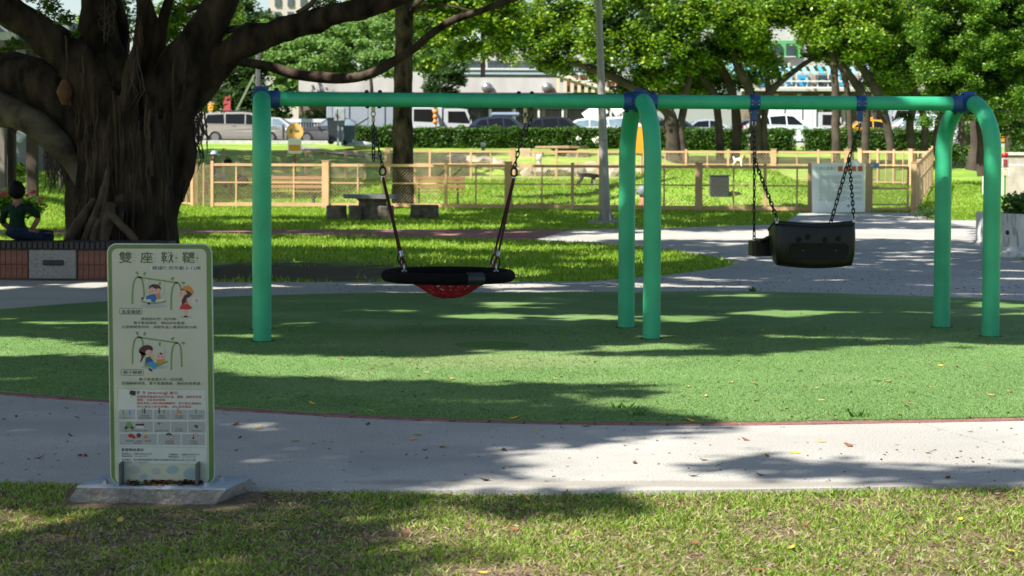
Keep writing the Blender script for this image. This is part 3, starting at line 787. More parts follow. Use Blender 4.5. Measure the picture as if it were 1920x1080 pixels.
def glyphs(body, res=2, bold=0.0):
    cu = bpy.data.curves.new('t', 'FONT'); cu.body = body; cu.resolution_u = res; cu.size = 1; cu.offset = bold
    o = bpy.data.objects.new('t', cu); COL.objects.link(o); bpy.context.view_layer.update()
    me = bpy.data.meshes.new_from_object(o.evaluated_get(bpy.context.evaluated_depsgraph_get()))
    vs = np.array([v.co[:] for v in me.vertices]) if len(me.vertices) else np.zeros((0, 3)); fs = [tuple(p.vertices) for p in me.polygons]
    bpy.data.objects.remove(o); bpy.data.curves.remove(cu); bpy.data.meshes.remove(me)
    return vs, fs
def txt(mb, body, x0, x1, y0, y1, fn, res=1, bold=.0):
    """fit text into a pixel box on a face given by fn(px,py)"""
    vs, fs = glyphs(body, res, bold)
    if not len(vs): return
    mn, mx = vs.min(0), vs.max(0); d = np.maximum(mx - mn, 1e-6)
    q = [fn(x0 + (v[0] - mn[0]) / d[0] * (x1 - x0), y1 - (v[1] - mn[1]) / d[1] * (y1 - y0)) for v in vs]
    mb.add(q, fs)
SF = lambda off=F0 + .0008: (lambda px, py: S(px, py, off))
# title
for ch, a, b in (('雙', 225, 249.5), ('座', 265, 288.5), ('鞦', 304, 327), ('韆', 343.5, 367)): mb = MB(); mb.mat(GRN); txt(mb, ch, a, b, 471, 492.5, SF(), 2, .012); mb.build('title_character', PAL, face)
mb = MB(); mb.mat(MID)
for (s_, x) in (('ㄕㄨㄤ', 252), ('ㄗㄨㄛ', 291), ('ㄑㄧㄡ', 330.5), ('ㄑㄧㄢ', 369.5)):
    for k, ch in enumerate(s_): txt(mb, ch, x, x + 3.6, 474.5 + 6 * k, 478.3 + 6 * k, SF())
mb.build('phonetic_lettering', PAL, face)
mb = MB(); mb.mat(WHT); lay(mb, rrect(283, 496, 381, 506.5, 5, False), F0 + .0002); mb.mat(GRN); txt(mb, '建議使用年齡:5-12歲', 287, 378, 497.2, 505, SF(), 1, .008); mb.build('age_lettering', PAL, face)
# two drawings of the swing frame with figures
def drawing(yo, second):
    mb = MB(); X = lambda p: [(a, b + yo) for a, b in p]
    mb.mat(SHD)
    ell(mb, 290 if not second else 291, 572.5 + yo if not second else 687, 25, 4.0, F0 + .0001)
    mb.mat(MID)
    legs_ = [[(250, 569), (250.5, 545), (253, 528), (257.5, 520), (263, 518.5), (268, 523), (271, 538), (272, 556)], [(322.5, 580), (323, 553), (326, 536), (331, 529.5), (336, 530), (340, 537), (341.5, 552), (342, 574 if second else 548)]]
    for l in legs_: strip(mb, curve([Vector(p) for p in X(l)], 4), 3.4)
    strip(mb, X([(260, 518.5), (335, 529)]), 3)
    for (a, b, r_) in ((259, 511, 50), (273, 512, 120), (325, 521, 150), (345, 529, 10), (301, 531, 100)):
        ell(mb, a, b + yo, 4, 2.3, F0 + .0005, rot=r_, n=10); strip(mb, X([(a, b), (a + 1, b + 6)]), .6)
    mb.mat(GRY); ropes = [[(281, 521), (281, 533), (273, 553)], [(281, 533), (283, 560)], [(311, 525), (310, 545), (303, 557)], [(310, 545), (312, 560)]]
    for l in ropes: strip(mb, X(l), .9)
    d = mb.build('swing_drawing', PAL, face)
    return d
def kid(parent, fn): b = MB(); fn(b); b.build('figure_drawing', PAL, parent)
d1 = drawing(0, False); d2 = drawing(112.5, True)
O = F0 + .0010
def two_kids(b):
    b.mat(MID); ell(b, 290, 563, 24, 5.5, O); b.mat(WHT); ell(b, 290, 561, 22, 4.5, O + .0001)
    b.mat(SKN); ell(b, 292, 543.5, 10.5, 7, O + .0002); b.mat(HAIR); poly(b, [(281, 541), (282, 535), (288, 531.5), (297, 532), (303, 537), (303.5, 542), (299, 539), (294, 541), (288, 537.5), (284, 538)], O + .0003)
    for x in (287, 295): ell(b, x, 543.8, .9, 1, O + .0004, n=8)
    b.mat(YEL); poly(b, [(279, 546), (285, 545), (286, 552), (281, 550)], O + .0004); b.mat(ORG); poly(b, [(295, 549), (301, 548), (303, 559), (297, 561)], O + .0004)
    b.mat(BLU); poly(b, [(284, 551), (293, 550), (296, 558), (292, 566), (285, 564), (285, 560), (275, 560), (276, 554)], O + .0005)
    b.mat(HAIR); ell(b, 269, 558.5, 2.4, 2.6, O + .0005); ell(b, 281, 568, 3, 1.8, O + .0005)
kid(d1, two_kids)
def girl(b):
    b.mat(SHD); ell(b, 350, 593, 13, 2.5, F0 + .0001); b.mat(SKN); poly(b, [(346.5, 578), (349, 578), (349, 591), (347, 591)], O); poly(b, [(351, 578), (353, 578), (352.5, 591), (350.5, 591)], O)
    b.mat(HAIR); ell(b, 349.5, 592, 4, 1.6, O + .0001); ell(b, 351, 547, 11, 10, O + .0001); poly(b, [(348, 551), (355, 551), (349, 566), (343, 570), (342, 562)], O + .00045)
    b.mat(SKN); ell(b, 344.5, 549, 7, 6.3, O + .0002); b.mat(PNK); poly(b, [(345, 561), (352, 561), (355, 570), (342, 570)], O + .0003); b.mat(RED); poly(b, [(342, 569), (355, 569), (362.5, 576), (356, 578.5), (347, 578.5), (337.5, 578)], O + .0004)
    b.mat(ORG); poly(b, [(343, 540), (346, 535.5), (354, 533.5), (361, 538), (364, 546), (363.5, 551), (356, 545)], O + .0005); b.mat(HAIR); ell(b, 340.5, 548, .9, 1, O + .0005, n=8)
    b.mat(WHT); ell(b, 370, 561.5, 8.6, 7.8, O); b.mat(SKN); ell(b, 370.5, 563, 4, 3, O + .0002); strip(b, [(367.5, 557), (370, 562)], 2, O + .0002)
kid(d1, girl)
def mother(b):
    b.mat(MID); poly(b, [(270, 682), (316, 675), (316, 678), (292, 688), (275, 686)], O)
    b.mat(HAIR); ell(b, 275, 655, 13.5, 9, O + .0001, rot=-15); poly(b, [(264, 657), (274, 661), (268, 675), (264, 679), (267, 668)], O + .0001)
    b.mat(SKN); ell(b, 280.5, 659.5, 6.5, 5, O + .0002); ell(b, 302.5, 667, 7.4, 6, O + .0002)
    b.mat(HAIR); poly(b, [(300, 662), (302, 659.5), (305.5, 661), (305, 664)], O + .0003); ell(b, 299, 667, .8, .9, O + .0003, n=8); ell(b, 305.5, 667.5, .8, .9, O + .0003, n=8); ell(b, 283.5, 659, .9, 1, O + .0003, n=8)
    b.mat(YEL); poly(b, [(281, 667), (288, 663.5), (291, 672), (285, 671)], O + .0002); b.mat(NVY); poly(b, [(275, 669), (283, 667), (289, 676), (284, 682), (273, 681)], O + .0003)
    b.mat(CYN); poly(b, [(274, 679), (289, 676), (295, 684), (293, 691), (287, 690), (283, 683)], O + .0004); b.mat(HAIR); ell(b, 283.5, 692, 4.5, 2, O + .0004, rot=35)
    b.mat(ORG); poly(b, [(294, 673), (310, 672), (309, 678), (297, 679)], O + .0003)
kid(d2, mother)
# captions and sentences
for (x0, y0, x1, y1) in ((226, 577, 268, 588), (228.5, 691.5, 270.5, 702.5)):
    rr_ = rrect(x0, y0, x1, y1, 3, False); mb = MB(); mb.mat(NVY); strip(mb, rr_ + [rr_[0]], .8, F0 + .0003); mb.build('caption_frame', PAL, face)
mb = MB(); mb.mat(GRN)
LINES = [('鳥巢鞦韆', 230, 265, 579.5, 588), ('邀請朋友們一起同樂~', 266, 335.5, 594, 599.5), ('雙手緊握繩索，開始前後擺盪!', 252, 349, 601.5, 607), ('注意鞦韆使用時，須避免進入擺盪軌跡內喔!', 230, 371, 609, 614.8),
         ('親子鞦韆', 232.5, 268, 693.5, 700.5), ('親子需邀請大人一起同樂。', 262, 346, 707, 713), ('坐穩鞦韆椅面，雙手緊握繩索，開始前後擺盪。', 229, 379.5, 714.5, 720.5)]
for l in LINES[:4]: txt(mb, *l, SF(), 1, .006)
mb.build('sentence_lettering', PAL, face); mb = MB(); mb.mat(GRN)
for l in LINES[4:]: txt(mb, *l, SF(), 1, .006)
mb.build('sentence_lettering', PAL, face)
# warning box
mb = MB(); mb.mat(WHT); lay(mb, rrect(222, 728, 388.5, 869.5, 2, False), F0 + .0002); mb.mat(GRN)
bxp = [(222, 728), (387, 728.5), (391, 869), (224.5, 869)]
def dots(a, b, n):
    for k in range(n): t = k / n; ell(mb, a[0] + (b[0] - a[0]) * t, a[1] + (b[1] - a[1]) * t, .75, .65, F0 + .0006, n=6)
dots(bxp[0], bxp[1], 42); dots(bxp[1], bxp[2], 34); dots(bxp[3], bxp[2], 40); dots(bxp[0], bxp[3], 34); dots((224, 836), (389, 838), 40)
mb.build('warning_box', PAL, face)
mb = MB(); mb.mat(RED)
for l in (('警', 257.5, 263.5, 732, 738), ('告', 269, 274.5, 732, 738), ('(warning)', 278, 316, 732, 739.5), ('事項:', 319, 336, 732.5, 738.5), ('若硬質表面遊戲如人行步道、圍場、座椅等硬質', 258, 378.5, 740, 745.3), ('鋪面，可能造成傷害。', 258, 313, 746.3, 751),
          ('請家長及小朋友輪候鞦韆時，切勿靠近(建議保', 258, 378.5, 752.5, 757.8), ('持1m或以上安全距離)，以防造成傷害。', 258, 362, 758.8, 764)): txt(mb, *l, SF(), 1, .008)
mb.build('warning_lettering', PAL, face)
mb = MB(); mb.mat(HAIR); txt(mb, '重要聯絡資訊', 228.5, 271, 839.5, 845.5, SF(), 1, .01); mb.mat(HAIR)
for l in (('管理單位：桃園市龜山區公所', 229, 286, 848, 851.8), ('聯絡電話：03-320-3711', 229, 279, 852.6, 856.2), ('承攬廠商：立體遊具有限公司', 317, 375, 849, 852.8), ('聯絡電話：03-363-9125', 317, 367, 853.6, 857.2),
          ('鄰近醫院：臺北榮總桃園醫院 桃園分院(桃園市桃園區成功路三段100號)', 229, 368, 859.2, 863.8), ('聯絡電話：03-286-8001', 229, 279, 864.6, 868)): txt(mb, *l, SF(), 1)
mb.build('contact_lettering', PAL, face)
mb = MB(); mb.mat(HAIR); poly(mb, [(246, 730.5), (256.5, 732.5), (255, 741), (243.5, 738)], F0 + .0008); strip(mb, [(249, 739), (246.5, 744)], 1); mb.build('board_drawing', PAL, face)
# pictogram tiles, each a panel with its own small drawing
rows = [(767, 785.5, [(224.5, 255), (258, 287), (289.5, 320), (321.5, 352), (353.5, 385)]), (789, 809.5, [(225, 288), (290, 320), (322, 352), (354, 386)]), (812.5, 833, [(225.5, 295.5), (298, 339.5), (342, 385)])]
CAP = {(0, 0): '親子共玩', (0, 1): '請勿推擠\n保持安全距離', (0, 2): '慢慢走\n請勿奔跑', (0, 3): '注意高度\n請勿攀爬', (0, 4): '使用中請握緊\n請勿站立', (1, 0): '禁止於器材周邊停放車輛', (1, 1): '請勿亂丟垃圾', (1, 2): '禁丟石\n禁止吸菸', (1, 3): '請依序使用', (2, 0): '禁騎單車、滑板車、直排輪\n請勿進入', (2, 1): '雨天濕滑\n請勿使用', (2, 2): '天氣炎熱\n小心燙傷'}
def man(b, x, y, h, c):
    b.mat(c); ell(b, x, y - h * .86, h * .13, h * .13, O, n=10); poly(b, [(x - h * .16, y - h * .68), (x + h * .16, y - h * .68), (x + h * .1, y), (x - h * .1, y)], O)
ICON = {(0, 0): lambda b, x, y: (man(b, x - 6, y, 11, MID), man(b, x, y, 6, MID), man(b, x + 6, y, 11, CYN)), (0, 1): lambda b, x, y: (man(b, x - 3, y, 10, MID), man(b, x + 1, y, 10, GRN)),
        (0, 2): lambda b, x, y: (man(b, x - 4, y, 11, GRN), man(b, x + 5, y, 8, MID)), (0, 3): lambda b, x, y: (man(b, x - 1, y - 5, 6, GRN), b.mat(ORG), poly(b, [(x - 6, y), (x - 1, y - 5), (x + 6, y - 6), (x + 5, y)], O)),
        (0, 4): lambda b, x, y: man(b, x, y, 9, MID), (1, 0): lambda b, x, y: (b.mat(MID), ell(b, x - 12, y - 6, 6, 7, O), b.mat(HAIR), poly(b, [(x, y - 8), (x + 16, y - 9), (x + 16, y - 5), (x, y - 5)], O), b.mat(WHT), poly(b, [(x + 1, y - 5), (x + 15, y - 5), (x + 15, y), (x + 1, y)], O), b.mat(GRN), ell(b, x - 18, y - 1, 3, 3, O), ell(b, x - 6, y - 1, 3, 3, O)),
        (1, 1): lambda b, x, y: (b.mat(NVY), ell(b, x - 5, y - 9, 1.6, 2.2, O), b.mat(PNK), strip(b, [(x - 3, y - 10), (x + 5, y - 8)], 1, O), b.mat(GRY), ell(b, x + 3, y - 1, 3.5, 2.5, O)), (1, 2): lambda b, x, y: (b.mat(TEA), strip(b, [(x - 3, y), (x - 1, y - 10)], 1.6, O), b.mat(ORG), strip(b, [(x + 1, y - 1), (x + 6, y - 5)], 1.2, O)),
        (1, 3): lambda b, x, y: (b.mat(NVY), ell(b, x, y - 4, 4, 2.6, O, rot=35), b.mat(ORG), strip(b, [(x + 2, y - 6), (x + 7, y - 11)], 1.2, O), b.mat(GRY), strip(b, [(x - 8, y), (x + 8, y)], .8, O)),
        (2, 0): lambda b, x, y: (b.mat(RED), ell(b, x - 14, y - 6, 5, 4, O), ell(b, x - 8, y - 3, 3, 3, O), b.mat(NVY), ell(b, x + 1, y - 7, 4.5, 4, O), b.mat(ORG), poly(b, [(x - 4, y - 5), (x + 4, y - 5), (x + 4, y - 1), (x - 4, y - 1)], O), ell(b, x + 14, y - 4, 3.5, 3.5, O), b.mat(YEL), strip(b, [(x + 8, y - 10), (x + 17, y - 9)], 1.4, O)),
        (2, 1): lambda b, x, y: (b.mat(GRN), ell(b, x - 1, y - 7, 6, 4.5, O, 180, 360), b.mat(RED), ell(b, x + 4, y - 3, 3.2, 3.2, O), b.mat(WHT), ell(b, x + 4, y - 3, 2.2, 2.2, O + .0001)), (2, 2): lambda b, x, y: (b.mat(RED), ell(b, x, y - 2, 2, 2.2, O), strip(b, [(x, y - 2), (x, y - 10)], 1.4, O), ell(b, x + 6, y - 8, 3, 3, O), b.mat(WHT), ell(b, x + 6, y - 8, 2, 2, O + .0001))}
for ri, (y0, y1, cells) in enumerate(rows):
    for ci, (x0, x1) in enumerate(cells):
        mb = MB(); mb.prism([(p[0], -p[1]) for p in rrect(x0, y0, x1, y1, 1, False, 2)], 0, 1, fn=lambda x, y, z: S(x, -y, F0 + .0009 - z * .0006)); tile = mb.build('pictogram_tile', k_grey, face)
        mb = MB(); cap = CAP[(ri, ci)].split('\n'); n = len(cap); cx = (x0 + x1) / 2; sv = O; O = F0 + .0013
        ICON[(ri, ci)](mb, cx - (1 if ri < 2 else 0), y1 - 3 - 3.8 * n - .6); O = sv; mb.mat(GRN)
        for k, t_ in enumerate(cap):
            wd = min((x1 - x0) - 3, 3.9 * len(t_)); yy = y1 - 1.6 - 3.9 * (n - 1 - k); txt(mb, t_, cx - wd / 2, cx + wd / 2, yy - 3.2, yy, SF(F0 + .0013))
        mb.build('pictogram', PAL, tile)
# printed leaves at the foot, brackets, plate, plinth, nuts
mb = MB()
for (cx, cy, rx, ry, c_, r_) in ((252, 880, 12, 8, SHD, 0), (293, 883, 9, 6.5, SHD, 0), (271, 893, 8, 4.5, TEA, -15), (325, 880, 12, 8, TEA, -10), (358, 887, 13, 10.5, TEA, -15)):
    mb.mat(c_); ell(mb, cx, cy, rx, ry, F0 + .0004, rot=r_)
mb.build('leaf_print', PAL, face)
m_fin = mat('dark_grey_metal', (.10, .115, .13), .45, .2, 12, metallic=.3)
for px in (231.5, 374):
    mb = MB(); b0 = S(px, 906, 0); mb.box((b0.x, -.05, SZ + .052), (.012, .075, .104), bev=.003); mb.build('bracket_fin', m_fin, sign)
m_plate = mat('blue_grey_steel_plate', (.36, .42, .48), .4, .15, 8, .08, 50, metallic=.1); m_conc = mat('rough_concrete', (.36, .34, .31), .95, .35, 9, .8, 35)
def rel(px, py, z): v = G(px, py, z); return (v.x - SO.x, v.y - SO.y, z)
tp = [rel(144, 915, .05), rel(423, 920, .05), rel(468, 897.5, .05), rel(193, 893, .05)]
bt = [rel(120, 951, -.05), rel(394, 956, -.05), rel(494, 918, -.05), rel(174, 893, -.05)]
mb = MB(); 
def lerp(a, b, t): return tuple(a[i] + (b[i] - a[i]) * t for i in range(3))
rings = []
for t in (0, .5, 1):
    ring_ = []
    for i in range(4):
        for k in range(8):
            v = lerp(lerp(bt[i], bt[(i + 1) % 4], k / 8), lerp(tp[i], tp[(i + 1) % 4], k / 8), t)
            q = .006 * (1 - t) ; ring_.append((v[0] + random.uniform(-q, q), v[1] + random.uniform(-q, q), v[2] + random.uniform(-q, q)))
    rings.append(ring_)
n = 32; mb.add(sum(rings, []), [(j * n + i, j * n + (i + 1) % n, (j + 1) * n + (i + 1) % n, (j + 1) * n + i) for j in range(2) for i in range(n)] + [tuple(range(2 * n, 3 * n))])
mb.build('plinth', m_conc, sign)
mb = MB(); mb.prism([(v[0], v[1]) for v in tp], .051, SZ); mb.build('base_plate', m_plate, sign)
for (px, py) in ((197, 906.5), (386, 910), (414, 899.5), (214, 897)):
    v = rel(px, py, SZ); mb = MB(); mb.prism([(.016 * math.cos(a), .016 * math.sin(a)) for a in np.linspace(0, 2 * math.pi, 6, endpoint=False)], 0, .012); mb.cyl((0, 0, .012), (0, 0, .02), .008, n=8)
    mb.build('nut', m_steel, sign, v)
# a windrow of dead leaves caught on the base plate
c_ = np.column_stack([rng.uniform(-.16, .19, 260), -rng.gamma(2, .017, 260) - .014, SZ + .003 + .012 * rng.random(260)])
m_dead = leafmat('dead_leaf', [(.05, .028, .016), (.09, .05, .025), (.14, .08, .035), (.07, .035, .02)], .1, .8, .1)
o = link('leaf_debris', leaf_mesh('leaf_debris', c_ + np.array([SO.x, SO.y, 0]), .028, m_dead, 1.2), None); tag(o, 'brown leaf debris heaped against the foot of the rules sign', 'leaf debris', kind='stuff')
# ================================================================== DOG PARK FENCES
m_fence = mat('tan_fence_paint', (.53, .335, .19), .6, .12, 3, .08, 50)
m_wire = plain('tan_mesh_wire', (.50, .38, .23), .6)
ftxt = {}
def strut(parent, a, b, w_, h_, name, m_=m_fence, bev=.004):
    mb = MB(); mb.beam(a, b, w_, h_); return build_w(mb, name, m_, parent)
PW = {'T': .20, 'M': .085, 's': .045}
def fence_run(label, pts, top, rails=(.97, .55, .03), cap=.03, group=None, wire=.0030, step=.10, plank=False, sdir=None):
    """pts: (foot Vector, kind); top: height; mesh between every two posts"""
    f = empty('mesh_fence', pts[0][0], 0, label, 'fence', group)
    for (p, k) in pts:
        w_ = PW[k]; hh = top + (cap if k != 's' else -.03)
        mb = MB(); d_ = (pts[-1][0] - pts[0][0]); rz = math.atan2(d_.y, d_.x)
        if k == 'T':
            mb.box(p + Vector((0, 0, hh / 2 - .03)), (w_, .16, hh + .06), rz=rz, bev=.006); mb.box(p + Vector((0, 0, hh + .012)), (w_ + .03, .19, .024), rz=rz)
        else: mb.box(p + Vector((0, 0, hh / 2 - .03)), (w_, w_ * .8, hh + .06), rz=rz, bev=.004)
        build_w(mb, 'post', m_fence, f)
    big = [i for i, (p, k) in enumerate(pts) if k != 's']
    for i, j in zip(big, big[1:]):
        a, b = pts[i][0], pts[j][0]; d_ = (b - a); L_ = d_.length; u = d_.normalized(); ea = PW[pts[i][1]] / 2 + .002; eb = PW[pts[j][1]] / 2 + .002
        for q, r_ in enumerate(rails):
            hgt = (.075, .04, .10 if plank else .05)[q]
            z = top * r_ - (hgt / 2 if q == 0 else 0) + (hgt / 2 if q == 2 else 0)
            strut(f, a + u * ea + Vector((0, 0, z)), b - u * eb + Vector((0, 0, z)), .06 - .011 * q, hgt, 'rail')
    for (a, ka), (b, kb) in zip(pts, pts[1:]):
        d_ = b - a; u = d_.normalized(); L_ = d_.length; zb, zt = .06, top - .08; H_ = zt - zb
        if L_ < .25: continue
        mb = MB(); s0 = -H_
        while s0 < L_:
            # rising wire from (s0,0) to (s0+H,H), clipped; and its mirror
            t0, t1 = max(0, -s0), min(H_, L_ - s0)
            if t1 - t0 > .03:
                for mir in (0, 1):
                    x0, x1 = s0 + t0, s0 + t1
                    if mir: x0, x1 = L_ - x0, L_ - x1
                    A = a + u * x0 + Vector((0, 0, zb + t0)); B = a + u * x1 + Vector((0, 0, zb + t1))
                    off = Vector((-u.y, u.x, 0)) * (.006 if mir else -.006)
                    mb.tube([A + off, B + off], wire if not mir else wire * .6, 3, caps=False, smooth=False)
            s0 += step
        o = build_w(mb, 'mesh_panel', m_wire, f); o['kind'] = 'stuff'
    return f
NF = [(398, 388.5, 'M'), (443, 388.7, 's'), (491, 388.9, 'M'), (551, 389.2, 's'), (611, 389.5, 'T'), (671, 390, 's'), (720, 390.3, 'M'), (778, 390.8, 's'), (836, 391.4, 'M'), (892, 391.8, 's'), (953, 392.4, 'T'),
      (1016, 393, 's'), (1073, 393.4, 'M'), (1124, 393.9, 's'), (1180, 394.4, 'M'), (1245, 395, 's'), (1310, 395.6, 'T'), (1375, 396.2, 's'), (1434, 396.7, 'M'), (1494, 397.2, 's'), (1521, 397.5, 'T')]
nf = [(G(a, b), k) for a, b, k in NF]
fence_run('long tan mesh fence nearest the red path, on this side of the dog park', nf, 1.30, plank=True, group='dog park fences')
LS = [(398, 388.5, 's'), (382, 387.3, 's'), (364, 386, 'T'), (350, 385, 's'), (334, 383.5, 'M'), (319, 382.3, 's'), (305, 381.2, 'M')]
fence_run('short tan fence run receding behind the big banyan trunk', [(G(a, b), k) for a, b, k in LS], 1.30, group='dog park fences')
def ff(px, yb, Y): return P(px, yb, Y)
FF = [(419, 'M'), (455, 's'), (500, 'M'), (536, 's'), (573, 'M'), (610, 's'), (648, 'M'), (685, 's'), (727, 'T'), (767, 's'), (806, 'M'), (844, 's'), (883, 'M'), (920, 's'), (961, 'T'), (1003, 's'), (1043, 'M'), (1082, 's'), (1122, 'M'), (1164, 's'),
      (1205, 'M'), (1247, 's'), (1286, 'M'), (1326, 's'), (1365, 'M'), (1406, 's'), (1450, 'T'), (1494, 's'), (1534, 'M'), (1560, 's'), (1588, 'T')]
ffp = []
for px, k in FF:
    Y = 75.5 - 1.5 * (px - 419) / 1169; v = P(px, 338.5 + .0028 * (px - 419), Y); ffp.append((v, k))
fence_run('long tan mesh fence along the far side of the dog park', ffp, 1.19, group='dog park fences', step=.115, wire=.0045)
RFp = []
for px, k in ((1590, 's'), (1614, 'T'), (1631, 's'), (1646, 'M'), (1661, 's'), (1676, 'M'), (1693, 's'), (1709, 'T'), (1729, 's'), (1747, 'M')):
    t = (px - 1590) / 157; Y = 73.6 - 3.2 * t; RFp.append((P(px, 342.5 + 4 * t, Y), k))
fence_run('bright sunlit tan fence run at the far corner behind the gate', RFp, 1.22, group='dog park fences', step=.10)
ca = G(1713, 398.5); cb = RFp[-1][0]
SFp = [(ca + (cb - ca) * t, 'T' if t == 0 else 'M' if i % 2 == 0 else 's') for i, t in enumerate(np.linspace(0, 1, 13))]
fence_run('tan side fence running back from the gate corner post', SFp, 1.34, group='dog park fences')
# gate
ga, gb = G(1627, 398.3), G(1704, 398.4); gate = empty('mesh_gate', ga, 0, 'tan framed mesh gate beside the pale notice board', 'gate')
gu = (gb - ga).normalized()
mb = MB(); mb.box(ga + Vector((0, 0, .66)), (.13, .13, 1.38), bev=.006); build_w(mb, 'post', m_fence, gate)
g0, g1 = ga + gu * .1, gb - gu * .03
for (a, b, w_) in ((g0 + Vector((0, 0, .06)), g0 + Vector((0, 0, 1.26)), .06), (g1 + Vector((0, 0, .06)), g1 + Vector((0, 0, 1.26)), .06)):
    mb = MB(); mb.beam(a, b, w_, .05, up=(1, 0, 0)); build_w(mb, 'stile', m_fence, gate)
for z in (.10, .22, .66, 1.24): strut(gate, g0 + gu * .032 + Vector((0, 0, z)), g1 - gu * .032 + Vector((0, 0, z)), .045, .05, 'rail')
mb = MB(); L_ = (g1 - g0).length; s0 = -.95
while s0 < L_:
    t0, t1 = max(0, -s0), min(.95, L_ - s0)
    if t1 - t0 > .03:
        for mir in (0, 1):
            x0, x1 = (s0 + t0, s0 + t1) if not mir else (L_ - s0 - t0, L_ - s0 - t1)
            mb.tube([g0 + gu * x0 + Vector((0, .006 * mir, .26 + t0)), g0 + gu * x1 + Vector((0, .006 * mir, .26 + t1))], .006, 3, caps=False, smooth=False)
    s0 += .085
build_w(mb, 'mesh_panel', m_wire, gate)['kind'] = 'stuff'
mb = MB(); mb.box(g0 + gu * .07 + Vector((0, -.05, .70)), (.26, .03, .05), bev=.004); build_w(mb, 'latch', m_fence, gate)
mb = MB(); mb.box(P(1640, 310, ga.y - .06), (.24, .02, .13), bev=.004); o = mb.build('small_sign', plain('blue_sign', (.13, .30, .50))); tag(o, 'small blue plate fixed above the gate latch', 'sign')
mb = MB(); mb.box((0, 0, 0), (.08, .008, .05)); link('small_plate', mb.mesh('small_plate', plain('white_plate', (.6, .65, .68))), o, P(1635, 310, ga.y - .074))
# notice board
nb0 = G(1572, 399); nb = empty('notice_board', nb0, 0, 'pale mint notice board with four orange squares standing left of the gate', 'notice board')
YB = nb0.y - .12; m_mint = mat('mint_board', (.76, .86, .83), .5, .05, 2)
def nbp(px, py, off=0.0): return P(px, py, YB - off)
mb = MB(); outl = [(1522, 306.5), (1592, 305), (1597, 300.5), (1607, 299.5), (1613, 305), (1621.5, 307), (1621.5, 397.5), (1523, 399)]
mb.prism([(p[0], -p[1]) for p in outl], 0, 1, fn=lambda x, y, z: nbp(x, -y, .0) + Vector((0, .05 * (1 - z), 0)))
build_w(mb, 'board', m_mint, nb)
m_osq = plain('orange_square', (.52, .13, .05)); m_ink = plain('grey_ink', (.30, .37, .37))
for x0 in (1571, 1583.5, 1596, 1608.5):
    mb = MB(); mb.prism([(x0, -321), (x0 + 9, -321), (x0 + 9, -311.5), (x0, -311.5)], 0, 1, fn=lambda x, y, z: nbp(x, -y, .002 + .006 * z)); build_w(mb, 'orange_square', m_osq, nb)
mb = MB(); txt(mb, '使用公告事項', 1529, 1569, 312.5, 319, lambda x, y: nbp(x, y, .004), 1, .01); build_w(mb, 'heading', m_ink, nb)
mb = MB()
for k in range(24):
    y0 = 329 + k * 2.05; x = 1536.0; xe = 1616 if k % 5 < 3 else 1556 + random.random() * 40
    if k % 3 == 0: mb.flat([(1531, -y0), (1533, -y0), (1533, -y0 - 1), (1531, -y0 - 1)][::-1], lambda a, b: nbp(a, -b, .004))
    while x < xe:
        l = random.uniform(1.2, 5); mb.flat([(x, -y0 - .9), (min(x + l, xe), -y0 - .9), (min(x + l, xe), -y0), (x, -y0)], lambda a, b: nbp(a, -b, .004)); x += l + random.choice([.5, .6, 1.6])
build_w(mb, 'notice_text', m_ink, nb)
mb = MB(); mb.prism([(1591 + 3 * math.cos(a), -(386 + 3 * math.sin(a))) for a in np.linspace(0, 6.28, 12, endpoint=False)], 0, 1, fn=lambda x, y, z: nbp(x, -y, .002 + .004 * z)); build_w(mb, 'seal', plain('seal_grey', (.3, .36, .38)), nb)

# ================================================================== STREET FURNITURE OF THE PARK
# lamp post
m_post = mat('grey_lamp_post', (.27, .27, .265), .5, .12, 3, .05, 40, metallic=.2)
lb = G(1136, 417); lamp = empty('lamp_post', lb, 0, 'tall grey lamp post with blue sticker on a concrete footing', 'lamp post')
tp_ = P(1122, 0, lb.y); top_ = lb + (tp_ - lb) * 1.55; top_.y = lb.y
mb = MB(); mb.tube([lb + Vector((0, 0, .02)), lb + (top_ - lb) * .35, top_], [.118, .09, .06], 14); build_w(mb, 'pole', m_post, lamp)
for a in range(4):
    q = Vector((math.cos(a * math.pi / 2 + .5), math.sin(a * math.pi / 2 + .5), 0)); s_ = Vector((-q.y, q.x, 0))
    mb = MB(); vs = [lb + q * .10 + s_ * .008 + Vector((0, 0, .05)), lb + q * .24 + s_ * .008 + Vector((0, 0, .05)), lb + q * .10 + s_ * .008 + Vector((0, 0, .36))]
    mb.add(vs + [v - s_ * .016 for v in vs], [(0, 1, 2), (5, 4, 3), (0, 3, 4, 1), (1, 4, 5, 2), (2, 5, 3, 0)]); build_w(mb, 'gusset', m_post, lamp)
mb = MB(); mb.box(lb + Vector((0, 0, .035)), (.58, .58, .03), rz=.5); build_w(mb, 'base_plate', m_post, lamp)
mb = MB(); mb.lathe([(.001, -.1), (.42, -.1), (.42, 0), (.38, .018), (.001, .018)], lb, 18); build_w(mb, 'footing', m_conc, lamp)
mb = MB()
pz = lambda py: P(1130, py, lb.y).z
def onpole(z): t = (z - lb.z) / (top_.z - lb.z); return lb + (top_ - lb) * t
for (y0, y1, m_, nm, a0, a1) in ((317, 283, mat('pale_sticker', (.33, .43, .48), .5, .2, 9), 'pale_band', 0, 2 * math.pi), (283, 262, plain('blue_sticker', (.02, .06, .42)), 'blue_sticker', -.9, .5)):
    mb = MB(); n = 16; r_ = .097; vs = []
    for z in (pz(y0), pz(y1)):
        c_ = onpole(z); vs += [c_ + Vector((r_ * math.cos(a - math.pi / 2 + .6), r_ * math.sin(a - math.pi / 2 + .6), 0)) for a in np.linspace(a0, a1, n)]
    mb.add(vs, [(i, i + 1, n + i + 1, n + i) for i in range(n - 1)], True); build_w(mb, nm, m_, lamp)
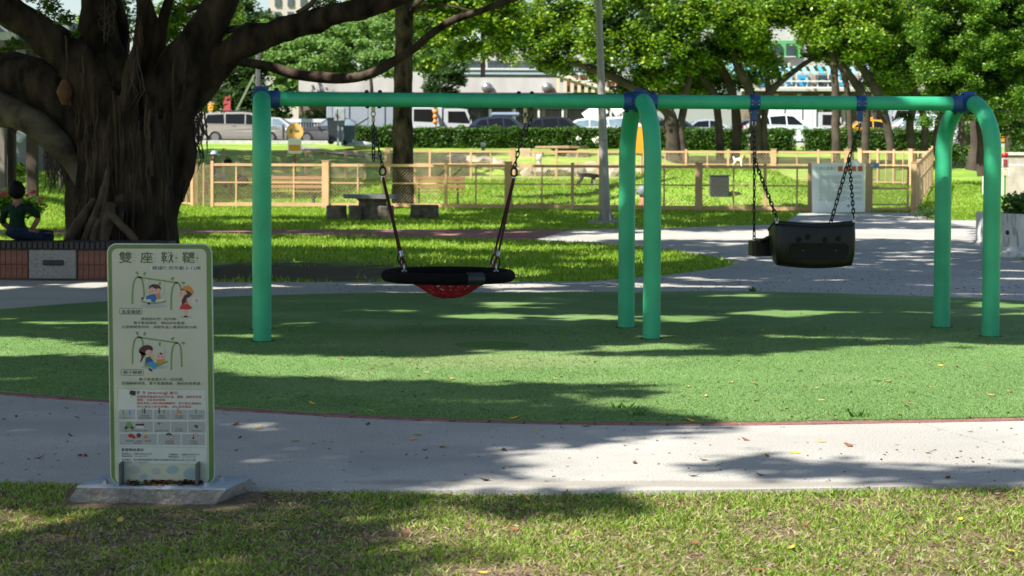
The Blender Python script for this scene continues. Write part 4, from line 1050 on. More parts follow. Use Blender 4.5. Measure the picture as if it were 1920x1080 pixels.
mb = MB(); mb.beam(top_, top_ + Vector((-1.4, -.3, .15)), .06, .06); build_w(mb, 'lamp_arm', m_post, lamp)
mb = MB(); mb.box(top_ + Vector((-1.7, -.36, .17)), (.7, .26, .1), rz=.2, bev=.03); build_w(mb, 'lamp_head', m_post, lamp)

# slatted benches inside the dog park
m_slat = mat('weathered_bench_wood', (.26, .13, .06), .75, .25, 9, .2, 30, stretch=(1, 8, 8)); m_iron = plain('dark_cast_iron', (.035, .033, .03), .6)
def bench(c, wd, rz, label, sh=.42):
    b = empty('park_bench', c, rz, label, 'bench', 'slatted benches in the dog park')
    for y in (-.19, -.07, .05): mb = MB(); mb.box((0, y, sh), (wd, .10, .035), bev=.006); mb.build('seat_slat', m_slat, b)
    for (z, y) in ((sh + .14, .16), (sh + .27, .19), (sh + .40, .22)): mb = MB(); mb.box((0, y, z), (wd, .03, .10), bev=.006, M=Matrix.Rotation(-.2, 3, 'X')); mb.build('back_slat', m_slat, b)
    for x in (-wd * .36, wd * .36):
        mb = MB(); mb.beam((x, -.2, 0), (x, -.2, sh - .02), .05, .05, up=(0, 1, 0)); mb.beam((x, .12, -.02), (x, .17, sh), .05, .06, up=(0, 1, 0)); mb.beam((x, .185, sh - .02), (x, .25, sh + .46), .05, .05, up=(0, 1, 0)); mb.beam((x, -.22, sh - .045), (x, .16, sh - .045), .05, .045); mb.build('leg_frame', m_iron, b)
    return b
b1 = G(822, 385.5); bench(b1, 1.62, .06, 'brown slatted bench just right of the slim tree trunk')
b2 = G(545, 385.5); bench(b2, 1.9, -.03, 'brown slatted bench seen through the fence left of the stone table')
# stone table and stools on the near lawn
m_stone = mat('mossy_weathered_stone', (.13, .11, .085), .95, .45, 7, .7, 22); m_stone_top = mat('grey_stone_top', (.17, .18, .185), .85, .25, 5, .3, 30)
st0 = G(697, 411); st = empty('stone_table', st0, 0, 'heavy stone slab table on a thick pedestal on the rear lawn', 'table')
mb = MB(); mb.lathe([(.001, -.05), (.40, -.05), (.37, .2), (.33, .42), (.42, .50), (.001, .50)], (0.02, 0, 0), 9, smooth=False); mb.build('pedestal', m_stone, st)
mb = MB(); q = [(.68 * math.copysign(abs(math.cos(a)) ** .6, math.cos(a)) * random.uniform(.96, 1.03), .45 * math.copysign(abs(math.sin(a)) ** .6, math.sin(a)) * random.uniform(.95, 1.04)) for a in np.linspace(0, 2 * math.pi, 24, endpoint=False)]
mb.prism(q, .501, .60); mb.build('table_top', m_stone_top, st)
for (px, py, rx, h, lb_) in ((631, 411, .26, .33, 'dark stone stool nearest the left corner of the stone table'), (665, 412, .15, .34, 'narrow pale stone stool tucked under the stone table'), (718, 411.5, .27, .33, 'stone stool in front of the table pedestal'), (797, 409.5, .36, .33, 'broad dark stone stool right of the stone table, below the trunk')):
    v = G(px, py); mb = MB(); n = 11
    rr = [random.uniform(.92, 1.06) for _ in range(n)]; pr = [(1.0, -.05), (1.02, .08), (.97, h * .7), (1.0, h - .03), (.94, h)]
    vs = [(rx * s_ * rr[k] * math.cos(2 * math.pi * k / n), rx * .8 * s_ * rr[k] * math.sin(2 * math.pi * k / n), z) for s_, z in pr for k in range(n)]
    mb.add(vs, [(i * n + k, i * n + (k + 1) % n, (i + 1) * n + (k + 1) % n, (i + 1) * n + k) for i in range(4) for k in range(n)] + [tuple(range(4 * n, 5 * n))])
    tag(mb.build('stone_stool', m_stone, None, v), lb_, 'stool', 'stone stools round the near table')
# second stone table beyond the far fence, with block seats
def gp(px, py, Y): v = P(px, py, Y); v.z = gz(v.x, v.y) - .03; return v
t2 = gp(1058, 300, 88); t2z = P(1058, 303, 88).z; t2.z = t2z
tb = empty('stone_table', t2, 0, 'mushroom shaped stone table with brown top on the terrace by the hedge', 'table')
mb = MB(); mb.lathe([(.001, -.3), (.22, -.3), (.2, 0), (.3, .3), (.62, .56), (.001, .56)], (0, 0, 0), 10, smooth=False); mb.build('pedestal', m_stone, tb)
mb = MB(); mb.lathe([(.001, .561), (1.15, .561), (1.2, .60), (1.18, .68), (.001, .70)], (-.1, 0, 0), 14, smooth=False); mb.build('table_top', mat('brown_stone_top', (.30, .19, .12), .8, .2, 5), tb)
m_tanst = mat('tan_stone', (.42, .34, .24), .9, .3, 4, .4, 20)
for (px, w_, h, m_, lb_) in ((985, .55, .62, m_tanst, 'tan stone block seat left of the mushroom table'), (1006, .6, .5, m_tanst, 'paler tan block between the table and its left seat'), (1074, .55, .42, m_stone, 'low grey block seat right of the mushroom table'), (1090, .6, .5, m_stone, 'dark square block seat beside the lamp post, on the terrace')):
    v = P(px, 305, 87); mb = MB(); mb.box((0, 0, h / 2 - .15), (w_, w_ * .8, h + .3), bev=.03, rz=random.uniform(-.2, .2)); tag(mb.build('stone_block', m_, None, v), lb_, 'block seat', 'stone seats round the far table')
# retaining rocks: each its own stone
def rock(c, r, label, cat, m_, seed, flat=.7, group='boulders of the terrace edge'):
    b = bmesh.new(); bmesh.ops.create_icosphere(b, subdivisions=2, radius=1)
    for v in b.verts:
        q = v.co.copy(); d = noise.noise(q * 1.1 + Vector((seed * 3.1, 0, 0))) * .5 + noise.noise(q * 2.6 + Vector((0, seed * 1.7, 0))) * .2
        v.co = Vector((q.x * r[0], q.y * r[1], q.z * r[2])) * (1 + d)
    me = bpy.data.meshes.new('boulder'); b.to_mesh(me); b.free(); me.materials.append(m_)
    o = link('boulder', me, None, c); o.rotation_euler = (0, 0, seed * 1.3); return tag(o, label, cat, group)
m_rock1 = mat('tan_boulder', (.36, .30, .22), .95, .35, 3, .7, 12); m_rock2 = mat('grey_boulder', (.25, .23, .19), .95, .4, 3, .7, 12)
rk = [(818, 303, 16), (836, 300, 15), (858, 300, 22), (882, 303, 22), (908, 304, 20), (936, 308, 20), (962, 318, 22), (990, 324, 18), (1014, 322, 20), (1046, 326, 22), (1080, 322, 24), (1112, 320, 24), (1150, 322, 22), (1186, 322, 22), (1222, 320, 20)]
names_ = ['pointed', 'slabby', 'tall pale', 'flat', 'low', 'broad', 'cracked', 'small', 'tan', 'dark', 'rounded', 'large pale', 'squat', 'brown', 'end']
m_bk = [m_rock2, m_rock1]
where_ = ['first from the slim trunk', 'second from the slim trunk', 'third from the slim trunk', 'fourth from the slim trunk', 'fifth from the slim trunk', 'sixth, by the chain', 'seventh, below the block seats', 'eighth, below the block seats', 'ninth, below the mushroom table', 'tenth, below the mushroom table', 'above the running dog', 'left of the lamp post', 'right of the lamp post', 'behind the middle swing arch', 'last before the mound']
for i, (px, py, r_) in enumerate(rk):
    Y = 82.5; s_ = Y / F; rock(P(px, py, Y), (r_ * s_ * 1.05, r_ * s_ * .8, r_ * s_ * (.55 if py < 310 else .62)), f'{names_[i]} boulder of the terrace edge, {where_[i]}', 'boulder', m_bk[i % 2] if i % 3 else m_rock1, i + 1)

# litter bin and small dark box inside the near fence
def panel_bin(c, w_, h, name, label):
    b = empty(name, c, 0, label, 'bin'); m_ = mat('grey_bin', (.035, .037, .042), .6, .15, 8)
    mb = MB(); mb.box((0, 0, h / 2), (w_, w_ * .9, h), bev=.02); mb.build('body', m_, b)
    mb = MB(); mb.box((0, 0, h + .025), (w_ + .05, w_ * .95, .05), bev=.015); mb.build('lid', m_, b)
    mb = MB(); mb.box((0.02, -w_ * .46, .10), (.12, .03, .10), bev=.01); mb.build('label_plate', plain('bin_label', (.4, .42, .45)), b); return b
panel_bin(G(1348, 386), .56, .9, 'litter_bin', 'dark grey upright litter bin behind the near fence')
mb = MB(); v = G(1406, 386); mb.box((0, 0, .06), (.2, .2, .14), bev=.015); mb.box((0, 0, .135), (.22, .22, .02)); tag(mb.build('ground_box', plain('dark_box', (.06, .06, .065)), None, v), 'small dark box on the grass right of the litter bin', 'box')
# hydrant for dogs, half hidden by the middle arch
hy = empty('fire_hydrant', G(1206, 387.5), 0, 'red toy-like hydrant with grey top behind the middle arch', 'hydrant')
m_hr = plain('salmon_red', (.50, .13, .08)); m_hg = plain('blue_grey', (.20, .22, .28))
mb = MB(); mb.lathe([(.001, 0), (.17, 0), (.16, .06), (.11, .16), (.10, .34), (.001, .34)], (0, 0, 0), 14); mb.build('barrel', m_hr, hy)
mb = MB(); mb.lathe([(.10, .33), (.17, .36), (.175, .52), (.13, .62), (.05, .67), (.001, .67)], (0, 0, 0), 14); mb.build('bonnet', m_hg, hy)
mb = MB(); mb.cyl((-.21, 0, .44), (.21, 0, .44), .06, n=10); mb.build('outlet', m_hg, hy)
# round orange sign on a red pole, and its twin behind the middle arch
def round_sign(px, yc, Y, r_px, base_py, label, box=True, polem=None):
    s_ = Y / F; c = P(px, yc, Y); z0 = gz(c.x, c.y) - .05; o = empty('round_sign', (c.x, c.y, z0), 0, label, 'sign', None)
    h = c.z - z0; m_or = plain('sign_orange', (.75, .42, .12) if box else (.72, .33, .015)); r_ = r_px * s_
    mb = MB(); mb.cyl((0, .03, 0), (0, .03, h), .035, n=10); mb.build('pole', polem or plain('red_pole', (.33, .04, .02)), o)
    M_ = Matrix.Rotation(math.pi / 2, 3, 'X')
    mb = MB(); mb.lathe([(.001, -.02), (r_, -.02), (r_, .02), (.001, .02)], (0, 0, 0), 22, smooth=False); mb.v = [tuple(M_ @ Vector(v) + Vector((0, -.02, h))) for v in mb.v]; disc = mb.build('disc', m_or, o)
    if box:
        mb = MB(); mb.box((0, -.07, h - 27 * s_), (25 * s_, .06, 29 * s_), bev=.02); bx_ = mb.build('panel', plain('sign_white', (.72, .70, .66)), o)
        mb = MB(); mb.box((0, -.103, h - 30 * s_), (21 * s_, .01, 11 * s_)); mb.build('orange_square', plain('deep_orange', (.62, .27, .02)), bx_)
        mb = MB(); mb.box((-7 * s_, -.05, h + 1 * s_), (4 * s_, .012, 8 * s_), bev=.003); mb.box((3 * s_, -.05, h + 2 * s_), (9 * s_, .012, 4 * s_), bev=.003); mb.build('pictogram', plain('sign_dark', (.24, .17, .1)), disc)
    return o
round_sign(553, 247, 63, 16, 0, 'orange round topped sign with white panel on a red pole in the dog park')
round_sign(1203, 262, 66, 26, 0, 'yellow disc sign on a tan pole glimpsed inside the middle arch', False, m_fence)
for (px, y0, y1, Y, lb_) in ((906, 267, 295, 93, 'short grey bollard light with white cap before the hedge'), (1011, 290, 328, 83, 'pale bollard light standing among the terrace boulders')):
    a, b = P(px, y1, Y), P(px, y0, Y); o = empty('bollard_light', a, 0, lb_, 'bollard light', 'bollard lights'); h = b.z - a.z
    mb = MB(); mb.cyl((0, 0, -.1), (0, 0, h * .72), .085, n=12); mb.build('post', plain('bollard_grey', (.16, .19, .22)) if px < 1000 else plain('bollard_pale', (.4, .45, .5)), o)
    mb = MB(); mb.lathe([(.085, h * .72), (.12, h * .74), (.12, h * .95), (.09, h), (.001, h)], (0, 0, 0), 12); mb.build('cap', plain('bollard_white', (.6, .6, .56)), o)

# ================================================================== LEDGE BENCH ROUND THE BANYAN
le = empty('tiled_ledge_bench', G(100, 522), 0, 'low tiled seating ledge with dark slatted top below the banyan', 'bench')
m_tile = mat('red_brown_tile', (.20, .075, .045), .6, .25, 10, .1, 40); m_gran = mat('grey_granite', (.28, .27, .25), .8, .35, 60, .2, 90); m_dslat = mat('dark_timber_slat', (.028, .023, .022), .6, .4, 20, .2, 40); m_mort = plain('mortar', (.16, .12, .10), .9)
la, lb2 = G(-260, 521), G(318, 524); lu = (lb2 - la).normalized(); lv = Vector((-lu.y, lu.x, 0)); LL = (lb2 - la).length; LH = .365
def lp(u, v, z): return la + lu * u + lv * v + Vector((0, 0, z))
rzl = math.atan2(lu.y, lu.x)
mb = MB(); mb.box(lp(LL / 2, .26, LH / 2 - .03), (LL - .02, .44, LH + .06), rz=rzl); build_w(mb, 'core_wall', m_mort, le)
def uof(px):
    lo, hi = 0, LL
    for _ in range(30):
        m_ = (lo + hi) / 2
        if proj(lp(m_, 0, .1))[0] < px: lo = m_
        else: hi = m_
    return lo
g0_, g1_ = uof(55), uof(143)
tb_ = MB(); tb_.box((0, 0, 0), (.066, .03, .176), bev=.003); tme = tb_.mesh('tile', m_tile)
u = .04
while u < LL - .04:
    if not (g0_ - .04 < u < g1_ + .04):
        for z in (.09, .272): link('tile', tme, le, lp(u, .024 + random.uniform(-.002, .002), z) - wloc(le), (0, 0, rzl))
    u += .07
mb = MB(); mb.box(lp((g0_ + g1_) / 2, .01, LH / 2), (g1_ - g0_, .06, LH - .004), rz=rzl, bev=.008); gr = build_w(mb, 'granite_panel', m_gran, le)
mb = MB(); mb.box(lp((uof(82) + uof(120)) / 2, -.03, .205), (.26, .03, .065), rz=rzl, bev=.01); build_w(mb, 'vent_slot', plain('dark_slot', (.03, .03, .03)), gr)
sb = MB(); sb.box((0, 0, 0), (.055, .52, .085), bev=.005); sme = sb.mesh('slat', m_dslat); u = .03
while u < LL: link('slat', sme, le, lp(u, .215, LH + .06 + random.uniform(-.003, .003)) - wloc(le), (0, 0, rzl)); u += .066
mb = MB(); mb.box(lp(LL / 2, .22, LH + .008), (LL, .46, .02), rz=rzl); build_w(mb, 'seat_bearer', m_dslat, le)

# ================================================================== CONCRETE PLANTER AND RIGHT EDGE
m_white = mat('stained_white_paint', (.58, .60, .60), .8, .5, 5, .3, 20, col2=(.20, .22, .24), lo=.28, hi=.5, stretch=(3, 3, .7))
pc = G(1990, 487); pc = Vector((pc.x, pc.y + 1.2, 0))
pl_ = empty('concrete_planter', pc, 0, 'stained white concrete planter full of leafy plants at the right edge', 'planter')
PR = pc.x - G(1877, 480).x
mb = MB(); mb.lathe([(.001, -.05), (PR + .12, -.05), (PR + .12, .06), (PR * .98, .10), (PR * .97, .16), (PR * 1.03, .60), (PR * 1.05, .68), (PR * .96, .68), (PR * .94, .55), (.001, .55)], (0, 0, 0), 22); mb.build('basin', m_white, pl_)
for (px, z_) in ((1884, .42), (1884, .30), (1897, .26), (1910, .38)):
    d_ = math.asin(min(1, abs((P(px, 440, pc.y - 1).x - pc.x) / (PR * 1.01)))); mb = MB(); mb.ball((-PR * 1.0 * math.sin(d_), -PR * 1.0 * math.cos(d_), z_), (.035, .035, .04), 8, 6); mb.build('rust_stain', plain('rust', (.06, .035, .02), .9), pl_)
# upright end slab at its left
v = G(1846, 458); mb = MB(); mb.box((0, 0, .28), (.1, .7, .60), bev=.02, rz=.1); mb.box((0, 0, .0), (.16, .8, .1), bev=.02, rz=.1); tag(mb.build('concrete_upright', m_white, None, v), 'thin weathered white concrete upright left of the planter', 'concrete slab')
v = G(1853, 470); mb = MB(); mb.box((.02, -.2, .07), (.11, .16, .22), bev=.03); tag(mb.build('concrete_stub', m_white, None, v), 'short pale stub at the foot of the concrete upright', 'concrete stub')
m_plant = leafmat('planter_leaf', [(.04, .10, .015), (.06, .14, .02), (.09, .19, .035), (.16, .24, .07)], .4, .4, .5)
c_ = in_clumps([(0, 0, .72, PR * .95, PR * .9, .16), (-PR * .6, -.2, .85, .3, .3, .18), (-PR * .2, -.5, .9, .35, .3, .22)], 2600, .9); c_ = c_[c_[:, 2] > .56]
o = link('foliage', leaf_mesh('foliage', c_, .09, m_plant, .6, .5), pl_)
# white pole, red-topped post box, graffiti wall
v = G(1843.5, 381); mb = MB(); mb.cyl((0, 0, 0), (0, 0, 1.95), .035, n=10); mb.ball((0, 0, 1.95), .04, 10, 6); mb.cyl((0, 0, 0), (0, 0, .04), .09, n=10); tag(mb.build('white_pole', plain('white_pole', (.6, .6, .58)), None, (v.x, v.y, 0)), 'slim white pole behind the rightmost swing leg', 'pole')
Yp = 58.; v = P(1883, 366, Yp); bxo = empty('alarm_post', (v.x, v.y, v.z), 0, 'cream alarm post with a red lamp and red dial at the right edge', 'alarm post'); s_ = Yp / F
mb = MB(); mb.box((0, 0, 24 * s_), (10 * s_, .12, 50 * s_), bev=.01); mb.build('post', plain('cream_post', (.62, .55, .40)), bxo)
mb = MB(); mb.box((0, 0, 61 * s_), (12 * s_, .2, 18 * s_), bev=.02); bb_ = mb.build('box', plain('grey_box', (.42, .42, .44)), bxo)
mb = MB(); mb.box((-.01, -.11, 61 * s_), (7 * s_, .02, 13 * s_), bev=.01); mb.build('dial', plain('dial_red', (.30, .03, .04)), bb_)
mb = MB(); mb.lathe([(.001, 71 * s_), (7 * s_, 71 * s_), (6.6 * s_, 78 * s_), (3 * s_, 80 * s_), (.001, 80 * s_)], (0, 0, 0), 14); mb.build('lamp', plain('red_lamp', (.45, .01, .015), .3), bxo)
mb = MB(); v2 = P(1884, 372, Yp - .5); mb.cyl((0, 0, 0), (0, 0, .62), .025, n=8); mb.ball((0, 0, .64), .04, 8, 6); tag(mb.build('green_stake', plain('green_stake', (.03, .2, .07)), None, v2), 'short green stake in front of the alarm post', 'stake')
m_wall = mat('stained_concrete_wall', (.30, .27, .235), .9, .35, 2, .3, 14)
wa, wb = P(1876, 352, 63), P(2150, 362, 56); wz = wa.z - .2
gw = empty('graffiti_wall', (wa.x, wa.y, wz), 0, 'stained low concrete wall with white graffiti at the right edge', 'wall')
mb = MB(); mb.beam((0, 0, .62), (wb.x - wa.x, wb.y - wa.y, .62), .25, 1.24); mb.build('wall_body', m_wall, gw)
mb = MB(); mb.beam((0, -.03, 1.28), (wb.x - wa.x, wb.y - wa.y - .03, 1.28), .38, .09); mb.build('coping', m_kerb, gw)
mb = MB(); mb.beam((0, -.06, .93), (wb.x - wa.x, wb.y - wa.y - .06, .93), .22, .06); mb.build('string_course', m_kerb, gw)
ud = (Vector((wb.x - wa.x, wb.y - wa.y, 0))).normalized(); un = Vector((ud.y, -ud.x, 0))
def gfn(px, py): return ud * px * .0175 + un * .131 + Vector((0, 0, .86 - py * .0175))
mb = MB()
for pts in ([(0, 8), (1, 2), (4, 0), (4, 8), (2, 12)], [(12, 2), (7, 2), (6, 7), (11, 10), (10, 15), (6, 16)], [(15, 1), (16, 4)], [(15, 7), (16, 15)], [(20, 1), (22, 3)], [(20, 7), (24, 6), (22, 16)], [(27, 3), (26, 12), (31, 11)], [(33, 2), (30, 12)], [(34, 8), (40, 8)], [(37, 2), (37, 15)]):
    pts = curve([Vector(p) for p in pts], 4); n = len(pts); vs = []
    for i, p in enumerate(pts):
        t = (pts[min(i + 1, n - 1)] - pts[max(i - 1, 0)]).normalized(); nn = Vector((-t.y, t.x)) * 1.2; vs += [gfn(p.x + nn.x, p.y + nn.y), gfn(p.x - nn.x, p.y - nn.y)]
    mb.add(vs, [(2 * i, 2 * i + 1, 2 * i + 3, 2 * i + 2) for i in range(n - 1)])
mb.build('graffiti', plain('white_spray', (.72, .72, .72), .8), gw)

# ================================================================== PEOPLE AND DOGS
m_skin = mat('skin', (.26, .13, .085), .7, .1, 10); m_black = mat('black_hair', (.004, .0035, .0035), .7, .3, 30, spec=.15); m_gshirt = mat('dark_green_tshirt', (.012, .030, .018), .95, .3, 9, .8, 22, spec=.05); m_jean = mat('blue_jeans', (.02, .035, .06), .95, .3, 12, .6, 30, spec=.05)
m_beige = mat('beige_trousers', (.40, .31, .22), .9, .15, 5); m_mag = mat('magenta_top', (.16, .015, .055), .9, .2, 8); m_greytr = mat('grey_trousers', (.30, .27, .28), .9, .2, 8); m_shoe = plain('dark_shoe', (.03, .03, .035)); m_cap = mat('pale_blue_cap', (.35, .45, .52), .8, .15, 20)
def body(name, J, B, mats, parent, root, sub=2):
    """J name->(x,y,z,r); B (a,b,material index)"""
    bm_ = bmesh.new(); lay_ = bm_.verts.layers.skin.verify(); V_ = {}
    for k, (x, y, z, r_) in J.items():
        v = bm_.verts.new((x, y, z)); rr = r_ if hasattr(r_, '__len__') else (r_, r_); v[lay_].radius = rr; v[lay_].use_root = (k == root); V_[k] = v
    for a, b, _ in B: bm_.edges.new((V_[a], V_[b]))
    me = bpy.data.meshes.new(name); bm_.to_mesh(me); bm_.free(); o = bpy.data.objects.new(name, me); COL.objects.link(o)
    s_ = o.modifiers.new('s', 'SKIN'); s_.use_smooth_shade = True; s_.branch_smoothing = .5; q = o.modifiers.new('d', 'SUBSURF'); q.levels = sub
    bpy.context.view_layer.update(); m2 = bpy.data.meshes.new_from_object(o.evaluated_get(bpy.context.evaluated_depsgraph_get())); bpy.data.objects.remove(o); bpy.data.meshes.remove(me)
    for m_ in mats: m2.materials.append(m_)
    seg = [(Vector(J[a][:3]), Vector(J[b][:3]), i) for a, b, i in B]
    for p in m2.polygons:
        c_ = p.center; best = 1e9
        for a, b, i in seg:
            d = b - a; t = max(0, min(1, (c_ - a).dot(d) / max(d.length_squared, 1e-9))); l = (a + d * t - c_).length
            if l < best: best = l; p.material_index = i
        p.use_smooth = True
    m2.name = name; return link(name, m2, parent)
def hair(parent, c, r_, m_, name='hair', cut=-.25, sc=(1, 1.05, 1)):
    b = bmesh.new(); bmesh.ops.create_icosphere(b, subdivisions=3, radius=r_)
    for v in b.verts: v.co *= 1 + .16 * noise.noise(v.co * 22 + Vector((r_, 0, 3)))
    bmesh.ops.delete(b, geom=[v for v in b.verts if v.co.z < cut * r_ and v.co.y > -.2 * r_ - 1], context='VERTS')
    for v in b.verts: v.co = Vector((v.co.x * sc[0], v.co.y * sc[1], v.co.z * sc[2]))
    me = bpy.data.meshes.new(name); b.to_mesh(me); b.free(); me.materials.append(m_)
    for p in me.polygons: p.use_smooth = True
    return link(name, me, parent, c)
# seated on the ledge, back to us
Y0 = 25.35
def at(px, py, dy=0.0): v = P(px, py, Y0 + dy); return v
pp = at(45, 449); per = empty('person', (pp.x, pp.y, pp.z), 0, 'person in dark green t-shirt and jeans sitting on the ledge, back turned', 'person')
def rl(px, py, dy=0.0): v = at(px, py, dy); return (v.x - pp.x, v.y - pp.y, v.z - pp.z)
J = dict(pel=(*rl(34, 441), (.15, .12)), hipL=(*rl(20, 442), .11), wa=(*rl(31, 424), (.15, .105)), ch=(*rl(32, 402), (.165, .11)), up=(*rl(33, 388), (.11, .08)), nk=(*rl(32, 379), .05), hd=(*rl(31, 362, .02), (.082, .095)), ht=(*rl(31, 350, .02), (.06, .07)),
         sl=(*rl(10, 392), .06), el=(*rl(4, 416, .12), .045), wl=(*rl(22, 432, .25), .032), hl=(*rl(34, 436, .28), .036),
         sr=(*rl(56, 391), .06), er=(*rl(73, 407, .05), .042), wr=(*rl(61, 429, .10), .032), hr=(*rl(56, 435, .14), .036),
         kr=(*rl(93, 441, .25), .075), ar=(*rl(92, 460, .55), .05), kl=(*rl(66, 440, .45), .075), al=(*rl(70, 470, .8), .05))
body('body', J, [('pel', 'wa', 1), ('wa', 'ch', 0), ('ch', 'up', 0), ('up', 'nk', 2), ('nk', 'hd', 2), ('hd', 'ht', 2), ('up', 'sl', 0), ('sl', 'el', 0), ('el', 'wl', 2), ('wl', 'hl', 2), ('up', 'sr', 0), ('sr', 'er', 0), ('er', 'wr', 2), ('wr', 'hr', 2), ('pel', 'kr', 1), ('kr', 'ar', 1), ('pel', 'hipL', 1), ('hipL', 'kl', 1), ('kl', 'al', 1)], [m_gshirt, m_jean, m_skin], per, 'pel')
hair(per, Vector(rl(31, 357, -.01)), .112, m_black, cut=-.85, sc=(.95, 1.05, 1.15))
mb = MB(); mb.box(Vector(rl(84, 436.5, .2)), (.2, .14, .06), bev=.02); build_w_ = mb.build('pouch', m_blackp, per)
# standing by the wall, mostly behind the trunk
Yq = 56.; fb = P(122, 364, Yq); p2 = empty('person', fb, 0, 'person in beige trousers standing half hidden left of the banyan trunk', 'person')
J = dict(pel=(0, 0, .92, (.15, .11)), wa=(0, 0, 1.08, (.14, .1)), ch=(0, 0, 1.3, (.17, .11)), up=(0, 0, 1.42, .09), nk=(0, 0, 1.49, .05), hd=(0, -.02, 1.6, (.08, .095)), ht=(0, -.02, 1.7, .06), sl=(-.17, 0, 1.4, .06), el=(-.22, .02, 1.13, .045), hl=(-.2, -.08, .88, .04), sr=(.17, 0, 1.4, .06), er=(.22, .02, 1.13, .045), hr=(.2, -.1, .9, .04),
         kl=(-.10, -.01, .5, .085), al=(-.11, .02, .09, .07), fl=(-.12, -.12, .04, .045), kr=(.10, -.03, .5, .085), ar=(.11, 0, .09, .07), fr=(.12, -.14, .04, .045), h1=(-.09, 0, .85, .11), h2=(.09, 0, .85, .11))
BB = [('pel', 'wa', 0), ('wa', 'ch', 0), ('ch', 'up', 0), ('up', 'nk', 2), ('nk', 'hd', 2), ('hd', 'ht', 2), ('up', 'sl', 0), ('sl', 'el', 0), ('el', 'hl', 2), ('up', 'sr', 0), ('sr', 'er', 0), ('er', 'hr', 2), ('pel', 'h1', 1), ('h1', 'kl', 1), ('kl', 'al', 1), ('al', 'fl', 3), ('pel', 'h2', 1), ('h2', 'kr', 1), ('kr', 'ar', 1), ('ar', 'fr', 3)]
body('body', J, BB, [m_greytr, m_beige, m_skin, m_shoe], p2, 'pel'); hair(p2, (0, 0, 1.66), .11, m_black)
# sitting behind the fence in a cap, a dark bag held out
Yr = 64.; sbp = P(404, 347, Yr); sbp.z = gz(sbp.x, sbp.y); sr_ = Yr / F
def rq(px, py, dy=0.0): v = P(px, py, Yr + dy); return (v.x - sbp.x, v.y - sbp.y, v.z - sbp.z)
p3 = empty('person', sbp, 0, 'person in pale cap and magenta top sitting behind the left fence', 'person')
J = dict(pel=(*rq(399, 334), (.16, .13)), wa=(*rq(397, 324), (.15, .12)), ch=(*rq(396, 310), (.16, .12)), up=(*rq(397, 303), .09), nk=(*rq(399, 299), .05), hd=(*rq(402, 293), (.09, .09)), ht=(*rq(403, 288), .07), sr=(*rq(401, 305, -.16), .06), er=(*rq(408, 313, -.2), .05), hr=(*rq(420, 307, -.2), .045), sl=(*rq(401, 305, .16), .06), el=(*rq(409, 312, .2), .05), hl=(*rq(420, 308, .2), .045),
         kr=(*rq(419, 330, -.1), .085), ar=(*rq(421, 347, -.1), .06), fr=(*rq(427, 350, -.1), .05), kl=(*rq(418, 331, .12), .085), al=(*rq(418, 347, .12), .06), fl=(*rq(424, 350, .12), .05))
body('body', J, [('pel', 'wa', 0), ('wa', 'ch', 0), ('ch', 'up', 0), ('up', 'nk', 2), ('nk', 'hd', 2), ('hd', 'ht', 2), ('up', 'sl', 0), ('sl', 'el', 0), ('el', 'hl', 2), ('up', 'sr', 0), ('sr', 'er', 0), ('er', 'hr', 2), ('pel', 'kr', 1), ('kr', 'ar', 1), ('ar', 'fr', 3), ('pel', 'kl', 1), ('kl', 'al', 1), ('al', 'fl', 3)], [m_mag, m_greytr, m_skin, m_shoe], p3, 'pel')
hair(p3, rq(402, 289), .125, m_cap, 'cap', -.1); mb = MB(); v = Vector(rq(409, 290)); mb.box(v, (.2, .18, .025), bev=.01); mb.build('cap_brim', m_cap, p3)
mb = MB(); v = P(427, 303, Yr); mb.ball((0, 0, 0), (.14, .10, .085), 12, 8); mb.tube([(-.08, 0, .06), (-.03, 0, .12), (.05, 0, .11), (.09, 0, .05)], .012, 6); tag(mb.build('hand_bag', m_black, None, v), 'small black bag held out by the person in the cap', 'bag')
ws = P(404, 341, Yr + .1); mb = MB(); mb.box((0, 0, 0), (1.0, .4, .06), bev=.01); mb.box((-.4, 0, -.2), (.06, .36, .36)); mb.box((.4, 0, -.2), (.06, .36, .36)); tag(mb.build('low_bench', m_slat, None, (ws.x + .1, ws.y, ws.z - .02)), 'low wooden bench under the person in the cap', 'bench')
mb = MB(); v = G(453, 350, .35); v = P(455, 346, 63.5); mb.ball((0, 0, .1), (.2, .16, .18), 12, 8); mb.ball((-.1, 0, .22), (.09, .09, .1), 10, 6); tag(mb.build('dark_bag', plain('dark_bag', (.04, .035, .035), .8), None, v), 'dark bag lying on the grass right of the seated person', 'bag')
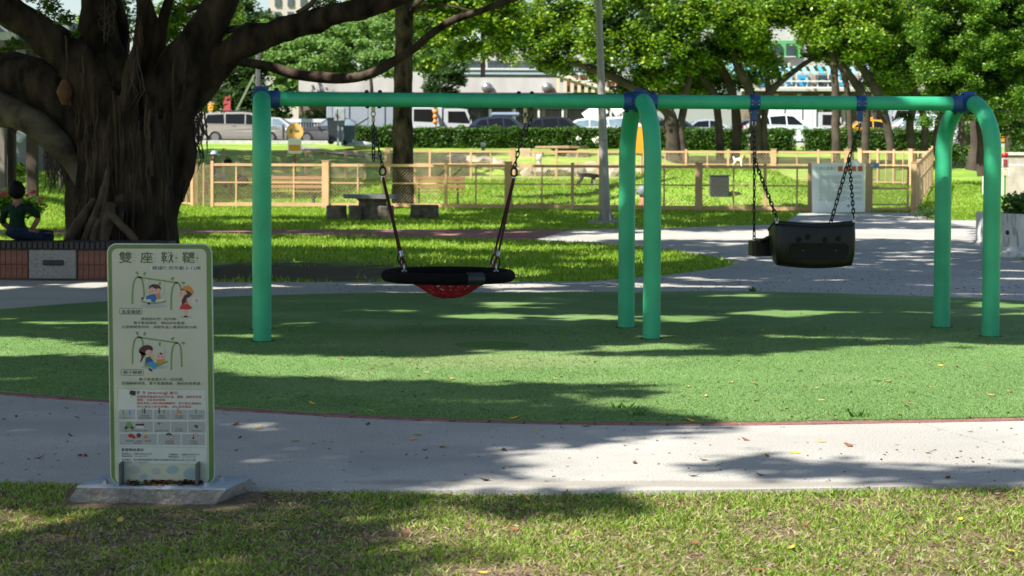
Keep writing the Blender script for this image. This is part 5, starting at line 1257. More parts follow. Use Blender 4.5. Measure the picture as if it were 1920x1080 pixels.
# dogs
m_dbl = mat('black_and_grey_fur', (.03, .027, .028), .8, .6, 3, .3, 60); m_dwh = mat('white_fur', (.70, .62, .52), .85, .1, 8, .3, 60); m_dor = mat('orange_fur', (.62, .28, .09), .85, .15, 8, .3, 60)
def dog(c, rz, L_, mats, label, J2, B2):
    d = empty('dog', c, rz, label, 'dog'); body('body', {k: tuple(x * L_ if i < 3 else (x * L_ if not hasattr(x, '__len__') else tuple(q * L_ for q in x)) for i, x in enumerate(v)) for k, v in J2.items()}, B2, mats, d, 'hip'); return d
J2 = dict(hip=(-.32, 0, .60, (.10, .11)), mid=(-.02, 0, .60, (.095, .115)), ch=(.25, 0, .57, (.105, .145)), nk=(.42, 0, .58, .085), hd=(.56, 0, .53, (.08, .075)), mz=(.70, 0, .47, .04), ear=(.52, .06, .60, .025), ear2=(.52, -.06, .60, .025),
          ta=(-.45, 0, .63, .04), t2=(-.54, 0, .72, .03), t3=(-.47, 0, .79, .028), fk=(.26, -.09, .38, .055), fe=(.32, -.09, .20, .04), fp=(.36, -.09, .03, .038), gk=(.20, .09, .38, .055), ge=(.14, .09, .2, .04), gp=(.18, .09, .03, .038),
          rk=(-.30, -.09, .40, .075), rh=(-.44, -.09, .24, .04), rp=(-.40, -.09, .03, .036), sk=(-.34, .09, .40, .075), sh=(-.52, .09, .26, .04), sp=(-.55, .09, .04, .036))
B2 = [('hip', 'mid', 0), ('mid', 'ch', 0), ('ch', 'nk', 0), ('nk', 'hd', 0), ('hd', 'mz', 0), ('hd', 'ear', 0), ('hd', 'ear2', 0), ('hip', 'ta', 0), ('ta', 't2', 0), ('t2', 't3', 0), ('ch', 'fk', 0), ('fk', 'fe', 1), ('fe', 'fp', 1), ('ch', 'gk', 0), ('gk', 'ge', 0), ('ge', 'gp', 1), ('hip', 'rk', 0), ('rk', 'rh', 0), ('rh', 'rp', 0), ('hip', 'sk', 0), ('sk', 'sh', 0), ('sh', 'sp', 0)]
dv = P(1103, 352, 66); dog(dv, -.12, .70, [m_dbl, m_dwh], 'black and grey dog trotting with its head lowered near the lamp post', J2, B2)
J3 = dict(J2); J3.update(nk=(.36, 0, .74, .10), hd=(.40, -.05, .92, (.12, .12)), mz=(.50, -.12, .88, .05), ear=(.44, .08, .84, .05), ear2=(.52, -.0, .80, .055), ta=(-.42, 0, .6, .04), t2=(-.5, 0, .7, .05), t3=(-.52, 0, .8, .04))
B3 = [(a, b, 1 if b in ('ear', 'ear2') or (a, b) == ('ch', 'nk') else 0) for a, b, i in B2]
dv = P(1386, 318, 66); dog(dv, -.95, .56, [m_dwh, m_dor], 'white dog with orange ears standing on the sunny mound', J3, B3)
# ================================================================== VEHICLES ON THE STREET
m_glass = mat('dark_car_glass', (.008, .009, .010), .12, .1, 3, spec=.3); m_pale_glass = mat('reflecting_car_glass', (.16, .24, .28), .08, .2, 2, spec=.9)
m_tyre = plain('tyre_rubber', (.015, .015, .015), .85); m_rim = mat('alloy_rim', (.45, .45, .46), .3, .1, 20, metallic=.8); m_lampc = plain('clear_headlight', (.65, .67, .7), .15); m_lampr = plain('red_tail_light', (.35, .012, .012), .2); m_trim = plain('black_car_trim', (.015, .015, .016), .6)
def paint(name, c, met=.0): return mat(name, c, .28, .04, 3, metallic=met, spec=.5, coat=.6)
PROF = {
 'mpv':   dict(low=[(-.5, .25), (-.495, .62), (-.46, .55)], belt=[(-.488, .58), (-.47, .62), (.22, .585), (.36, .54), (.47, .42), (.5, .30)], roof=[(-.482, .60), (-.44, .93), (-.36, .985), (0, 1.0), (.10, .97), (.30, .62)], pan=[[(-.44, .63), (-.405, .90), (-.22, .925), (-.21, .62)], [(-.195, .62), (-.20, .925), (.02, .935), (.02, .615)], [(.035, .615), (.035, .93), (.09, .91), (.215, .64), (.215, .61)]]),
 'sedan': dict(belt=[(-.495, .50), (-.48, .66), (-.33, .68), (.18, .645), (.40, .55), (.48, .43), (.5, .34)], roof=[(-.36, .68), (-.22, .94), (-.12, 1.0), (.05, .98), (.22, .65)], pan=[[(-.29, .70), (-.20, .90), (-.06, .94), (-.06, .69)], [(-.045, .69), (-.045, .94), (.04, .92), (.15, .67)]]),
 'suv':   dict(belt=[(-.495, .45), (-.485, .62), (-.40, .655), (.16, .625), (.40, .56), (.485, .43), (.5, .30)], roof=[(-.45, .66), (-.36, .90), (-.22, .985), (-.02, 1.0), (.08, .96), (.24, .62)], pan=[[(-.37, .69), (-.31, .86), (-.24, .89), (-.22, .66)], [(-.205, .66), (-.22, .90), (-.04, .94), (-.03, .65)], [(-.015, .65), (-.025, .935), (.055, .91), (.17, .64)]]),
}
def car(label, cat, c, rz, L_, W_, H_, kind, col, group='vehicles on the street', glass=None, sign=False, name='parked_car', twotone=None):
    glass = glass or m_glass; p = PROF[kind]; o = empty(name, c, rz, label, cat, group)
    wr = .165 * H_ / .95 if kind != 'sedan' else .2 * H_ / .95; wr = min(wr, .34); wr = .33
    wx = (-.315 * L_, .315 * L_); low = []
    sill = .2
    # lower body outline with wheel arches cut out
    pts = [(-.49 * L_, sill)]
    for x in wx:
        for a in np.linspace(math.pi, 0, 9): pts.append((x + (wr + .05) * math.cos(a), sill + .03 + (wr + .09) * max(0, math.sin(a))))
    pts.append((.495 * L_, sill))
    top = [(x * L_, z * H_) for x, z in p['belt']][::-1]
    outline = pts + top
    def side(x, z): return W_ / 2 * (1 - .06 * max(0, (abs(x) / L_ - .36) / .14) ** 2) - .05 * max(0, 1 - z / .35)
    mb = MB(); n = len(outline)
    tri = tessellate_polygon([[Vector((a, b, 0)) for a, b in outline]]); vs = []
    for s_ in (-1, 1):
        for a, b in outline: vs.append((a, s_ * side(a, b), b))
    fs = []
    for t in tri:
        fs.append(list(t)); fs.append([i + n for i in t])
    for i in range(n): j = (i + 1) % n; fs.append((i, j, j + n, i + n))
    mb.add(vs, fs)
    bodyo = mb.build('body', col, o)
    # cabin
    rf = [(x * L_, z * H_) for x, z in p['roof']]; zb = p['roof'][0][1] * H_
    def cside(z): t = max(0, min(1, (z - .6 * H_) / (.4 * H_))); return W_ / 2 * (.965 - .19 * t)
    mb = MB(); n = len(rf); vs = []
    for s_ in (-1, 1):
        for a, b in rf: vs.append((a, s_ * cside(b), b))
        vs.append((rf[0][0], s_ * cside(zb), zb - .08)); 
    n += 1
    tri = tessellate_polygon([[Vector((a, b, 0)) for a, b in rf] + [Vector((rf[0][0], zb - .08, 0))]])
    fs = [list(t) for t in tri] + [[i + n for i in t] for t in tri] + [(i, (i + 1) % n, (i + 1) % n + n, i + n) for i in range(n)]
    mb.add(vs, fs); cab = mb.build('cabin', twotone or col, o)
    for s_ in (-1, 1):
        for q in p['pan']:
            mb = MB(); qq = [(x * L_, z * H_) for x, z in q]
            mb.prism(qq, 0, 1, fn=lambda x, y, z: Vector((x, s_ * (cside(y) + .004 + .006 * z), y))); mb.build('window', glass, o)
    # windscreen and rear glass
    for (i, j, nm) in ((n - 3, n - 2, 'windscreen'), (0, 1, 'rear_window')):
        a, b = Vector((rf[i][0], 0, rf[i][1])), Vector((rf[j][0], 0, rf[j][1])); d = b - a; nn = Vector((d.z, 0, -d.x)).normalized()
        if nm == 'windscreen' and nn.x < 0: nn = -nn
        if nm == 'rear_window' and nn.x > 0: nn = -nn
        a2, b2 = a + d * .08 + nn * .006, a + d * .9 + nn * .006; mb = MB()
        v4 = [Vector((q.x, s_ * (cside(q.z) - .07), q.z)) for q in (a2, b2) for s_ in (-1, 1)]
        mb.add(v4 + [v + nn * .006 for v in v4], [(0, 1, 3, 2), (4, 6, 7, 5), (0, 2, 6, 4), (1, 5, 7, 3), (2, 3, 7, 6), (0, 4, 5, 1)]); mb.build(nm, m_pale_glass if nm == 'windscreen' else glass, o)
    for x in wx:
        for s_ in (-1, 1):
            mb = MB(); y0, y1 = s_ * (W_ / 2 - .02), s_ * (W_ / 2 - .22); mb.tube([(x, y0, wr), (x, y1, wr)], wr, 18); wh = mb.build('wheel', m_tyre, o)
            mb = MB(); mb.tube([(x, y0 + s_ * .008, wr), (x, y0 - s_ * .02, wr)], wr * .64, 14); rm = mb.build('rim', m_rim, wh)
    for s_ in (-1, 1):
        mb = MB(); mb.box((.468 * L_, s_ * W_ * .36, .46 * H_), (.12, .34, .14), bev=.03); mb.build('headlight', m_lampc, o)
        mb = MB(); mb.box((-.484 * L_, s_ * W_ * .38, .57 * H_), (.08, .24, .22), bev=.03); mb.build('tail_light', m_lampr, o)
        mb = MB(); mb.box((.17 * L_, s_ * (W_ / 2 + .07), .64 * H_), (.12, .18, .13), bev=.04); mb.build('mirror', col, o)
        for x in (-.10, .11): mb = MB(); mb.box((x * L_, s_ * (W_ / 2 + .006), .56 * H_), (.16, .02, .03), bev=.006); mb.build('door_handle', col, o)
    mb = MB(); mb.box((.488 * L_, 0, .27 * H_), (.1, W_ * .86, .14), bev=.03); mb.build('bumper', m_trim, o)
    mb = MB(); mb.box((0, 0, .19), (L_ * .93, W_ * .8, .08)); mb.build('underbody', m_trim, o)
    if sign:
        mb = MB(); mb.box((-.05 * L_, 0, H_ + .06), (.2, .5, .12), bev=.03); mb.build('roof_sign', plain('taxi_sign', (.65, .3, .03)), o)
    return o
def road_at(px, Y): v = P(px, 270, Y); return Vector((v.x, v.y, ROADZ - .01))
silv = paint('champagne_silver', (.36, .335, .30), .3); white = paint('car_white', (.66, .67, .68)); grey = paint('dark_silver_grey', (.16, .16, .17), .4); navy = paint('navy_black', (.02, .03, .055), .2); yel = paint('taxi_yellow', (.72, .34, .03)); pale = paint('pale_silver_blue', (.42, .47, .50), .3)
van = car('champagne silver people carrier parked beyond the left fence', 'van', road_at(459, 110.2), 0, 4.8, 1.8, 1.72, 'mpv', silv, name='people_carrier')
mb = MB(); mb.box((-.3, 0, 1.77), (2.3, 1.2, .05)); mb.build('roof_rack', m_trim, van)
car('yellow and white taxi with roof sign half hidden by the banyan trunk', 'taxi', road_at(330, 115), 0, 4.6, 1.75, 1.62, 'suv', white, sign=True, name='taxi', twotone=yel, glass=m_pale_glass)
car('dark grey car with a bright wheel behind the orange round sign', 'car', road_at(626, 112.5), math.pi, 4.6, 1.78, 1.5, 'sedan', grey, glass=m_pale_glass)
car('pale silver car with sloping windscreen just right of the people carrier', 'car', road_at(520, 113.5), 0, 4.3, 1.74, 1.5, 'sedan', paint('silver_white', (.5, .51, .53), .3), glass=m_pale_glass)
dk = [('navy estate car with a roof box above the hedge', 948, 111.5, 'suv', navy, 1.56, 0), ('dark blue hatchback second along the hedge', 1008, 114, 'suv', navy, 1.5, math.pi), ('black van-backed car third along the hedge', 1050, 111, 'suv', paint('gloss_black', (.012, .013, .015)), 1.55, 0), ('white car fourth along the hedge beside the lamp post', 1112, 112, 'sedan', white, 1.48, 0), ('white car by the middle arch behind the hedge', 1172, 113, 'suv', white, 1.6, 0),
      ('black saloon between the first trunks right of the middle arch', 1270, 112, 'sedan', navy, 1.5, 0), ('silver saloon with sloping screen among the tree trunks', 1335, 114, 'sedan', pale, 1.5, 0), ('dark estate car behind the multi-stemmed tree', 1400, 115.5, 'suv', grey, 1.55, math.pi)]
for lb_, px, Y, k, col, H_, rz in dk: car(lb_, 'car', road_at(px, Y), rz, 4.5, 1.78, H_, k, col, glass=m_pale_glass if col is white else m_glass)
mb = MB(); v = road_at(948, 111.5); mb.box((0, 0, 1.68), (1.6, .8, .22), bev=.08); tag(mb.build('roof_box', paint('blue_grey_box', (.2, .25, .33)), None, v), 'blue grey cargo box on the roof of the navy estate car', 'roof box')
car('large white sport utility car behind the gap in the hedge', 'car', road_at(1475, 106.8), 0, 4.6, 1.85, 1.68, 'suv', paint('pearl_white', (.60, .66, .72)), name='sport_utility_car')
car('yellow cab among the trunks under the right-hand swing beam', 'taxi', road_at(1640, 113), 0, 4.6, 1.75, 1.5, 'sedan', yel, name='taxi', sign=True)
car('white car with green tinted glass behind the rightmost trunks', 'car', road_at(1712, 110), math.pi, 4.6, 1.8, 1.75, 'mpv', white, glass=m_pale_glass)
car('orange yellow taxi at the far right edge behind the dark trunk', 'taxi', road_at(1905, 108.5), 0, 4.6, 1.75, 1.5, 'sedan', yel, name='taxi')
def truck(label, px, Y, rz, boxL, boxH, cabL, cabH, W_, col, boxcol, cabs='square', z0=.55):
    o = empty('box_truck', road_at(px, Y), rz, label, 'truck', 'vehicles on the street')
    mb = MB(); mb.box((-cabL / 2, 0, z0 + boxH / 2), (boxL, W_, boxH), bev=.03); bx_ = mb.build('cargo_box', boxcol, o)
    for k in range(5):
        mb = MB(); mb.box((-cabL / 2 - boxL / 2 + .3 + k * (boxL - .6) / 4, -W_ / 2 - .012, z0 + boxH / 2), (.05, .03, boxH * .96)); mb.build('box_rib', m_trim if k in (1, 3) else boxcol, bx_)
    x0 = boxL / 2 - cabL / 2 + .08; pr = [(x0, .45), (x0 + cabL, .45), (x0 + cabL + .03, .45 + cabH * .42), (x0 + cabL * .78, .45 + cabH * .97), (x0 + cabL * .55, .45 + cabH), (x0, .45 + cabH)]
    mb = MB(); mb.prism(pr, -W_ * .48, W_ * .48, fn=lambda x, y, z: Vector((x, -z, y))); cb_ = mb.build('cab', col, o)
    for s_ in (-1, 1):
        q = [(x0 + .25, .45 + cabH * .5), (x0 + cabL * .9, .45 + cabH * .47), (x0 + cabL * .73, .45 + cabH * .9), (x0 + .25, .45 + cabH * .9)]
        mb = MB(); mb.prism(q, 0, 1, fn=lambda x, y, z: Vector((x, s_ * (W_ * .48 + .004 + .006 * z), y))); mb.build('window', m_glass, o)
        mb = MB(); mb.box((x0 + cabL + .0, s_ * W_ * .38, .75), (.1, .3, .2), bev=.03); mb.build('headlight', m_lampc, o)
        mb = MB(); mb.box((x0 + cabL * .9, s_ * (W_ * .5 + .12), .45 + cabH * .62), (.08, .16, .34), bev=.03); mb.build('mirror', m_trim, o)
    a, b = Vector((x0 + cabL + .03, 0, .45 + cabH * .42)), Vector((x0 + cabL * .78, 0, .45 + cabH * .97)); d = b - a; nn = Vector((-d.z, 0, d.x)); nn = nn if nn.x > 0 else -nn; nn.normalize()
    mb = MB(); v4 = [Vector((q.x, s_ * W_ * .42, q.z)) for q in (a + d * .08 + nn * .006, a + d * .92 + nn * .006) for s_ in (-1, 1)]
    mb.add(v4 + [v + nn * .008 for v in v4], [(0, 1, 3, 2), (4, 6, 7, 5), (0, 2, 6, 4), (1, 5, 7, 3), (2, 3, 7, 6), (0, 4, 5, 1)]); mb.build('windscreen', m_pale_glass, o)
    for x in (-boxL / 2 + .6 - cabL / 2 + .4, x0 + cabL * .55):
        for s_ in (-1, 1):
            mb = MB(); mb.tube([(x, s_ * (W_ / 2 - .02), .4), (x, s_ * (W_ / 2 - .26), .4)], .4, 16); wh = mb.build('wheel', m_tyre, o)
            mb = MB(); mb.tube([(x, s_ * (W_ / 2 - .012), .4), (x, s_ * (W_ / 2 - .04), .4)], .22, 12); mb.build('rim', m_rim, wh)
    mb = MB(); mb.box((0, 0, .5), (boxL + cabL - .3, W_ * .6, .12)); mb.build('chassis', m_trim, o)
    return o
tb2 = paint('truck_grey_white', (.27, .31, .35)); tw = paint('truck_white', (.48, .50, .51))
truck('grey white box truck with a white cab behind the slim trunk', 719, 116, 0, 4.7, 1.95, 1.75, 1.75, 2.0, tw, tb2)
truck('small white van with blue glass right of the box truck', 835, 117, 0, 1.4, 1.6, 1.7, 1.65, 1.8, tw, tw)
truck('white canvas-backed truck behind the sport utility car', 1508, 113.5, 0, 2.6, 1.75, 1.5, 1.45, 1.9, tw, paint('canvas_white', (.72, .72, .72)))
truck('pale truck under the far right arch behind the trunks', 1735, 116, math.pi, 2.8, 1.9, 1.6, 1.8, 1.9, tw, tb2)

# wheeled bins and grey cabinet on the bank
def wheelie(c, rz, label, m_, lid=0, h=1.25, w_=.72):
    b = empty('wheeled_bin', c, rz, label, 'bin', 'wheeled bins on the bank')
    mb = MB(); q = [(-w_ * .38, .12), (w_ * .38, .12), (w_ * .5, h), (-w_ * .5, h)]; mb.prism(q, -w_ * .48, w_ * .48, fn=lambda x, y, z: Vector((x, z, y))); mb.build('body', m_, b)
    mb = MB(); M_ = Matrix.Rotation(lid, 3, 'Y'); mb.box(Vector((-w_ * .5 if not lid else w_ * .5, 0, h + .03)) + M_ @ Vector((w_ * .52, 0, 0)), (w_ * 1.08, w_ * 1.02, .07), M=M_, bev=.02); mb.build('lid', m_, b)
    for s_ in (-1, 1): mb = MB(); mb.tube([(-w_ * .3, s_ * .28, .13), (-w_ * .3, s_ * .36, .13)], .13, 12); mb.build('wheel', m_tyre, b)
    return b
mdk = mat('dark_bin_plastic', (.022, .03, .036), .5, .2, 6); mgb = mat('grey_green_bin', (.11, .15, .155), .5, .15, 6)
def bank(px, py, Y): return P(px, py, Y)
wheelie(bank(630, 270.5, 98), 0, 'dark blue-black wheeled bin left of the grey cabinet', mdk, h=1.24, w_=.82)
wheelie(bank(654, 272.5, 97), 0, 'grey green wheeled bin with its lid swung open to the right', mgb, lid=-.55, h=.95, w_=.68)
cb2 = empty('utility_cabinet', bank(636, 272, 96.4), 0, 'grey utility cabinet raised on two posts beside the wheeled bins', 'cabinet'); s_ = 96.4 / F; mcab = mat('pale_grey_cabinet', (.32, .36, .37), .5, .12, 4)
for x in (-2, 5.5): mb = MB(); mb.box((x * s_, 0, 24 * s_), (3.6 * s_, .1, 50 * s_)); mb.build('post', mcab, cb2)
mb = MB(); mb.box((-1 * s_ + .05, -.05, 57 * s_), (20 * s_, .35, 24 * s_), bev=.02); q_ = mb.build('housing', mcab, cb2)
mb = MB(); mb.box((-3 * s_, -.235, 57 * s_), (.03, .02, 20 * s_)); mb.build('door_seam', m_trim, q_)
mb = MB(); q2 = bank(672, 271, 99); mb.lathe([(.001, -.1), (.8, -.1), (.7, .08), (.3, .16), (.001, .17)], (0, 0, 0), 14); tag(mb.build('white_cover', m_kerb, None, q2), 'low white domed cover on the grass beside the bins', 'cover')
mb = MB(); q2 = road_at(531, 108.2); mb.cyl((0, 0, -.1), (0, 0, 1.0), .06, n=10); tag(mb.build('road_bollard', plain('dark_bollard', (.05, .055, .06)), None, q2), 'slim dark bollard standing by the road behind the left swing leg', 'bollard')

# ================================================================== HEDGES
m_hedge = leafmat('hedge_leaf', [(.03, .07, .012), (.045, .11, .016), (.065, .15, .022), (.10, .20, .035)], .35, .5, .3)
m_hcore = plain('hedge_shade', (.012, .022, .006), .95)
def hedge(label, pxa, pxb, ytop, ybot, Y, n, depth=1.1):
    a, b = P(pxa, ybot, Y), P(pxb, ybot, Y); h = P(pxa, ytop, Y).z - a.z; z0 = a.z - .25
    o = empty('hedge', ((a.x + b.x) / 2, Y + depth / 2, z0), 0, label, 'hedge', 'clipped hedges along the street'); L_ = b.x - a.x; h += .25
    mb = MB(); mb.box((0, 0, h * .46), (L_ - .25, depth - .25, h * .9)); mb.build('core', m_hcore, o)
    N = n; f_ = rng.random(N); pts = np.empty((N, 3)); pts[:, 0] = (rng.random(N) - .5) * L_
    top_ = f_ < .4; pts[:, 1] = np.where(top_, (rng.random(N) - .5) * depth, np.where(f_ < .93, -depth / 2, depth / 2)); pts[:, 2] = np.where(top_, h, rng.random(N) * h)
    bump_ = .10 * (vnoise(pts[:, 0] + 50, pts[:, 2] * 1.5 + 50, 2.2, 5) - .5); pts[:, 1] -= np.where(top_, 0, bump_ * 2) ; pts[:, 2] += np.where(top_, bump_ * 1.6, 0); pts += rng.normal(size=(N, 3)) * .05
    ends = rng.random(N) < .06; pts[ends, 0] = np.sign(pts[ends, 0]) * L_ / 2 + rng.normal(size=ends.sum()) * .05; pts[ends, 1] = (rng.random(ends.sum()) - .5) * depth
    link('foliage', leaf_mesh('foliage', pts, .13, m_hedge, .35, .6), o); return o
hedge('long clipped hedge running from the bins to the middle arch', 665, 1165, 240, 277, 100, 17000)
hedge('hedge stretch behind the first trunks right of the middle arch', 1172, 1405, 243, 281, 99, 8000)
hedge('dark hedge block just left of the white sport utility car', 1412, 1491, 244, 279, 98, 3600)
hedge('dark hedge block right of the gap with the white car', 1511, 1760, 244, 281, 98, 8000)
c_ = in_clumps([(P(1120, 262, 99.3).x, 99.3, P(1120, 262, 99.3).z, .25, .12, .16), (P(1085, 259, 99.3).x, 99.3, P(1085, 259, 99.3).z, .1, .1, .12)], 90)
tag(link('white_blossom', leaf_mesh('white_blossom', c_, .14, plain('white_petal', (.75, .74, .7)), .4, .8)), 'cluster of white blossom on the hedge left of the lamp post', 'blossom', kind='stuff')

# ================================================================== BUILDINGS
m_wwall = mat('weathered_white_wall', (.46, .45, .43), .85, .18, .8, .1, 8, stretch=(1, 1, .25)); m_dkeave = plain('dark_brown_eave', (.06, .045, .035), .8); m_win = mat('window_glass', (.05, .07, .08), .1, .2, 2, spec=.8); m_frame = plain('white_window_frame', (.6, .62, .62)); m_pblue = plain('pale_blue_panel', (.35, .47, .52))
def at3(px, py, Y): return P(px, py, Y)
def bbox(parent, name, m_, x0, x1, y0, y1, Y, dep, bev=0):
    """box whose front face covers these photo pixels at depth Y"""
    a = P(x0, y1, Y); b = P(x1, y0, Y); mb = MB(); mb.box(((a.x + b.x) / 2, Y + dep / 2, (a.z + b.z) / 2), (b.x - a.x, dep, b.z - a.z), bev=bev); return build_w(mb, name, m_, parent)
def bld(name, label, px, Y): v = P(px, 270, Y); return empty(name, (v.x, Y, ROADZ - .2), 0, label, 'building')
def ybase(Y): return proj((0, Y, ROADZ - .2))[1] + 3
B1 = bld('white_building', 'long low white building with weathered parapet behind the slim trunk', 850, 134)
bbox(B1, 'parapet', m_wwall, 595, 1050, 146, 174, 134, 8)
bbox(B1, 'parapet', m_wwall, 560, 594.6, 150, 178, 134.2, 7.8)
bbox(B1, 'eave', m_dkeave, 560, 1160, 174.3, 181, 133, 9)
bbox(B1, 'ground_wall', mat('dim_brown_wall', (.17, .13, .11), .9, .3, .6), 560, 1160, 181.3, ybase(134), 135, 6)
for k, px in enumerate((640, 700, 884, 925, 968, 1026, 1068)): bbox(B1, 'window', m_win, px, px + 26, 196, 224, 134.86, .1); bbox(B1, 'pillar', m_wwall, px - 9, px - 5, 181.6, ybase(134), 134.4, .5)
for px in (913, 1026): mb = MB(); mb.ball(P(px, 164, 133.85), (.4, .3, .35), 10, 6); build_w(mb, 'vent_hood', m_rim, B1)
B2 = bld('white_blue_building', 'white building with ribbon windows above the low parapet', 960, 146)
bbox(B2, 'wall', m_wwall, 858, 1140, 96, ybase(146), 146, 10)
bbox(B2, 'band', m_pblue, 858, 1140, 131, 139, 145.7, .28)
for k in range(6): bbox(B2, 'window', m_win, 868 + 46 * k, 906 + 46 * k, 114, 128, 145.85, .12)
bbox(B2, 'sill_band', m_frame, 858, 1140, 128.4, 130.7, 145.6, .38)
B3 = bld('stair_canopy', 'cream slatted canopy with a dark red stair behind the lamp post', 1100, 131)
mb = MB(); pa, pb_ = P(1046, 140, 131), P(1150, 172, 131); mb.beam(pa, pb_, 2.4, .22); build_w(mb, 'canopy', plain('cream_canopy', (.62, .58, .45)), B3)
for k in range(9): t = k / 8; q = pa + (pb_ - pa) * t; zt = q.z - .12; mb = MB(); zb_ = P(1100, 174, 131).z; mb.box((q.x, 131 - 1.0, (zt + zb_) / 2), (.22, .12, max(.1, zt - zb_))); build_w(mb, 'slat', plain('cream_slat', (.58, .52, .36)), B3)
bbox(B3, 'stair_wall', plain('dark_red_wall', (.20, .05, .04)), 1060, 1165, 141, 172, 132.6, 1.0)
for k in range(6): bbox(B3, 'rail_post', m_frame, 1068 + 17 * k, 1069.5 + 17 * k, 136, 170, 132.4, .08)
bbox(B3, 'rail', m_frame, 1060, 1165, 150, 152, 132.3, .08); bbox(B3, 'landing', m_wwall, 1075, 1170, 168, 173.8, 131.9, .3)
for (x0, y0) in ((1098, 214), (1112, 207), (1148, 200), (1186, 172)):
    a, b = P(x0, y0 + 9, 127), P(x0 + 22, y0 - 6, 127); mb = MB(); mb.beam(a, b, .9, .12, up=(0, -1, .6)); build_w(mb, 'canopy_strip', m_frame, B3)
a, b = P(1172, 182, 126), P(1206, 156, 126)
mb = MB(); mb.beam(a, b, .6, .5, up=(0, -1, .5)); tag(mb.build('white_sheet', plain('white_sheet', (.8, .8, .78)), None), 'bright white tilted awning strip glimpsed through the tree above the middle arch', 'awning'); 
B4 = bld('street_wall', 'dark railing on a low wall across the street behind the parked cars', 980, 128)
bbox(B4, 'low_wall', mat('grey_low_wall', (.34, .32, .29), .9, .2, 1), 870, 1172, 236, ybase(128), 128, .4)
for k in range(60): px = 873 + 5 * k; bbox(B4, 'bar', m_trim if k % 9 else m_frame, px, px + (2.2 if k % 9 else 4), 204, 235.8, 128.1, .08)
bbox(B4, 'rail', m_trim, 870, 1172, 201.5, 203.8, 128.05, .15)
B5 = bld('white_railing', 'white railing across the street between the parked cars and the trees', 530, 122)
for k in range(22): px = 505 + 5.2 * k; bbox(B5, 'bar', m_frame, px, px + 2.4, 229, 246, 122, .08)
bbox(B5, 'rail', m_frame, 480, 620, 223, 229, 121.95, .12); bbox(B5, 'base_wall', m_kerb, 480, 620, 246.3, ybase(122), 122, .3)
B6 = bld('shop_building', 'pale shop building with bright blue awning and green upper window', 1560, 136)
mgreen = plain('bright_green_cladding', (.10, .36, .12)); mblueA = plain('bright_blue_awning', (.04, .34, .56), .5); mbl2 = plain('pale_blue_awning', (.25, .52, .66), .5)
bbox(B6, 'upper_wall', m_wwall, 1400, 1760, 45, 124, 137, 8)
bbox(B6, 'green_cladding', mgreen, 1425, 1502, 76, 107, 136.8, .18)
for (x0, x1) in ((1443, 1453), (1455, 1464), (1474, 1490), (1540, 1560), (1600, 1620), (1660, 1680)): bbox(B6, 'window', m_win, x0, x1, 82, 105, 136.6, .15)
for (x0, x1) in ((1441, 1466), (1472, 1492), (1538, 1562)): bbox(B6, 'window_frame', m_frame, x0, x1, 105.3, 106.8, 136.5, .2)
n_ = 12
for k in range(24):
    x0 = 1395 + 15.2 * k; a, b = P(x0, 124, 135.6), P(x0 + 15.1, 138, 133.6); mb = MB()
    mb.add([(a.x, a.y, a.z), (b.x, a.y, a.z), (b.x, b.y, b.z), (a.x, b.y, b.z), (a.x, a.y, a.z - .08), (b.x, a.y, a.z - .08), (b.x, b.y, b.z - .08), (a.x, b.y, b.z - .08)], [(3, 2, 1, 0), (4, 5, 6, 7), (0, 1, 5, 4), (1, 2, 6, 5), (2, 3, 7, 6), (3, 0, 4, 7)]); build_w(mb, 'awning_strip', mblueA if k in (0, 1, 2, 9, 16, 17, 18, 23) else mbl2, B6)
bbox(B6, 'shop_front', mat('shop_front_wall', (.36, .28, .22), .8, .3, .8), 1395, 1760, 137, 166, 136.2, 1)
for k, (x0, x1, m_) in enumerate(((1452, 1486, mbl2), (1497, 1516, mblueA), (1530, 1560, m_win), (1568, 1590, mblueA), (1610, 1650, m_win), (1665, 1700, mbl2), (1420, 1445, mblueA))): bbox(B6, 'shop_window', m_, x0, x1, 141, 161, 136.05, .13)
for k in range(12): bbox(B6, 'rail_post', m_frame, 1452 + 20 * k, 1454 + 20 * k, 137.5, 164.5, 133.9, .08)
for y_ in (151, 163.5): bbox(B6, 'rail', m_frame, 1440, 1700, y_, y_ + 2, 133.8, .08)
bbox(B6, 'ledge', m_kerb, 1395, 1760, 166, 170, 133.5, 3)
bbox(B6, 'lower_wall', mat('brown_stone_wall', (.17, .135, .105), .9, .4, 1.2, .3, 6), 1395, 1760, 170.3, ybase(136), 135, 2)
for k in range(8): bbox(B6, 'pier', m_kerb, 1410 + 42 * k, 1418 + 42 * k, 176, ybase(136), 134.6, .38)
B7 = bld('far_blue_building', 'blue and white building glimpsed through the trees behind the lamp post', 1290, 142)
bbox(B7, 'wall', plain('pale_wall', (.32, .34, .35)), 1180, 1398, 60, ybase(142), 142, 8)
for k in range(7): bbox(B7, 'blue_panel', mblueA if k % 2 else mbl2, 1190 + 29 * k, 1209 + 29 * k, 112, 140, 141.8, .18)
for k in range(5): bbox(B7, 'window', m_win, 1195 + 40 * k, 1217 + 40 * k, 160, 190, 141.85, .14)
B8 = bld('grey_wall_building', 'plain grey building wall behind the pergola posts at the left', 70, 69); bz = P(70, 340, 69).z; B8.location.z = bz - .2
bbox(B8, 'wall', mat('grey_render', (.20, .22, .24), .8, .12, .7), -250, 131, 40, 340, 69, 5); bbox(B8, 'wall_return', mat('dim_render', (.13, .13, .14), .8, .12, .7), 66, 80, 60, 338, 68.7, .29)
bbox(B8, 'kerb_course', m_kerb, -250, 131, 333, 339, 68.6, .38)
bbox(B8, 'roof_panel', plain('pale_lilac_panel', (.45, .46, .50)), -120, 30, 60, 88, 68.4, .5)
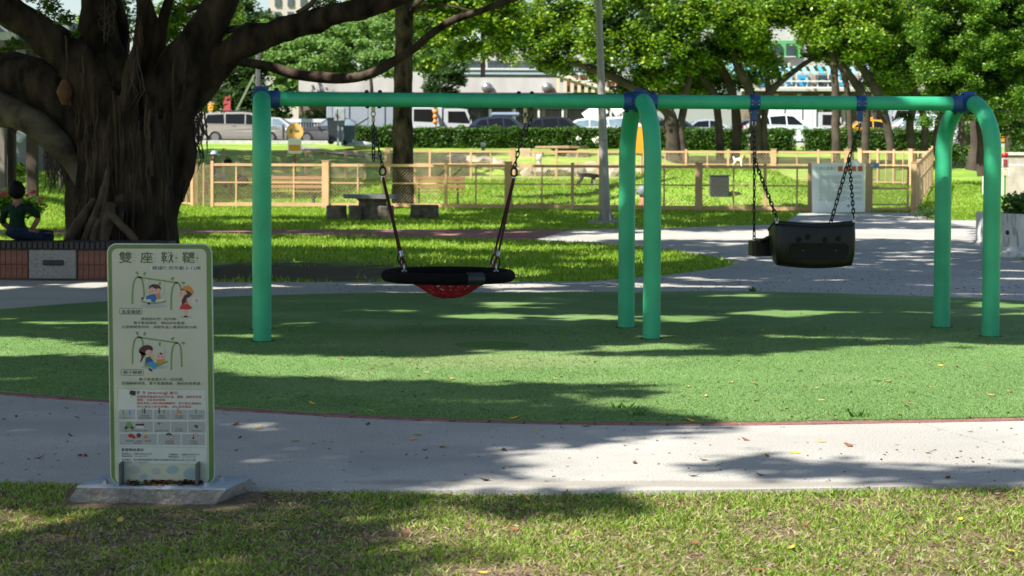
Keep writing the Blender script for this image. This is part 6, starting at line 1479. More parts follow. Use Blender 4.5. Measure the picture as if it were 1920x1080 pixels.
mb = MB(); mb.ball(P(37, 262, 68.5), (.12, .1, .12), 8, 6); mb.ball(P(40, 257, 68.5), (.14, .1, .1), 8, 6); mb.ball(P(35, 255, 68.5), (.08, .08, .08), 8, 6); build_w(mb, 'wall_lamp', m_frame, B8)
B9 = bld('beige_tower', 'beige apartment tower glimpsed between the banyan limbs at the top', 545, 190)
bbox(B9, 'wall', plain('beige_render', (.45, .40, .37), .9), 505, 605, -120, ybase(190), 190, 15)
for k in range(4):
    for j in range(3): bbox(B9, 'window', m_win, 515 + 24 * k, 526 + 24 * k, -30 + 26 * j, -14 + 26 * j, 189.85, .14)
# utility pole, red sign, wires' stay behind the people carrier
up = road_at(399, 118); pole = empty('utility_pole', up, 0, 'grey brown utility pole with hazard band behind the people carrier', 'pole')
mb = MB(); mb.cyl((0, 0, 0), (0, 0, 9), .27, .17, 12); mb.build('shaft', mat('pole_concrete', (.27, .23, .20), .9, .2, 2), pole)
s_ = 118 / F; mb = MB(); mb.cyl((0, 0, 270 * s_ * 0 + (275 - 213) * s_), (0, 0, (275 - 200) * s_), .285, n=12); mb.build('hazard_band', yel, pole)
mb = MB(); mb.box((-.05, -.26, (275 - 189) * s_), (.2, .05, .3)); mb.build('blue_label', m_pblue, pole)
mb = MB(); q = road_at(426, 117); mb.box((0, 0, 2.35), (.42, .08, .95), bev=.02); mb.cyl((0, .06, 0), (0, .06, 2.4), .04, n=8); tag(mb.build('red_street_sign', plain('faded_red', (.42, .06, .06)), None, q), 'faded red upright street sign behind the people carrier', 'sign')
mb = MB(); a, b = P(437, 220, 116), P(477, 140, 116); mb.beam(a, b, .12, .12); tag(mb.build('leaning_stay', plain('mossy_pole', (.16, .2, .11)), None), 'leaning mossy stay pole between the red sign and the swing', 'pole')
mb = MB(); q = road_at(484, 120); mb.cyl((0, 0, 0), (0, 0, 5.4), .17, .13, 10); mb.ball((0, 0, 5.45), .2, 10, 6); tag(mb.build('pale_post', mat('pale_post', (.4, .35, .3), .8), None, q), 'pale post with a ball top behind the left end of the beam', 'post')
mb = MB(); q = road_at(816, 109); mb.cyl((0, 0, 0), (0, 0, 2.6), .09, n=10); o = mb.build('traffic_post', plain('grey_post', (.35, .36, .38)), None, q); tag(o, 'slim post with orange reflector in front of the truck cab', 'post')
mb = MB(); 
for k in range(4): mb.ball((0, -.06, 1.2 + .28 * k), (.14, .1, .13), 8, 6)
link('orange_reflector', mb.mesh('orange_reflector', plain('orange_reflector', (.65, .22, .01))), o)
# pergola posts on the left, flowers
m_pst = mat('dark_timber_post', (.055, .04, .03), .85, .35, 6, .2, 20, stretch=(4, 4, .4)); m_pst2 = mat('grey_brown_post', (.17, .15, .13), .85, .2, 5)
pg = empty('pergola', P(30, 380, 40), 0, 'dark timber pergola posts standing behind the seated person', 'pergola')
for (x0, x1, y1, Y, m_) in ((-8, 8, 386, 40, m_pst2), (9, 26, 386, 40.3, m_pst), (49, 68, 372, 42, m_pst), (-60, -44, 386, 40, m_pst)): bbox(pg, 'post', m_, x0, x1, 75, y1, Y, .18, .01)
bbox(pg, 'crossbeam', m_pst, -90, 72, 78, 92, 40.6, .2)
# ================================================================== TREES
m_bark = mat('banyan_bark', (.060, .043, .029), .95, .5, 5, 1.0, 22, col2=(.008, .006, .005), spec=.15, stretch=(1, 1, .35), lo=.35, hi=.7, detail=8)
m_barkl = mat('pale_banyan_bark', (.13, .105, .078), .95, .3, 4, .9, 16, col2=(.022, .017, .013), spec=.15, detail=8)
m_root = mat('tan_prop_root', (.12, .08, .048), .9, .3, 5, .5, 25, col2=(.03, .02, .013))
m_trunk = mat('flaky_brown_bark', (.10, .075, .055), .95, .3, 5, 1.0, 20, col2=(.012, .009, .0075), spec=.15, lo=.35, hi=.68, stretch=(1, 1, .45))
m_bgtrunk = mat('dark_trunk_bark', (.085, .065, .048), .95, .4, 2, .6, 9, col2=(.025, .019, .015))
def px_path(pts, scale=1.0):
    """(px,py,Y,r_px) -> world points and radii"""
    return [P(a, b, Y) for a, b, Y, r_ in pts], [r_ * Y / F * scale for a, b, Y, r_ in pts]
def smooth_path(pts, n=5):
    P_, R_ = px_path(pts); N = len(P_); out, ro = [], []
    for i in range(N - 1):
        a, b, c, d = P_[max(i - 1, 0)], P_[i], P_[i + 1], P_[min(i + 2, N - 1)]
        for k in range(n):
            t = k / n; out.append(.5 * ((2 * b) + (c - a) * t + (2 * a - 5 * b + 4 * c - d) * t * t + (3 * b - a - 3 * c + d) * t ** 3)); ro.append(R_[i] + (R_[i + 1] - R_[i]) * t)
    return out + [P_[-1]], ro + [R_[-1]]
def limbs(mb, paths, n=12, wob=.05):
    for pth in paths:
        q, r_ = smooth_path(pth)
        q = [v + Vector((noise.noise(v * 1.3), noise.noise(v * 1.3 + Vector((9, 0, 0))), 0)) * wob for v in q]
        r_ = [a * (1 + .14 * noise.noise(v * 2.3)) for a, v in zip(r_, q)]
        mb.tube(q, r_, n)
def remesh(o, vox, disp=.0, dscale=1.0):
    m_ = o.modifiers.new('r', 'REMESH'); m_.mode = 'VOXEL'; m_.voxel_size = vox; m_.use_smooth_shade = True
    s_ = o.modifiers.new('s', 'SMOOTH'); s_.iterations = 3
    bpy.context.view_layer.update(); me = bpy.data.meshes.new_from_object(o.evaluated_get(bpy.context.evaluated_depsgraph_get()))
    o.modifiers.clear(); old = o.data; mats_ = list(old.materials)
    if disp:
        co = np.empty(len(me.vertices) * 3, np.float32); me.vertices.foreach_get('co', co); no = np.empty_like(co); me.vertices.foreach_get('normal', no); co = co.reshape(-1, 3); no = no.reshape(-1, 3)
        d = np.array([noise.fractal(Vector((v[0] * dscale, v[1] * dscale, v[2] * dscale * .45)), 1, 2, 4) for v in co.tolist()]); co += no * (d * disp)[:, None]; me.vertices.foreach_set('co', co.ravel().astype(np.float32)); me.update()
    me.materials.clear(); [me.materials.append(q) for q in mats_]; me.polygons.foreach_set('use_smooth', [True] * len(me.polygons)); o.data = me; bpy.data.meshes.remove(old); return o
def origin_mesh(name, me_, parent): return link(name, me_, parent)
def leaves_w(name, C, size, m_, parent, **k):
    off = wloc(parent); return link(name, leaf_mesh(name, np.asarray(C) - np.array(off), size, m_, **k), parent)
def clumps_px(lst, dY=1.0):
    """(px,py,rx,ry,Y) ellipses -> world ellipsoids"""
    out = []
    for px, py, rx, ry, Y in lst:
        c = P(px, py, Y); s_ = Y / F; out.append((c.x, c.y, c.z, rx * s_, (rx + ry) / 2 * s_ * dY, ry * s_))
    return out

# ---- the banyan
by = 27.2; bt_ = G(232, 452); ban = empty('banyan_tree', (bt_.x, by, 0), 0, 'huge dark banyan with fluted trunk, spreading limbs and hanging roots', 'tree')
mb = MB()
limbs(mb, [[(268, 480, by, 66), (266, 400, by, 62), (264, 320, by, 68), (285, 250, by, 58), (325, 205, by, 42), (372, 158, by, 31), (430, 102, by - .2, 26), (500, 66, by - .4, 24), (600, 36, by - .6, 22), (700, 8, by - .8, 19), (800, -35, by - 1, 15), (900, -80, by - 1.2, 12), (1080, -230, by - 1.6, 9), (1250, -520, by - 2, 5)],
           [(180, 480, by + .1, 52), (182, 400, by, 46), (178, 330, by, 52), (165, 260, by, 58), (120, 185, by, 50), (60, 150, by + .2, 44), (-10, 140, by + .4, 44), (-140, 110, by + .6, 38), (-300, 60, by + .8, 30), (-560, -120, by + 1, 20), (-760, -520, by + 1, 8)],
           [(228, 470, by - .15, 72), (226, 380, by - .1, 66), (228, 300, by - .1, 76), (232, 225, by, 66), (215, 165, by, 50), (180, 80, by, 36), (178, -20, by, 30), (170, -140, by, 25), (150, -380, by, 17), (120, -720, by, 8)],
           [(215, 230, by - .2, 50), (150, 130, by - .3, 40), (80, 62, by - .4, 33), (0, 8, by - .5, 30), (-120, -60, by - .6, 26), (-330, -260, by - .9, 18), (-480, -600, by - 1, 8)],
           [(258, 250, by - .1, 52), (312, 150, by - .2, 40), (362, 85, by - .2, 37), (405, 20, by - .2, 33), (440, -70, by - .2, 29), (520, -300, by - .3, 20), (600, -680, by - .4, 8)],
           [(232, 260, by - .5, 20), (243, 170, by - .6, 13), (262, 80, by - .6, 10), (268, 20, by - .6, 9), (262, -80, by - .6, 8), (240, -420, by - .6, 4)],
           [(285, 200, by + .3, 20), (300, 80, by + .2, 12), (318, 0, by + .1, 11), (330, -80, by, 9), (350, -420, by, 4)],
           [(225, 160, by + .5, 22), (222, 60, by + .5, 20), (205, -60, by + .5, 17), (160, -300, by + .9, 12), (120, -620, by + 1.2, 5)],
           [(275, 170, by + .4, 24), (285, 60, by + .5, 18), (268, -60, by + .5, 15), (300, -320, by + 1, 10), (340, -640, by + 1.3, 5)],
           [(340, 210, by, 22), (350, 300, by, 14), (322, 400, by, 18), (318, 480, by, 20)],
           [(140, 480, by + .1, 14), (140, 400, by + .1, 20), (150, 340, by, 30), (118, 275, by - .1, 26)],
           [(300, 480, by - .3, 24), (296, 420, by - .3, 22), (290, 340, by - .3, 26)], [(212, 480, by - .5, 22), (218, 420, by - .45, 24), (222, 360, by - .4, 26)]], 16)
for k in range(34):
    x0 = 150 + 170 * (k + random.random()) / 34; top = random.uniform(150, 300); x1 = x0 + random.uniform(-22, 22); pts = []
    for j in range(6):
        t = j / 5; y_ = top + (478 - top) * t; x_ = x0 * (1 - t) + x1 * t + random.uniform(-5, 5); e = min(1, abs(x_ - 228) / 105); pts.append((x_, y_, by - .62 * math.sqrt(max(0, 1 - e * e)) - .03, random.uniform(3.5, 8) * (1 + .5 * t)))
    limbs(mb, [pts], 7, .04)
o = build_w(mb, 'trunk', m_bark, ban); remesh(o, .03, .06, 2.0)
from mathutils.bvhtree import BVHTree
off_ = wloc(o); bvh = BVHTree.FromPolygons([tuple(v.co + off_) for v in o.data.vertices], [tuple(p.vertices) for p in o.data.polygons])
m_cling = mat('clinging_root_bark', (.085, .06, .04), .95, .4, 6, .8, 30, col2=(.014, .010, .007), spec=.15, stretch=(1, 1, .4))
for k in range(46):
    x0 = random.uniform(118, 348); top = random.choice([random.uniform(-10, 150), random.uniform(150, 330), random.uniform(150, 330)]); bot = min(476, top + random.uniform(120, 330)); sway = random.uniform(-16, 16); pts = []; x_ = x0
    n_ = 12
    for j in range(n_ + 1):
        t = j / n_; y_ = top + (bot - top) * t; x_ += random.uniform(-3, 3) + sway / n_ + (232 - x_) * .012
        d_ = ray(x_, y_).normalized(); h_ = bvh.ray_cast(CAMPOS, d_)
        if h_[0] is None: break
        pts.append(h_[0] + d_ * .004)
    if len(pts) > 4:
        r0 = random.uniform(.010, .032); mb = MB(); mb.tube(pts, [r0 * (.6 + .5 * i / len(pts)) * (1 + .25 * noise.noise(p * 5)) for i, p in enumerate(pts)], 7); build_w(mb, 'clinging_root', m_cling, ban)
mb = MB(); limbs(mb, [[(168, 345, by - .25, 24), (132, 292, by - .35, 22), (100, 258, by - .4, 24), (58, 226, by - .35, 28), (0, 205, by - .2, 32), (-110, 195, by, 30), (-260, 190, by + .2, 24)]], 16)
o = build_w(mb, 'pale_limb', m_barkl, ban); remesh(o, .03, .03, 2); o['label'] = 'paler limb arching to the left, lichen and sunlight in its tone'  # pale bark tone carries sunlit patches as well as lichen
mb = MB(); limbs(mb, [[(392, 138, by + 1.5, 7), (440, 117, by + 1.6, 7), (500, 124, by + 1.7, 8.5), (560, 140, by + 1.7, 10), (640, 147, by + 1.6, 10), (690, 140, by + 1.5, 9), (735, 117, by + 1.4, 9), (775, 92, by + 1.2, 8), (802, 68, by + 1, 7), (850, 38, by + .8, 7), (930, 10, by + .6, 6), (1020, -40, by + .4, 5), (1200, -260, by, 3)]], 10, .02)
build_w(mb, 'low_branch', m_trunk, ban)
for pth in ([(360, 62, by, 8), (415, 58, by - .1, 7), (470, 50, by - .2, 6)], [(350, 20, by, 6), (380, 10, by, 4)], [(556, 26, by - .5, 6), (585, 5, by - .5, 5), (600, -25, by - .5, 5)]): mb = MB(); limbs(mb, [pth], 8, .02); build_w(mb, 'twig', m_barkl, ban)
mb = MB(); limbs(mb, [[(122, 150, by - .52, 5), (121, 172, by - .55, 16), (122, 196, by - .52, 5)]], 12, 0); build_w(mb, 'cut_scar', mat('orange_cut_wood', (.11, .048, .02), .9, .4, 8), ban)
for pth in ([(201, 318, by - .72, 4), (192, 360, by - .85, 5), (178, 400, by - .95, 6), (158, 450, by - 1.05, 7), (152, 475, by - 1.05, 7)], [(192, 350, by - .7, 4), (184, 390, by - .9, 6), (168, 440, by - 1.0, 7), (162, 475, by - 1, 7)], [(178, 375, by - .75, 7), (150, 415, by - .95, 10), (131, 446, by - 1, 11), (126, 475, by - 1, 11)], [(205, 385, by - .85, 12), (202, 420, by - 1, 11), (196, 450, by - 1.05, 10), (196, 478, by - 1.05, 10)], [(204, 398, by - .95, 8), (226, 420, by - 1.1, 7), (250, 445, by - 1.15, 7), (262, 475, by - 1.15, 7)], [(186, 412, by - .95, 6), (176, 440, by - 1.05, 7), (172, 476, by - 1.05, 7)], [(202, 322, by - .72, 4), (195, 380, by - .9, 4), (186, 440, by - 1.0, 5), (184, 475, by - 1, 5)]):
    mb = MB(); limbs(mb, [pth], 8, .02); build_w(mb, 'prop_root', m_root, ban)
mb = MB(); limbs(mb, [[(230, 340, by - .55, 6), (226, 365, by - .6, 14), (222, 400, by - .62, 15), (224, 440, by - .6, 12), (226, 478, by - .6, 10)]], 10, .01); build_w(mb, 'burl', m_barkl, ban)
mb = MB()
for (xa, xb, ya, yb, lo, hi, nn, Y) in ((84, 118, 262, 285, 25, 95, 46, by - .35), (342, 382, 195, 225, 40, 110, 60, by), (20, 40, 235, 240, 5, 30, 8, by - .2), (190, 215, -10, 40, 20, 60, 14, by - .5), (236, 262, 60, 110, 60, 120, 8, by - .7)):
    for _ in range(nn):
        x = random.uniform(xa, xb); y = random.uniform(ya, yb); l = random.uniform(lo, hi); q = [P(x + random.uniform(-2, 2) * k, y + l * k / 4, Y + random.uniform(-.25, .25)) for k in range(5)]
        for v in q: v.y = Y
        mb.tube(q, [random.uniform(.004, .011)] * 4 + [.002], 4, caps=False)
build_w(mb, 'aerial_roots', mat('dark_aerial_root', (.06, .04, .032), .9, .4, 9), ban)['kind'] = 'stuff'
m_banl = leafmat('banyan_leaf', [(.03, .075, .012), (.045, .11, .014), (.075, .16, .02), (.11, .19, .025)], .4, .4, .5)
vis = clumps_px([(95, 15, 26, 20, by - 1.2), (120, 35, 22, 16, by - 1.3), (142, 62, 10, 12, by - 1.3), (70, -10, 40, 16, by - 1), (8, 92, 16, 6, by - 1), (620, 12, 40, 14, by - .3), (40, -20, 60, 20, by - 1), (60, 40, 34, 24, by + 1.6), (140, 90, 34, 26, by + 1.6), (275, 70, 22, 44, by + 2), (315, 110, 20, 24, by + 2), (30, 80, 20, 10, by + 2), (330, 20, 20, 24, by + 2), (400, -5, 40, 12, by + .4), (215, 25, 26, 40, by + 1.5), (660, 24, 30, 10, by)])
leaves_w('near_foliage', in_clumps(vis, 6500, .95), .062, m_banl, ban)

# ---- crowns that shade the ground, kept where their shadow falls (leaf positions follow the sun back from the shaded ground)
LITP = [[(-300, 634), (0, 639), (200, 648), (400, 663), (700, 667), (1000, 666), (1280, 667), (1480, 664), (1640, 648), (1920, 652), (2400, 650), (2400, 812), (1920, 806), (1500, 806), (1310, 812), (1295, 795), (1255, 778), (1150, 771), (1050, 765), (1060, 751), (1180, 749), (1268, 734), (1180, 722), (940, 723), (640, 713), (400, 700), (330, 688), (210, 673), (0, 674), (-300, 673)],
        [(800, 734), (950, 737), (945, 744), (810, 742)], [(860, 799), (1250, 798), (1230, 805), (900, 807)], [(1180, 812), (1500, 804), (1920, 790), (2400, 780), (2400, 864), (1920, 884), (1600, 873), (1390, 866), (1340, 871), (1390, 878), (1450, 886), (1600, 894), (1400, 930), (1000, 930), (690, 918), (800, 900), (900, 892), (945, 868), (850, 852), (1000, 842), (1100, 829)],
        [(1400, 889), (1750, 893), (1760, 930), (1380, 930)], [(1180, 915), (1140, 955), (1000, 966), (850, 986), (880, 1022), (760, 1058), (640, 1100), (560, 1400), (2800, 1400), (2800, 880), (1919, 902), (1500, 914)], [(300, 1040), (440, 1030), (450, 1110), (290, 1110)], [(-60, 1052), (60, 1048), (70, 1110), (-60, 1110)],
        [(985, 451), (1075, 438), (1250, 435), (1450, 430), (1840, 428), (1845, 452), (1600, 447), (1440, 450), (1200, 450), (1060, 453)], [(-300, 443), (330, 446), (700, 448), (980, 456), (1150, 464), (1000, 471), (700, 462), (330, 461), (-300, 458)], [(-400, 403), (142, 401), (142, 430), (-400, 431)],
        [(330, 397), (700, 393), (900, 396), (900, 400), (640, 405), (330, 406)], [(600, 424), (760, 420), (1000, 418), (1000, 427), (600, 430)], [(300, 397), (300, 384), (640, 379), (760, 366), (985, 353), (985, 338), (2600, 338), (2600, 380), (1760, 383), (1700, 391), (1500, 389), (870, 390), (840, 396)],
        [(1748, 378), (2900, 372), (2900, 445), (1850, 430), (1748, 414)],
        [(1250, 472), (1340, 484), (1200, 490), (1000, 482)], [(760, 478), (980, 482), (900, 487), (740, 484)], [(900, 545), (1140, 541), (1180, 546), (920, 549)], [(350, 537), (520, 533), (560, 538), (380, 543)]]
c_near = (-7.0, 3.4)
near_t = empty('shade_tree', (c_near[0], c_near[1], 0), 0, 'leafy tree at the camera side whose crown shades the sign and foreground', 'tree')
m_shade = leafmat('shade_leaf', [(.03, .075, .012), (.05, .12, .016), (.08, .16, .025)], .3, .5, .4)
def lit_mask(x, y):
    q = np.array([proj((a, b, 0)) for a, b in zip(x, y)]); px, py = q[:, 0], q[:, 1]
    # ragged edges
    px = px + 46 * (vnoise(x + 40, y + 40, 2.2, 31) - .5); py = py + (4 + .05 * np.maximum(py - 400, 0)) * .55 * (vnoise(x + 40, y + 40, 2.6, 32) - .5)
    m_ = np.zeros(len(x), bool)
    for pl in LITP: m_ |= pip(pl, px, py)
    return m_
def canopy(x0, x1, y0, y1, n, size, gap=.80, gs=1.3, hl=(6.5, 11), soft=.13, an=1.0):
    x = x0 + (x1 - x0) * rng.random(n); y = y0 + (y1 - y0) * rng.random(n); pxx = np.abs(x) < .30 * y + 2.0
    x, y = x[pxx], y[pxx]; k = ~lit_mask(x, y); k &= ((vnoise((x + 90) / an, (y + 90) * an, gs, 41) * .55 + vnoise((x + 90) / an, (y + 90) * an, gs * 2.7, 42) * .45) < gap + .2 * ((x < -1.5) & (y > 24.5) & (y < 35)) + .3 * (((x + .3) / 1.5) ** 2 + ((y - 17.9) / 1.2) ** 2 < 1) - .05 * rng.random(len(x)))
    x, y = x[k], y[k]; h = hl[0] + (hl[1] - hl[0]) * np.clip(vnoise(x + 70, y + 70, .35, 51) * .6 + .4 * rng.random(len(x)), 0, 1)
    h = np.maximum(h, 1.62 + .092 * y + .25 + 1.4 * rng.random(len(x)))
    x = x + rng.normal(size=len(x)) * soft; y = y + rng.normal(size=len(x)) * soft
    return np.column_stack([x + SUN_S.x * h, y + SUN_S.y * h, h])
L1 = np.vstack([canopy(-9, 8, 5, 9.6, 62000, .17, .61, 2.4), canopy(-9, 8, 9.6, 13, 60000, .17, .74, 1.8), canopy(-9, 8, 13, 29, 290000, .17, .655, 1.15, soft=.07, an=1.5)]); L2 = canopy(-14, 17, 29, 62, 200000, .3, .68, .8, (6.5, 9)); L3 = canopy(-30, 2, 62, 97, 50000, .5, .8, .5, (9, 12))
nearm = L1[:, 1] < 10.0
leaves_w('crown', L1[nearm], .17, m_shade, near_t, asp=.7, up=.25)
mb = MB(); b0 = Vector((*c_near, 0)); mb.tube([b0 + Vector((0, 0, -.1)), b0 + Vector((.1, .1, 2)), b0 + Vector((.3, .4, 4)), b0 + Vector((.5, .8, 8.2))], [.34, .27, .23, .1], 12)
for (dx, dy, dz) in ((-1.2, 2.4, 8.5), (-2.2, .6, 8.8), (.2, 2.2, 9.0)): mb.tube([b0 + Vector((.3, .4, 4)), b0 + Vector((dx * .5, dy * .5, 5.6)), b0 + Vector((dx, dy, dz))], [.17, .11, .04], 8)
build_w(mb, 'trunk', m_trunk, near_t)
leaves_w('crown', L1[~nearm], .17, m_banl, ban, asp=.7, up=.25)
mid_sel = L2[:, 1] > 41
leaves_w('outer_crown', L2[~mid_sel], .3, m_banl, ban, asp=.7, up=.25)

# ---- slim tree between the dog park and the lawn
ty = 57.2; mid = empty('park_tree', G(756, 391), 0, 'slim straight tree with flaky dark bark behind the nest swing', 'tree')
mb = MB(); limbs(mb, [[(755, 400, ty, 22.5), (756, 385, ty, 21.5), (755, 300, ty, 19.5), (755, 200, ty, 19), (757, 100, ty, 18), (759, 0, ty, 17), (760, -120, ty, 15), (764, -260, ty, 11), (770, -420, ty, 5)]], 18, .02); o = build_w(mb, 'trunk', m_trunk, mid)
mb = MB(); limbs(mb, [[(757, 40, ty, 8), (800, -10, ty - .5, 6), (880, -50, ty - 1, 4)], [(757, 0, ty, 8), (700, -60, ty, 5), (620, -110, ty - 1, 3)], [(775, 20, ty - .2, 5), (830, 10, ty - .4, 3), (880, 20, ty - .6, 2)]], 8, .05); build_w(mb, 'limb', m_trunk, mid)
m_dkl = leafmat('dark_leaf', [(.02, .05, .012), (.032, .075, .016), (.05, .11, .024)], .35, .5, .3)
m_bright = leafmat('sunlit_leaf', [(.025, .07, .010), (.08, .18, .017), (.18, .33, .028), (.34, .46, .055)], .36, .4, .5)
vc = clumps_px([(800, 30, 34, 30, ty + 4), (850, 20, 44, 34, ty + 4), (950, 65, 40, 24, ty + 5), (880, 100, 30, 16, ty + 5), (900, 40, 40, 28, ty + 5), (940, 20, 36, 30, ty + 5), (860, 60, 26, 16, ty + 4), (815, 78, 20, 13, ty + 3), (900, 75, 28, 14, ty + 5), (790, -20, 60, 20, ty + 4), (920, -30, 80, 26, ty + 5), (725, 12, 18, 12, ty + 3), (700, -30, 60, 20, ty + 3)], .8)
leaves_w('foliage', in_clumps(sub_clumps(vc, 120, .25, .5), 11000, .9), .15, m_bright, mid, up=.6, asp=.8)
leaves_w('crown', L2[mid_sel], .3, m_bright, mid, asp=.7, up=.25)
zt_ = rng.uniform(-.3, 6, 1500); ht_ = rng.uniform(7.2, 10, 1500) - zt_
own = np.column_stack([-3.12 + rng.normal(size=1500) * .26 + SUN_S.x * ht_, 57.2 + rng.normal(size=1500) * .2 + SUN_S.y * ht_, zt_ + ht_]); own = own[vnoise(own[:, 0] * 1 + 40, zt_ + 40, 1.4, 77) < .72]
leaves_w('trunk_shade_leaves', own, .3, m_bright, mid, asp=.7, up=.25)  # unseen leaves added up the sun line so this trunk stays shaded
lt = empty('shade_tree', (-22.5, 78, gz(-22.5, 78)), 0, 'tall tree beyond the left edge shading the far lawn', 'tree')
leaves_w('crown', L3, .5, m_shade, lt, asp=.7, up=.2); mb = MB(); z0 = gz(-22.5, 78); mb.tube([Vector((-22.5, 78, z0 - .1)), Vector((-22.3, 78, 5)), Vector((-21, 79, 9)), Vector((-17, 80, 11))], [.4, .32, .25, .1], 10); build_w(mb, 'trunk', m_bgtrunk, lt)

g_ = 'trees on the bank beside the street'
# ---- trees on the bank by the street
def bank_tree(label, foot, Y, trunks, cl, n, size, m_, group=None, name='bank_tree', nsub=70, sr=(.4, .8), dY=1.0, shell=.9, up=.55, asp=.65):
    v = P(*foot, Y); o = empty(name, (v.x, Y, gz(v.x, Y)), 0, label, 'tree', group)
    for t in trunks: mb = MB(); limbs(mb, [t], 10, .06); build_w(mb, 'trunk', m_bgtrunk, o)
    c = clumps_px(cl, dY); leaves_w('crown', in_clumps(np.vstack([sub_clumps(c, nsub, *sr)]), n, shell), size, m_, o, up=up, asp=asp)
    if group == g_: c2 = np.array(c); c2[:, 3:] *= .85; c2[:, 1] += .5; leaves_w('inner_shade_foliage', in_clumps(c2, int(n * .32), 1.0), size * 1.5, m_dkl, o, up=up, asp=.75)  # dark leaves inside each crown, its inner shade put into leaf colour
    return o
def Tk(Y, *pts): return [(a, b, Y, r_) for a, b, r_ in pts]
g_ = 'trees on the bank beside the street'
bank_tree('spreading bright leaved tree with an arching limb right of the lamp post', (1260, 285), 87, [Tk(87, (1264, 300, 15), (1260, 250, 13), (1255, 215, 12), (1225, 186, 10), (1165, 152, 8), (1100, 125, 7), (1060, 112, 5)), Tk(87, (1257, 225, 12), (1240, 165, 9), (1205, 110, 7), (1180, 60, 5)), Tk(87, (1285, 300, 8), (1278, 240, 7), (1285, 180, 7), (1300, 110, 6), (1310, 40, 5))],
          [(1000, 70, 45, 36, 87), (1060, 80, 55, 34, 87), (1050, 25, 70, 36, 88), (1130, 100, 40, 28, 86), (1150, 50, 70, 45, 86), (1210, 95, 60, 36, 86), (1260, 60, 60, 44, 85.5), (1290, 20, 70, 36, 86), (1180, -15, 110, 36, 87), (975, 30, 30, 40, 88), (1225, 140, 50, 20, 87), (1140, 135, 40, 16, 88), (1290, 120, 40, 26, 87), (1180, 165, 40, 14, 89), (1030, 120, 40, 18, 88), (1260, 175, 30, 14, 89)], 30000, .17, m_bright, g_, nsub=150)
bank_tree('upright tree with dark understorey behind the left chain of the bucket swing', (1348, 285), 89, [Tk(89, (1350, 300, 8), (1348, 240, 7), (1340, 180, 7), (1310, 140, 6), (1285, 105, 5)), Tk(89, (1378, 300, 9), (1382, 230, 9), (1372, 170, 8), (1345, 110, 7), (1330, 60, 5))],
          [(1345, 95, 55, 34, 88), (1385, 60, 60, 42, 87.5), (1400, 100, 50, 26, 88), (1370, 15, 80, 36, 88), (1330, 150, 40, 24, 90), (1290, 165, 30, 18, 90), (1380, 150, 44, 24, 91), (1250, 185, 50, 24, 92), (1345, 185, 40, 18, 91), (1420, 140, 34, 20, 91), (1300, 130, 60, 30, 90)], 18000, .17, m_bright, g_, nsub=90)
bank_tree('forked tree leaning over the blue awning behind the left blue clamp', (1415, 285), 88, [Tk(88, (1418, 300, 12), (1418, 240, 11), (1408, 180, 10), (1385, 130, 8), (1372, 80, 6)), Tk(88, (1412, 250, 10), (1425, 195, 8), (1468, 150, 6), (1508, 120, 5), (1560, 90, 4)), Tk(88, (1436, 300, 6), (1432, 230, 6), (1440, 170, 5), (1436, 110, 4))],
          [(1415, 60, 45, 36, 87), (1455, 22, 60, 30, 87), (1525, 45, 45, 34, 86.5), (1500, 5, 80, 32, 87), (1550, 80, 40, 26, 87), (1440, 112, 36, 12, 89), (1530, 105, 30, 10, 88), (1455, 140, 22, 10, 88)], 12000, .17, m_bright, g_, nsub=80)
bank_tree('many-stemmed tree in deep shade behind the right blue clamp', (1590, 290), 86, [Tk(86, (1568, 300, 8.5), (1567, 240, 8), (1566, 180, 8), (1562, 110, 6), (1550, 60, 5)), Tk(86, (1596, 300, 5), (1594, 240, 5), (1588, 170, 6), (1574, 110, 5)), Tk(86, (1622, 300, 8), (1624, 240, 8), (1622, 190, 8), (1600, 150, 8), (1575, 120, 6)), Tk(86, (1672, 300, 7), (1664, 240, 8), (1650, 190, 8), (1626, 140, 8), (1590, 95, 7), (1570, 60, 5))],
          [(1605, 60, 60, 44, 85), (1640, 105, 44, 26, 86), (1580, 112, 36, 18, 87), (1620, 10, 80, 36, 85.5), (1665, 70, 40, 50, 86), (1672, 130, 24, 24, 86), (1550, 30, 50, 40, 86)], 15000, .16, m_bright, g_, nsub=90)
bank_tree('twin trunked tree behind the right end of the beam', (1712, 290), 87, [Tk(87, (1712, 300, 9), (1708, 240, 8), (1712, 190, 7), (1720, 120, 6)), Tk(87, (1728, 300, 7), (1734, 240, 7), (1722, 190, 6)), Tk(87, (1762, 300, 9), (1756, 260, 9), (1770, 210, 8), (1790, 150, 6)), Tk(87, (1800, 310, 11), (1806, 260, 10), (1800, 200, 8))],
          [(1660, 30, 60, 40, 88), (1640, 150, 30, 24, 89), (1690, 160, 40, 26, 89), (1720, 110, 50, 50, 86), (1750, 40, 70, 50, 87), (1790, 200, 50, 22, 88), (1840, 245, 60, 22, 88), (1730, 190, 26, 18, 88), (1700, 218, 22, 8, 86)], 12000, .16, m_bright, g_, nsub=80)
bank_tree('dark trunk and drooping foliage at the far right edge', (1897, 290), 70, [Tk(70, (1896, 305, 11), (1895, 260, 10), (1896, 215, 10), (1905, 150, 8)), Tk(70, (1825, 320, 16), (1832, 270, 13), (1828, 220, 10))],
          [(1880, 215, 50, 26, 70), (1915, 250, 30, 30, 70), (1850, 240, 40, 18, 71), (1830, 300, 30, 16, 71), (1790, 285, 24, 20, 72), (1918, 295, 16, 20, 68)], 7000, .11, m_shade, g_, nsub=60, sr=(.25, .5))
m_fine = leafmat('fine_dark_leaf', [(.028, .08, .012), (.065, .165, .02), (.125, .27, .03), (.28, .45, .07)], .4, .35, .6)
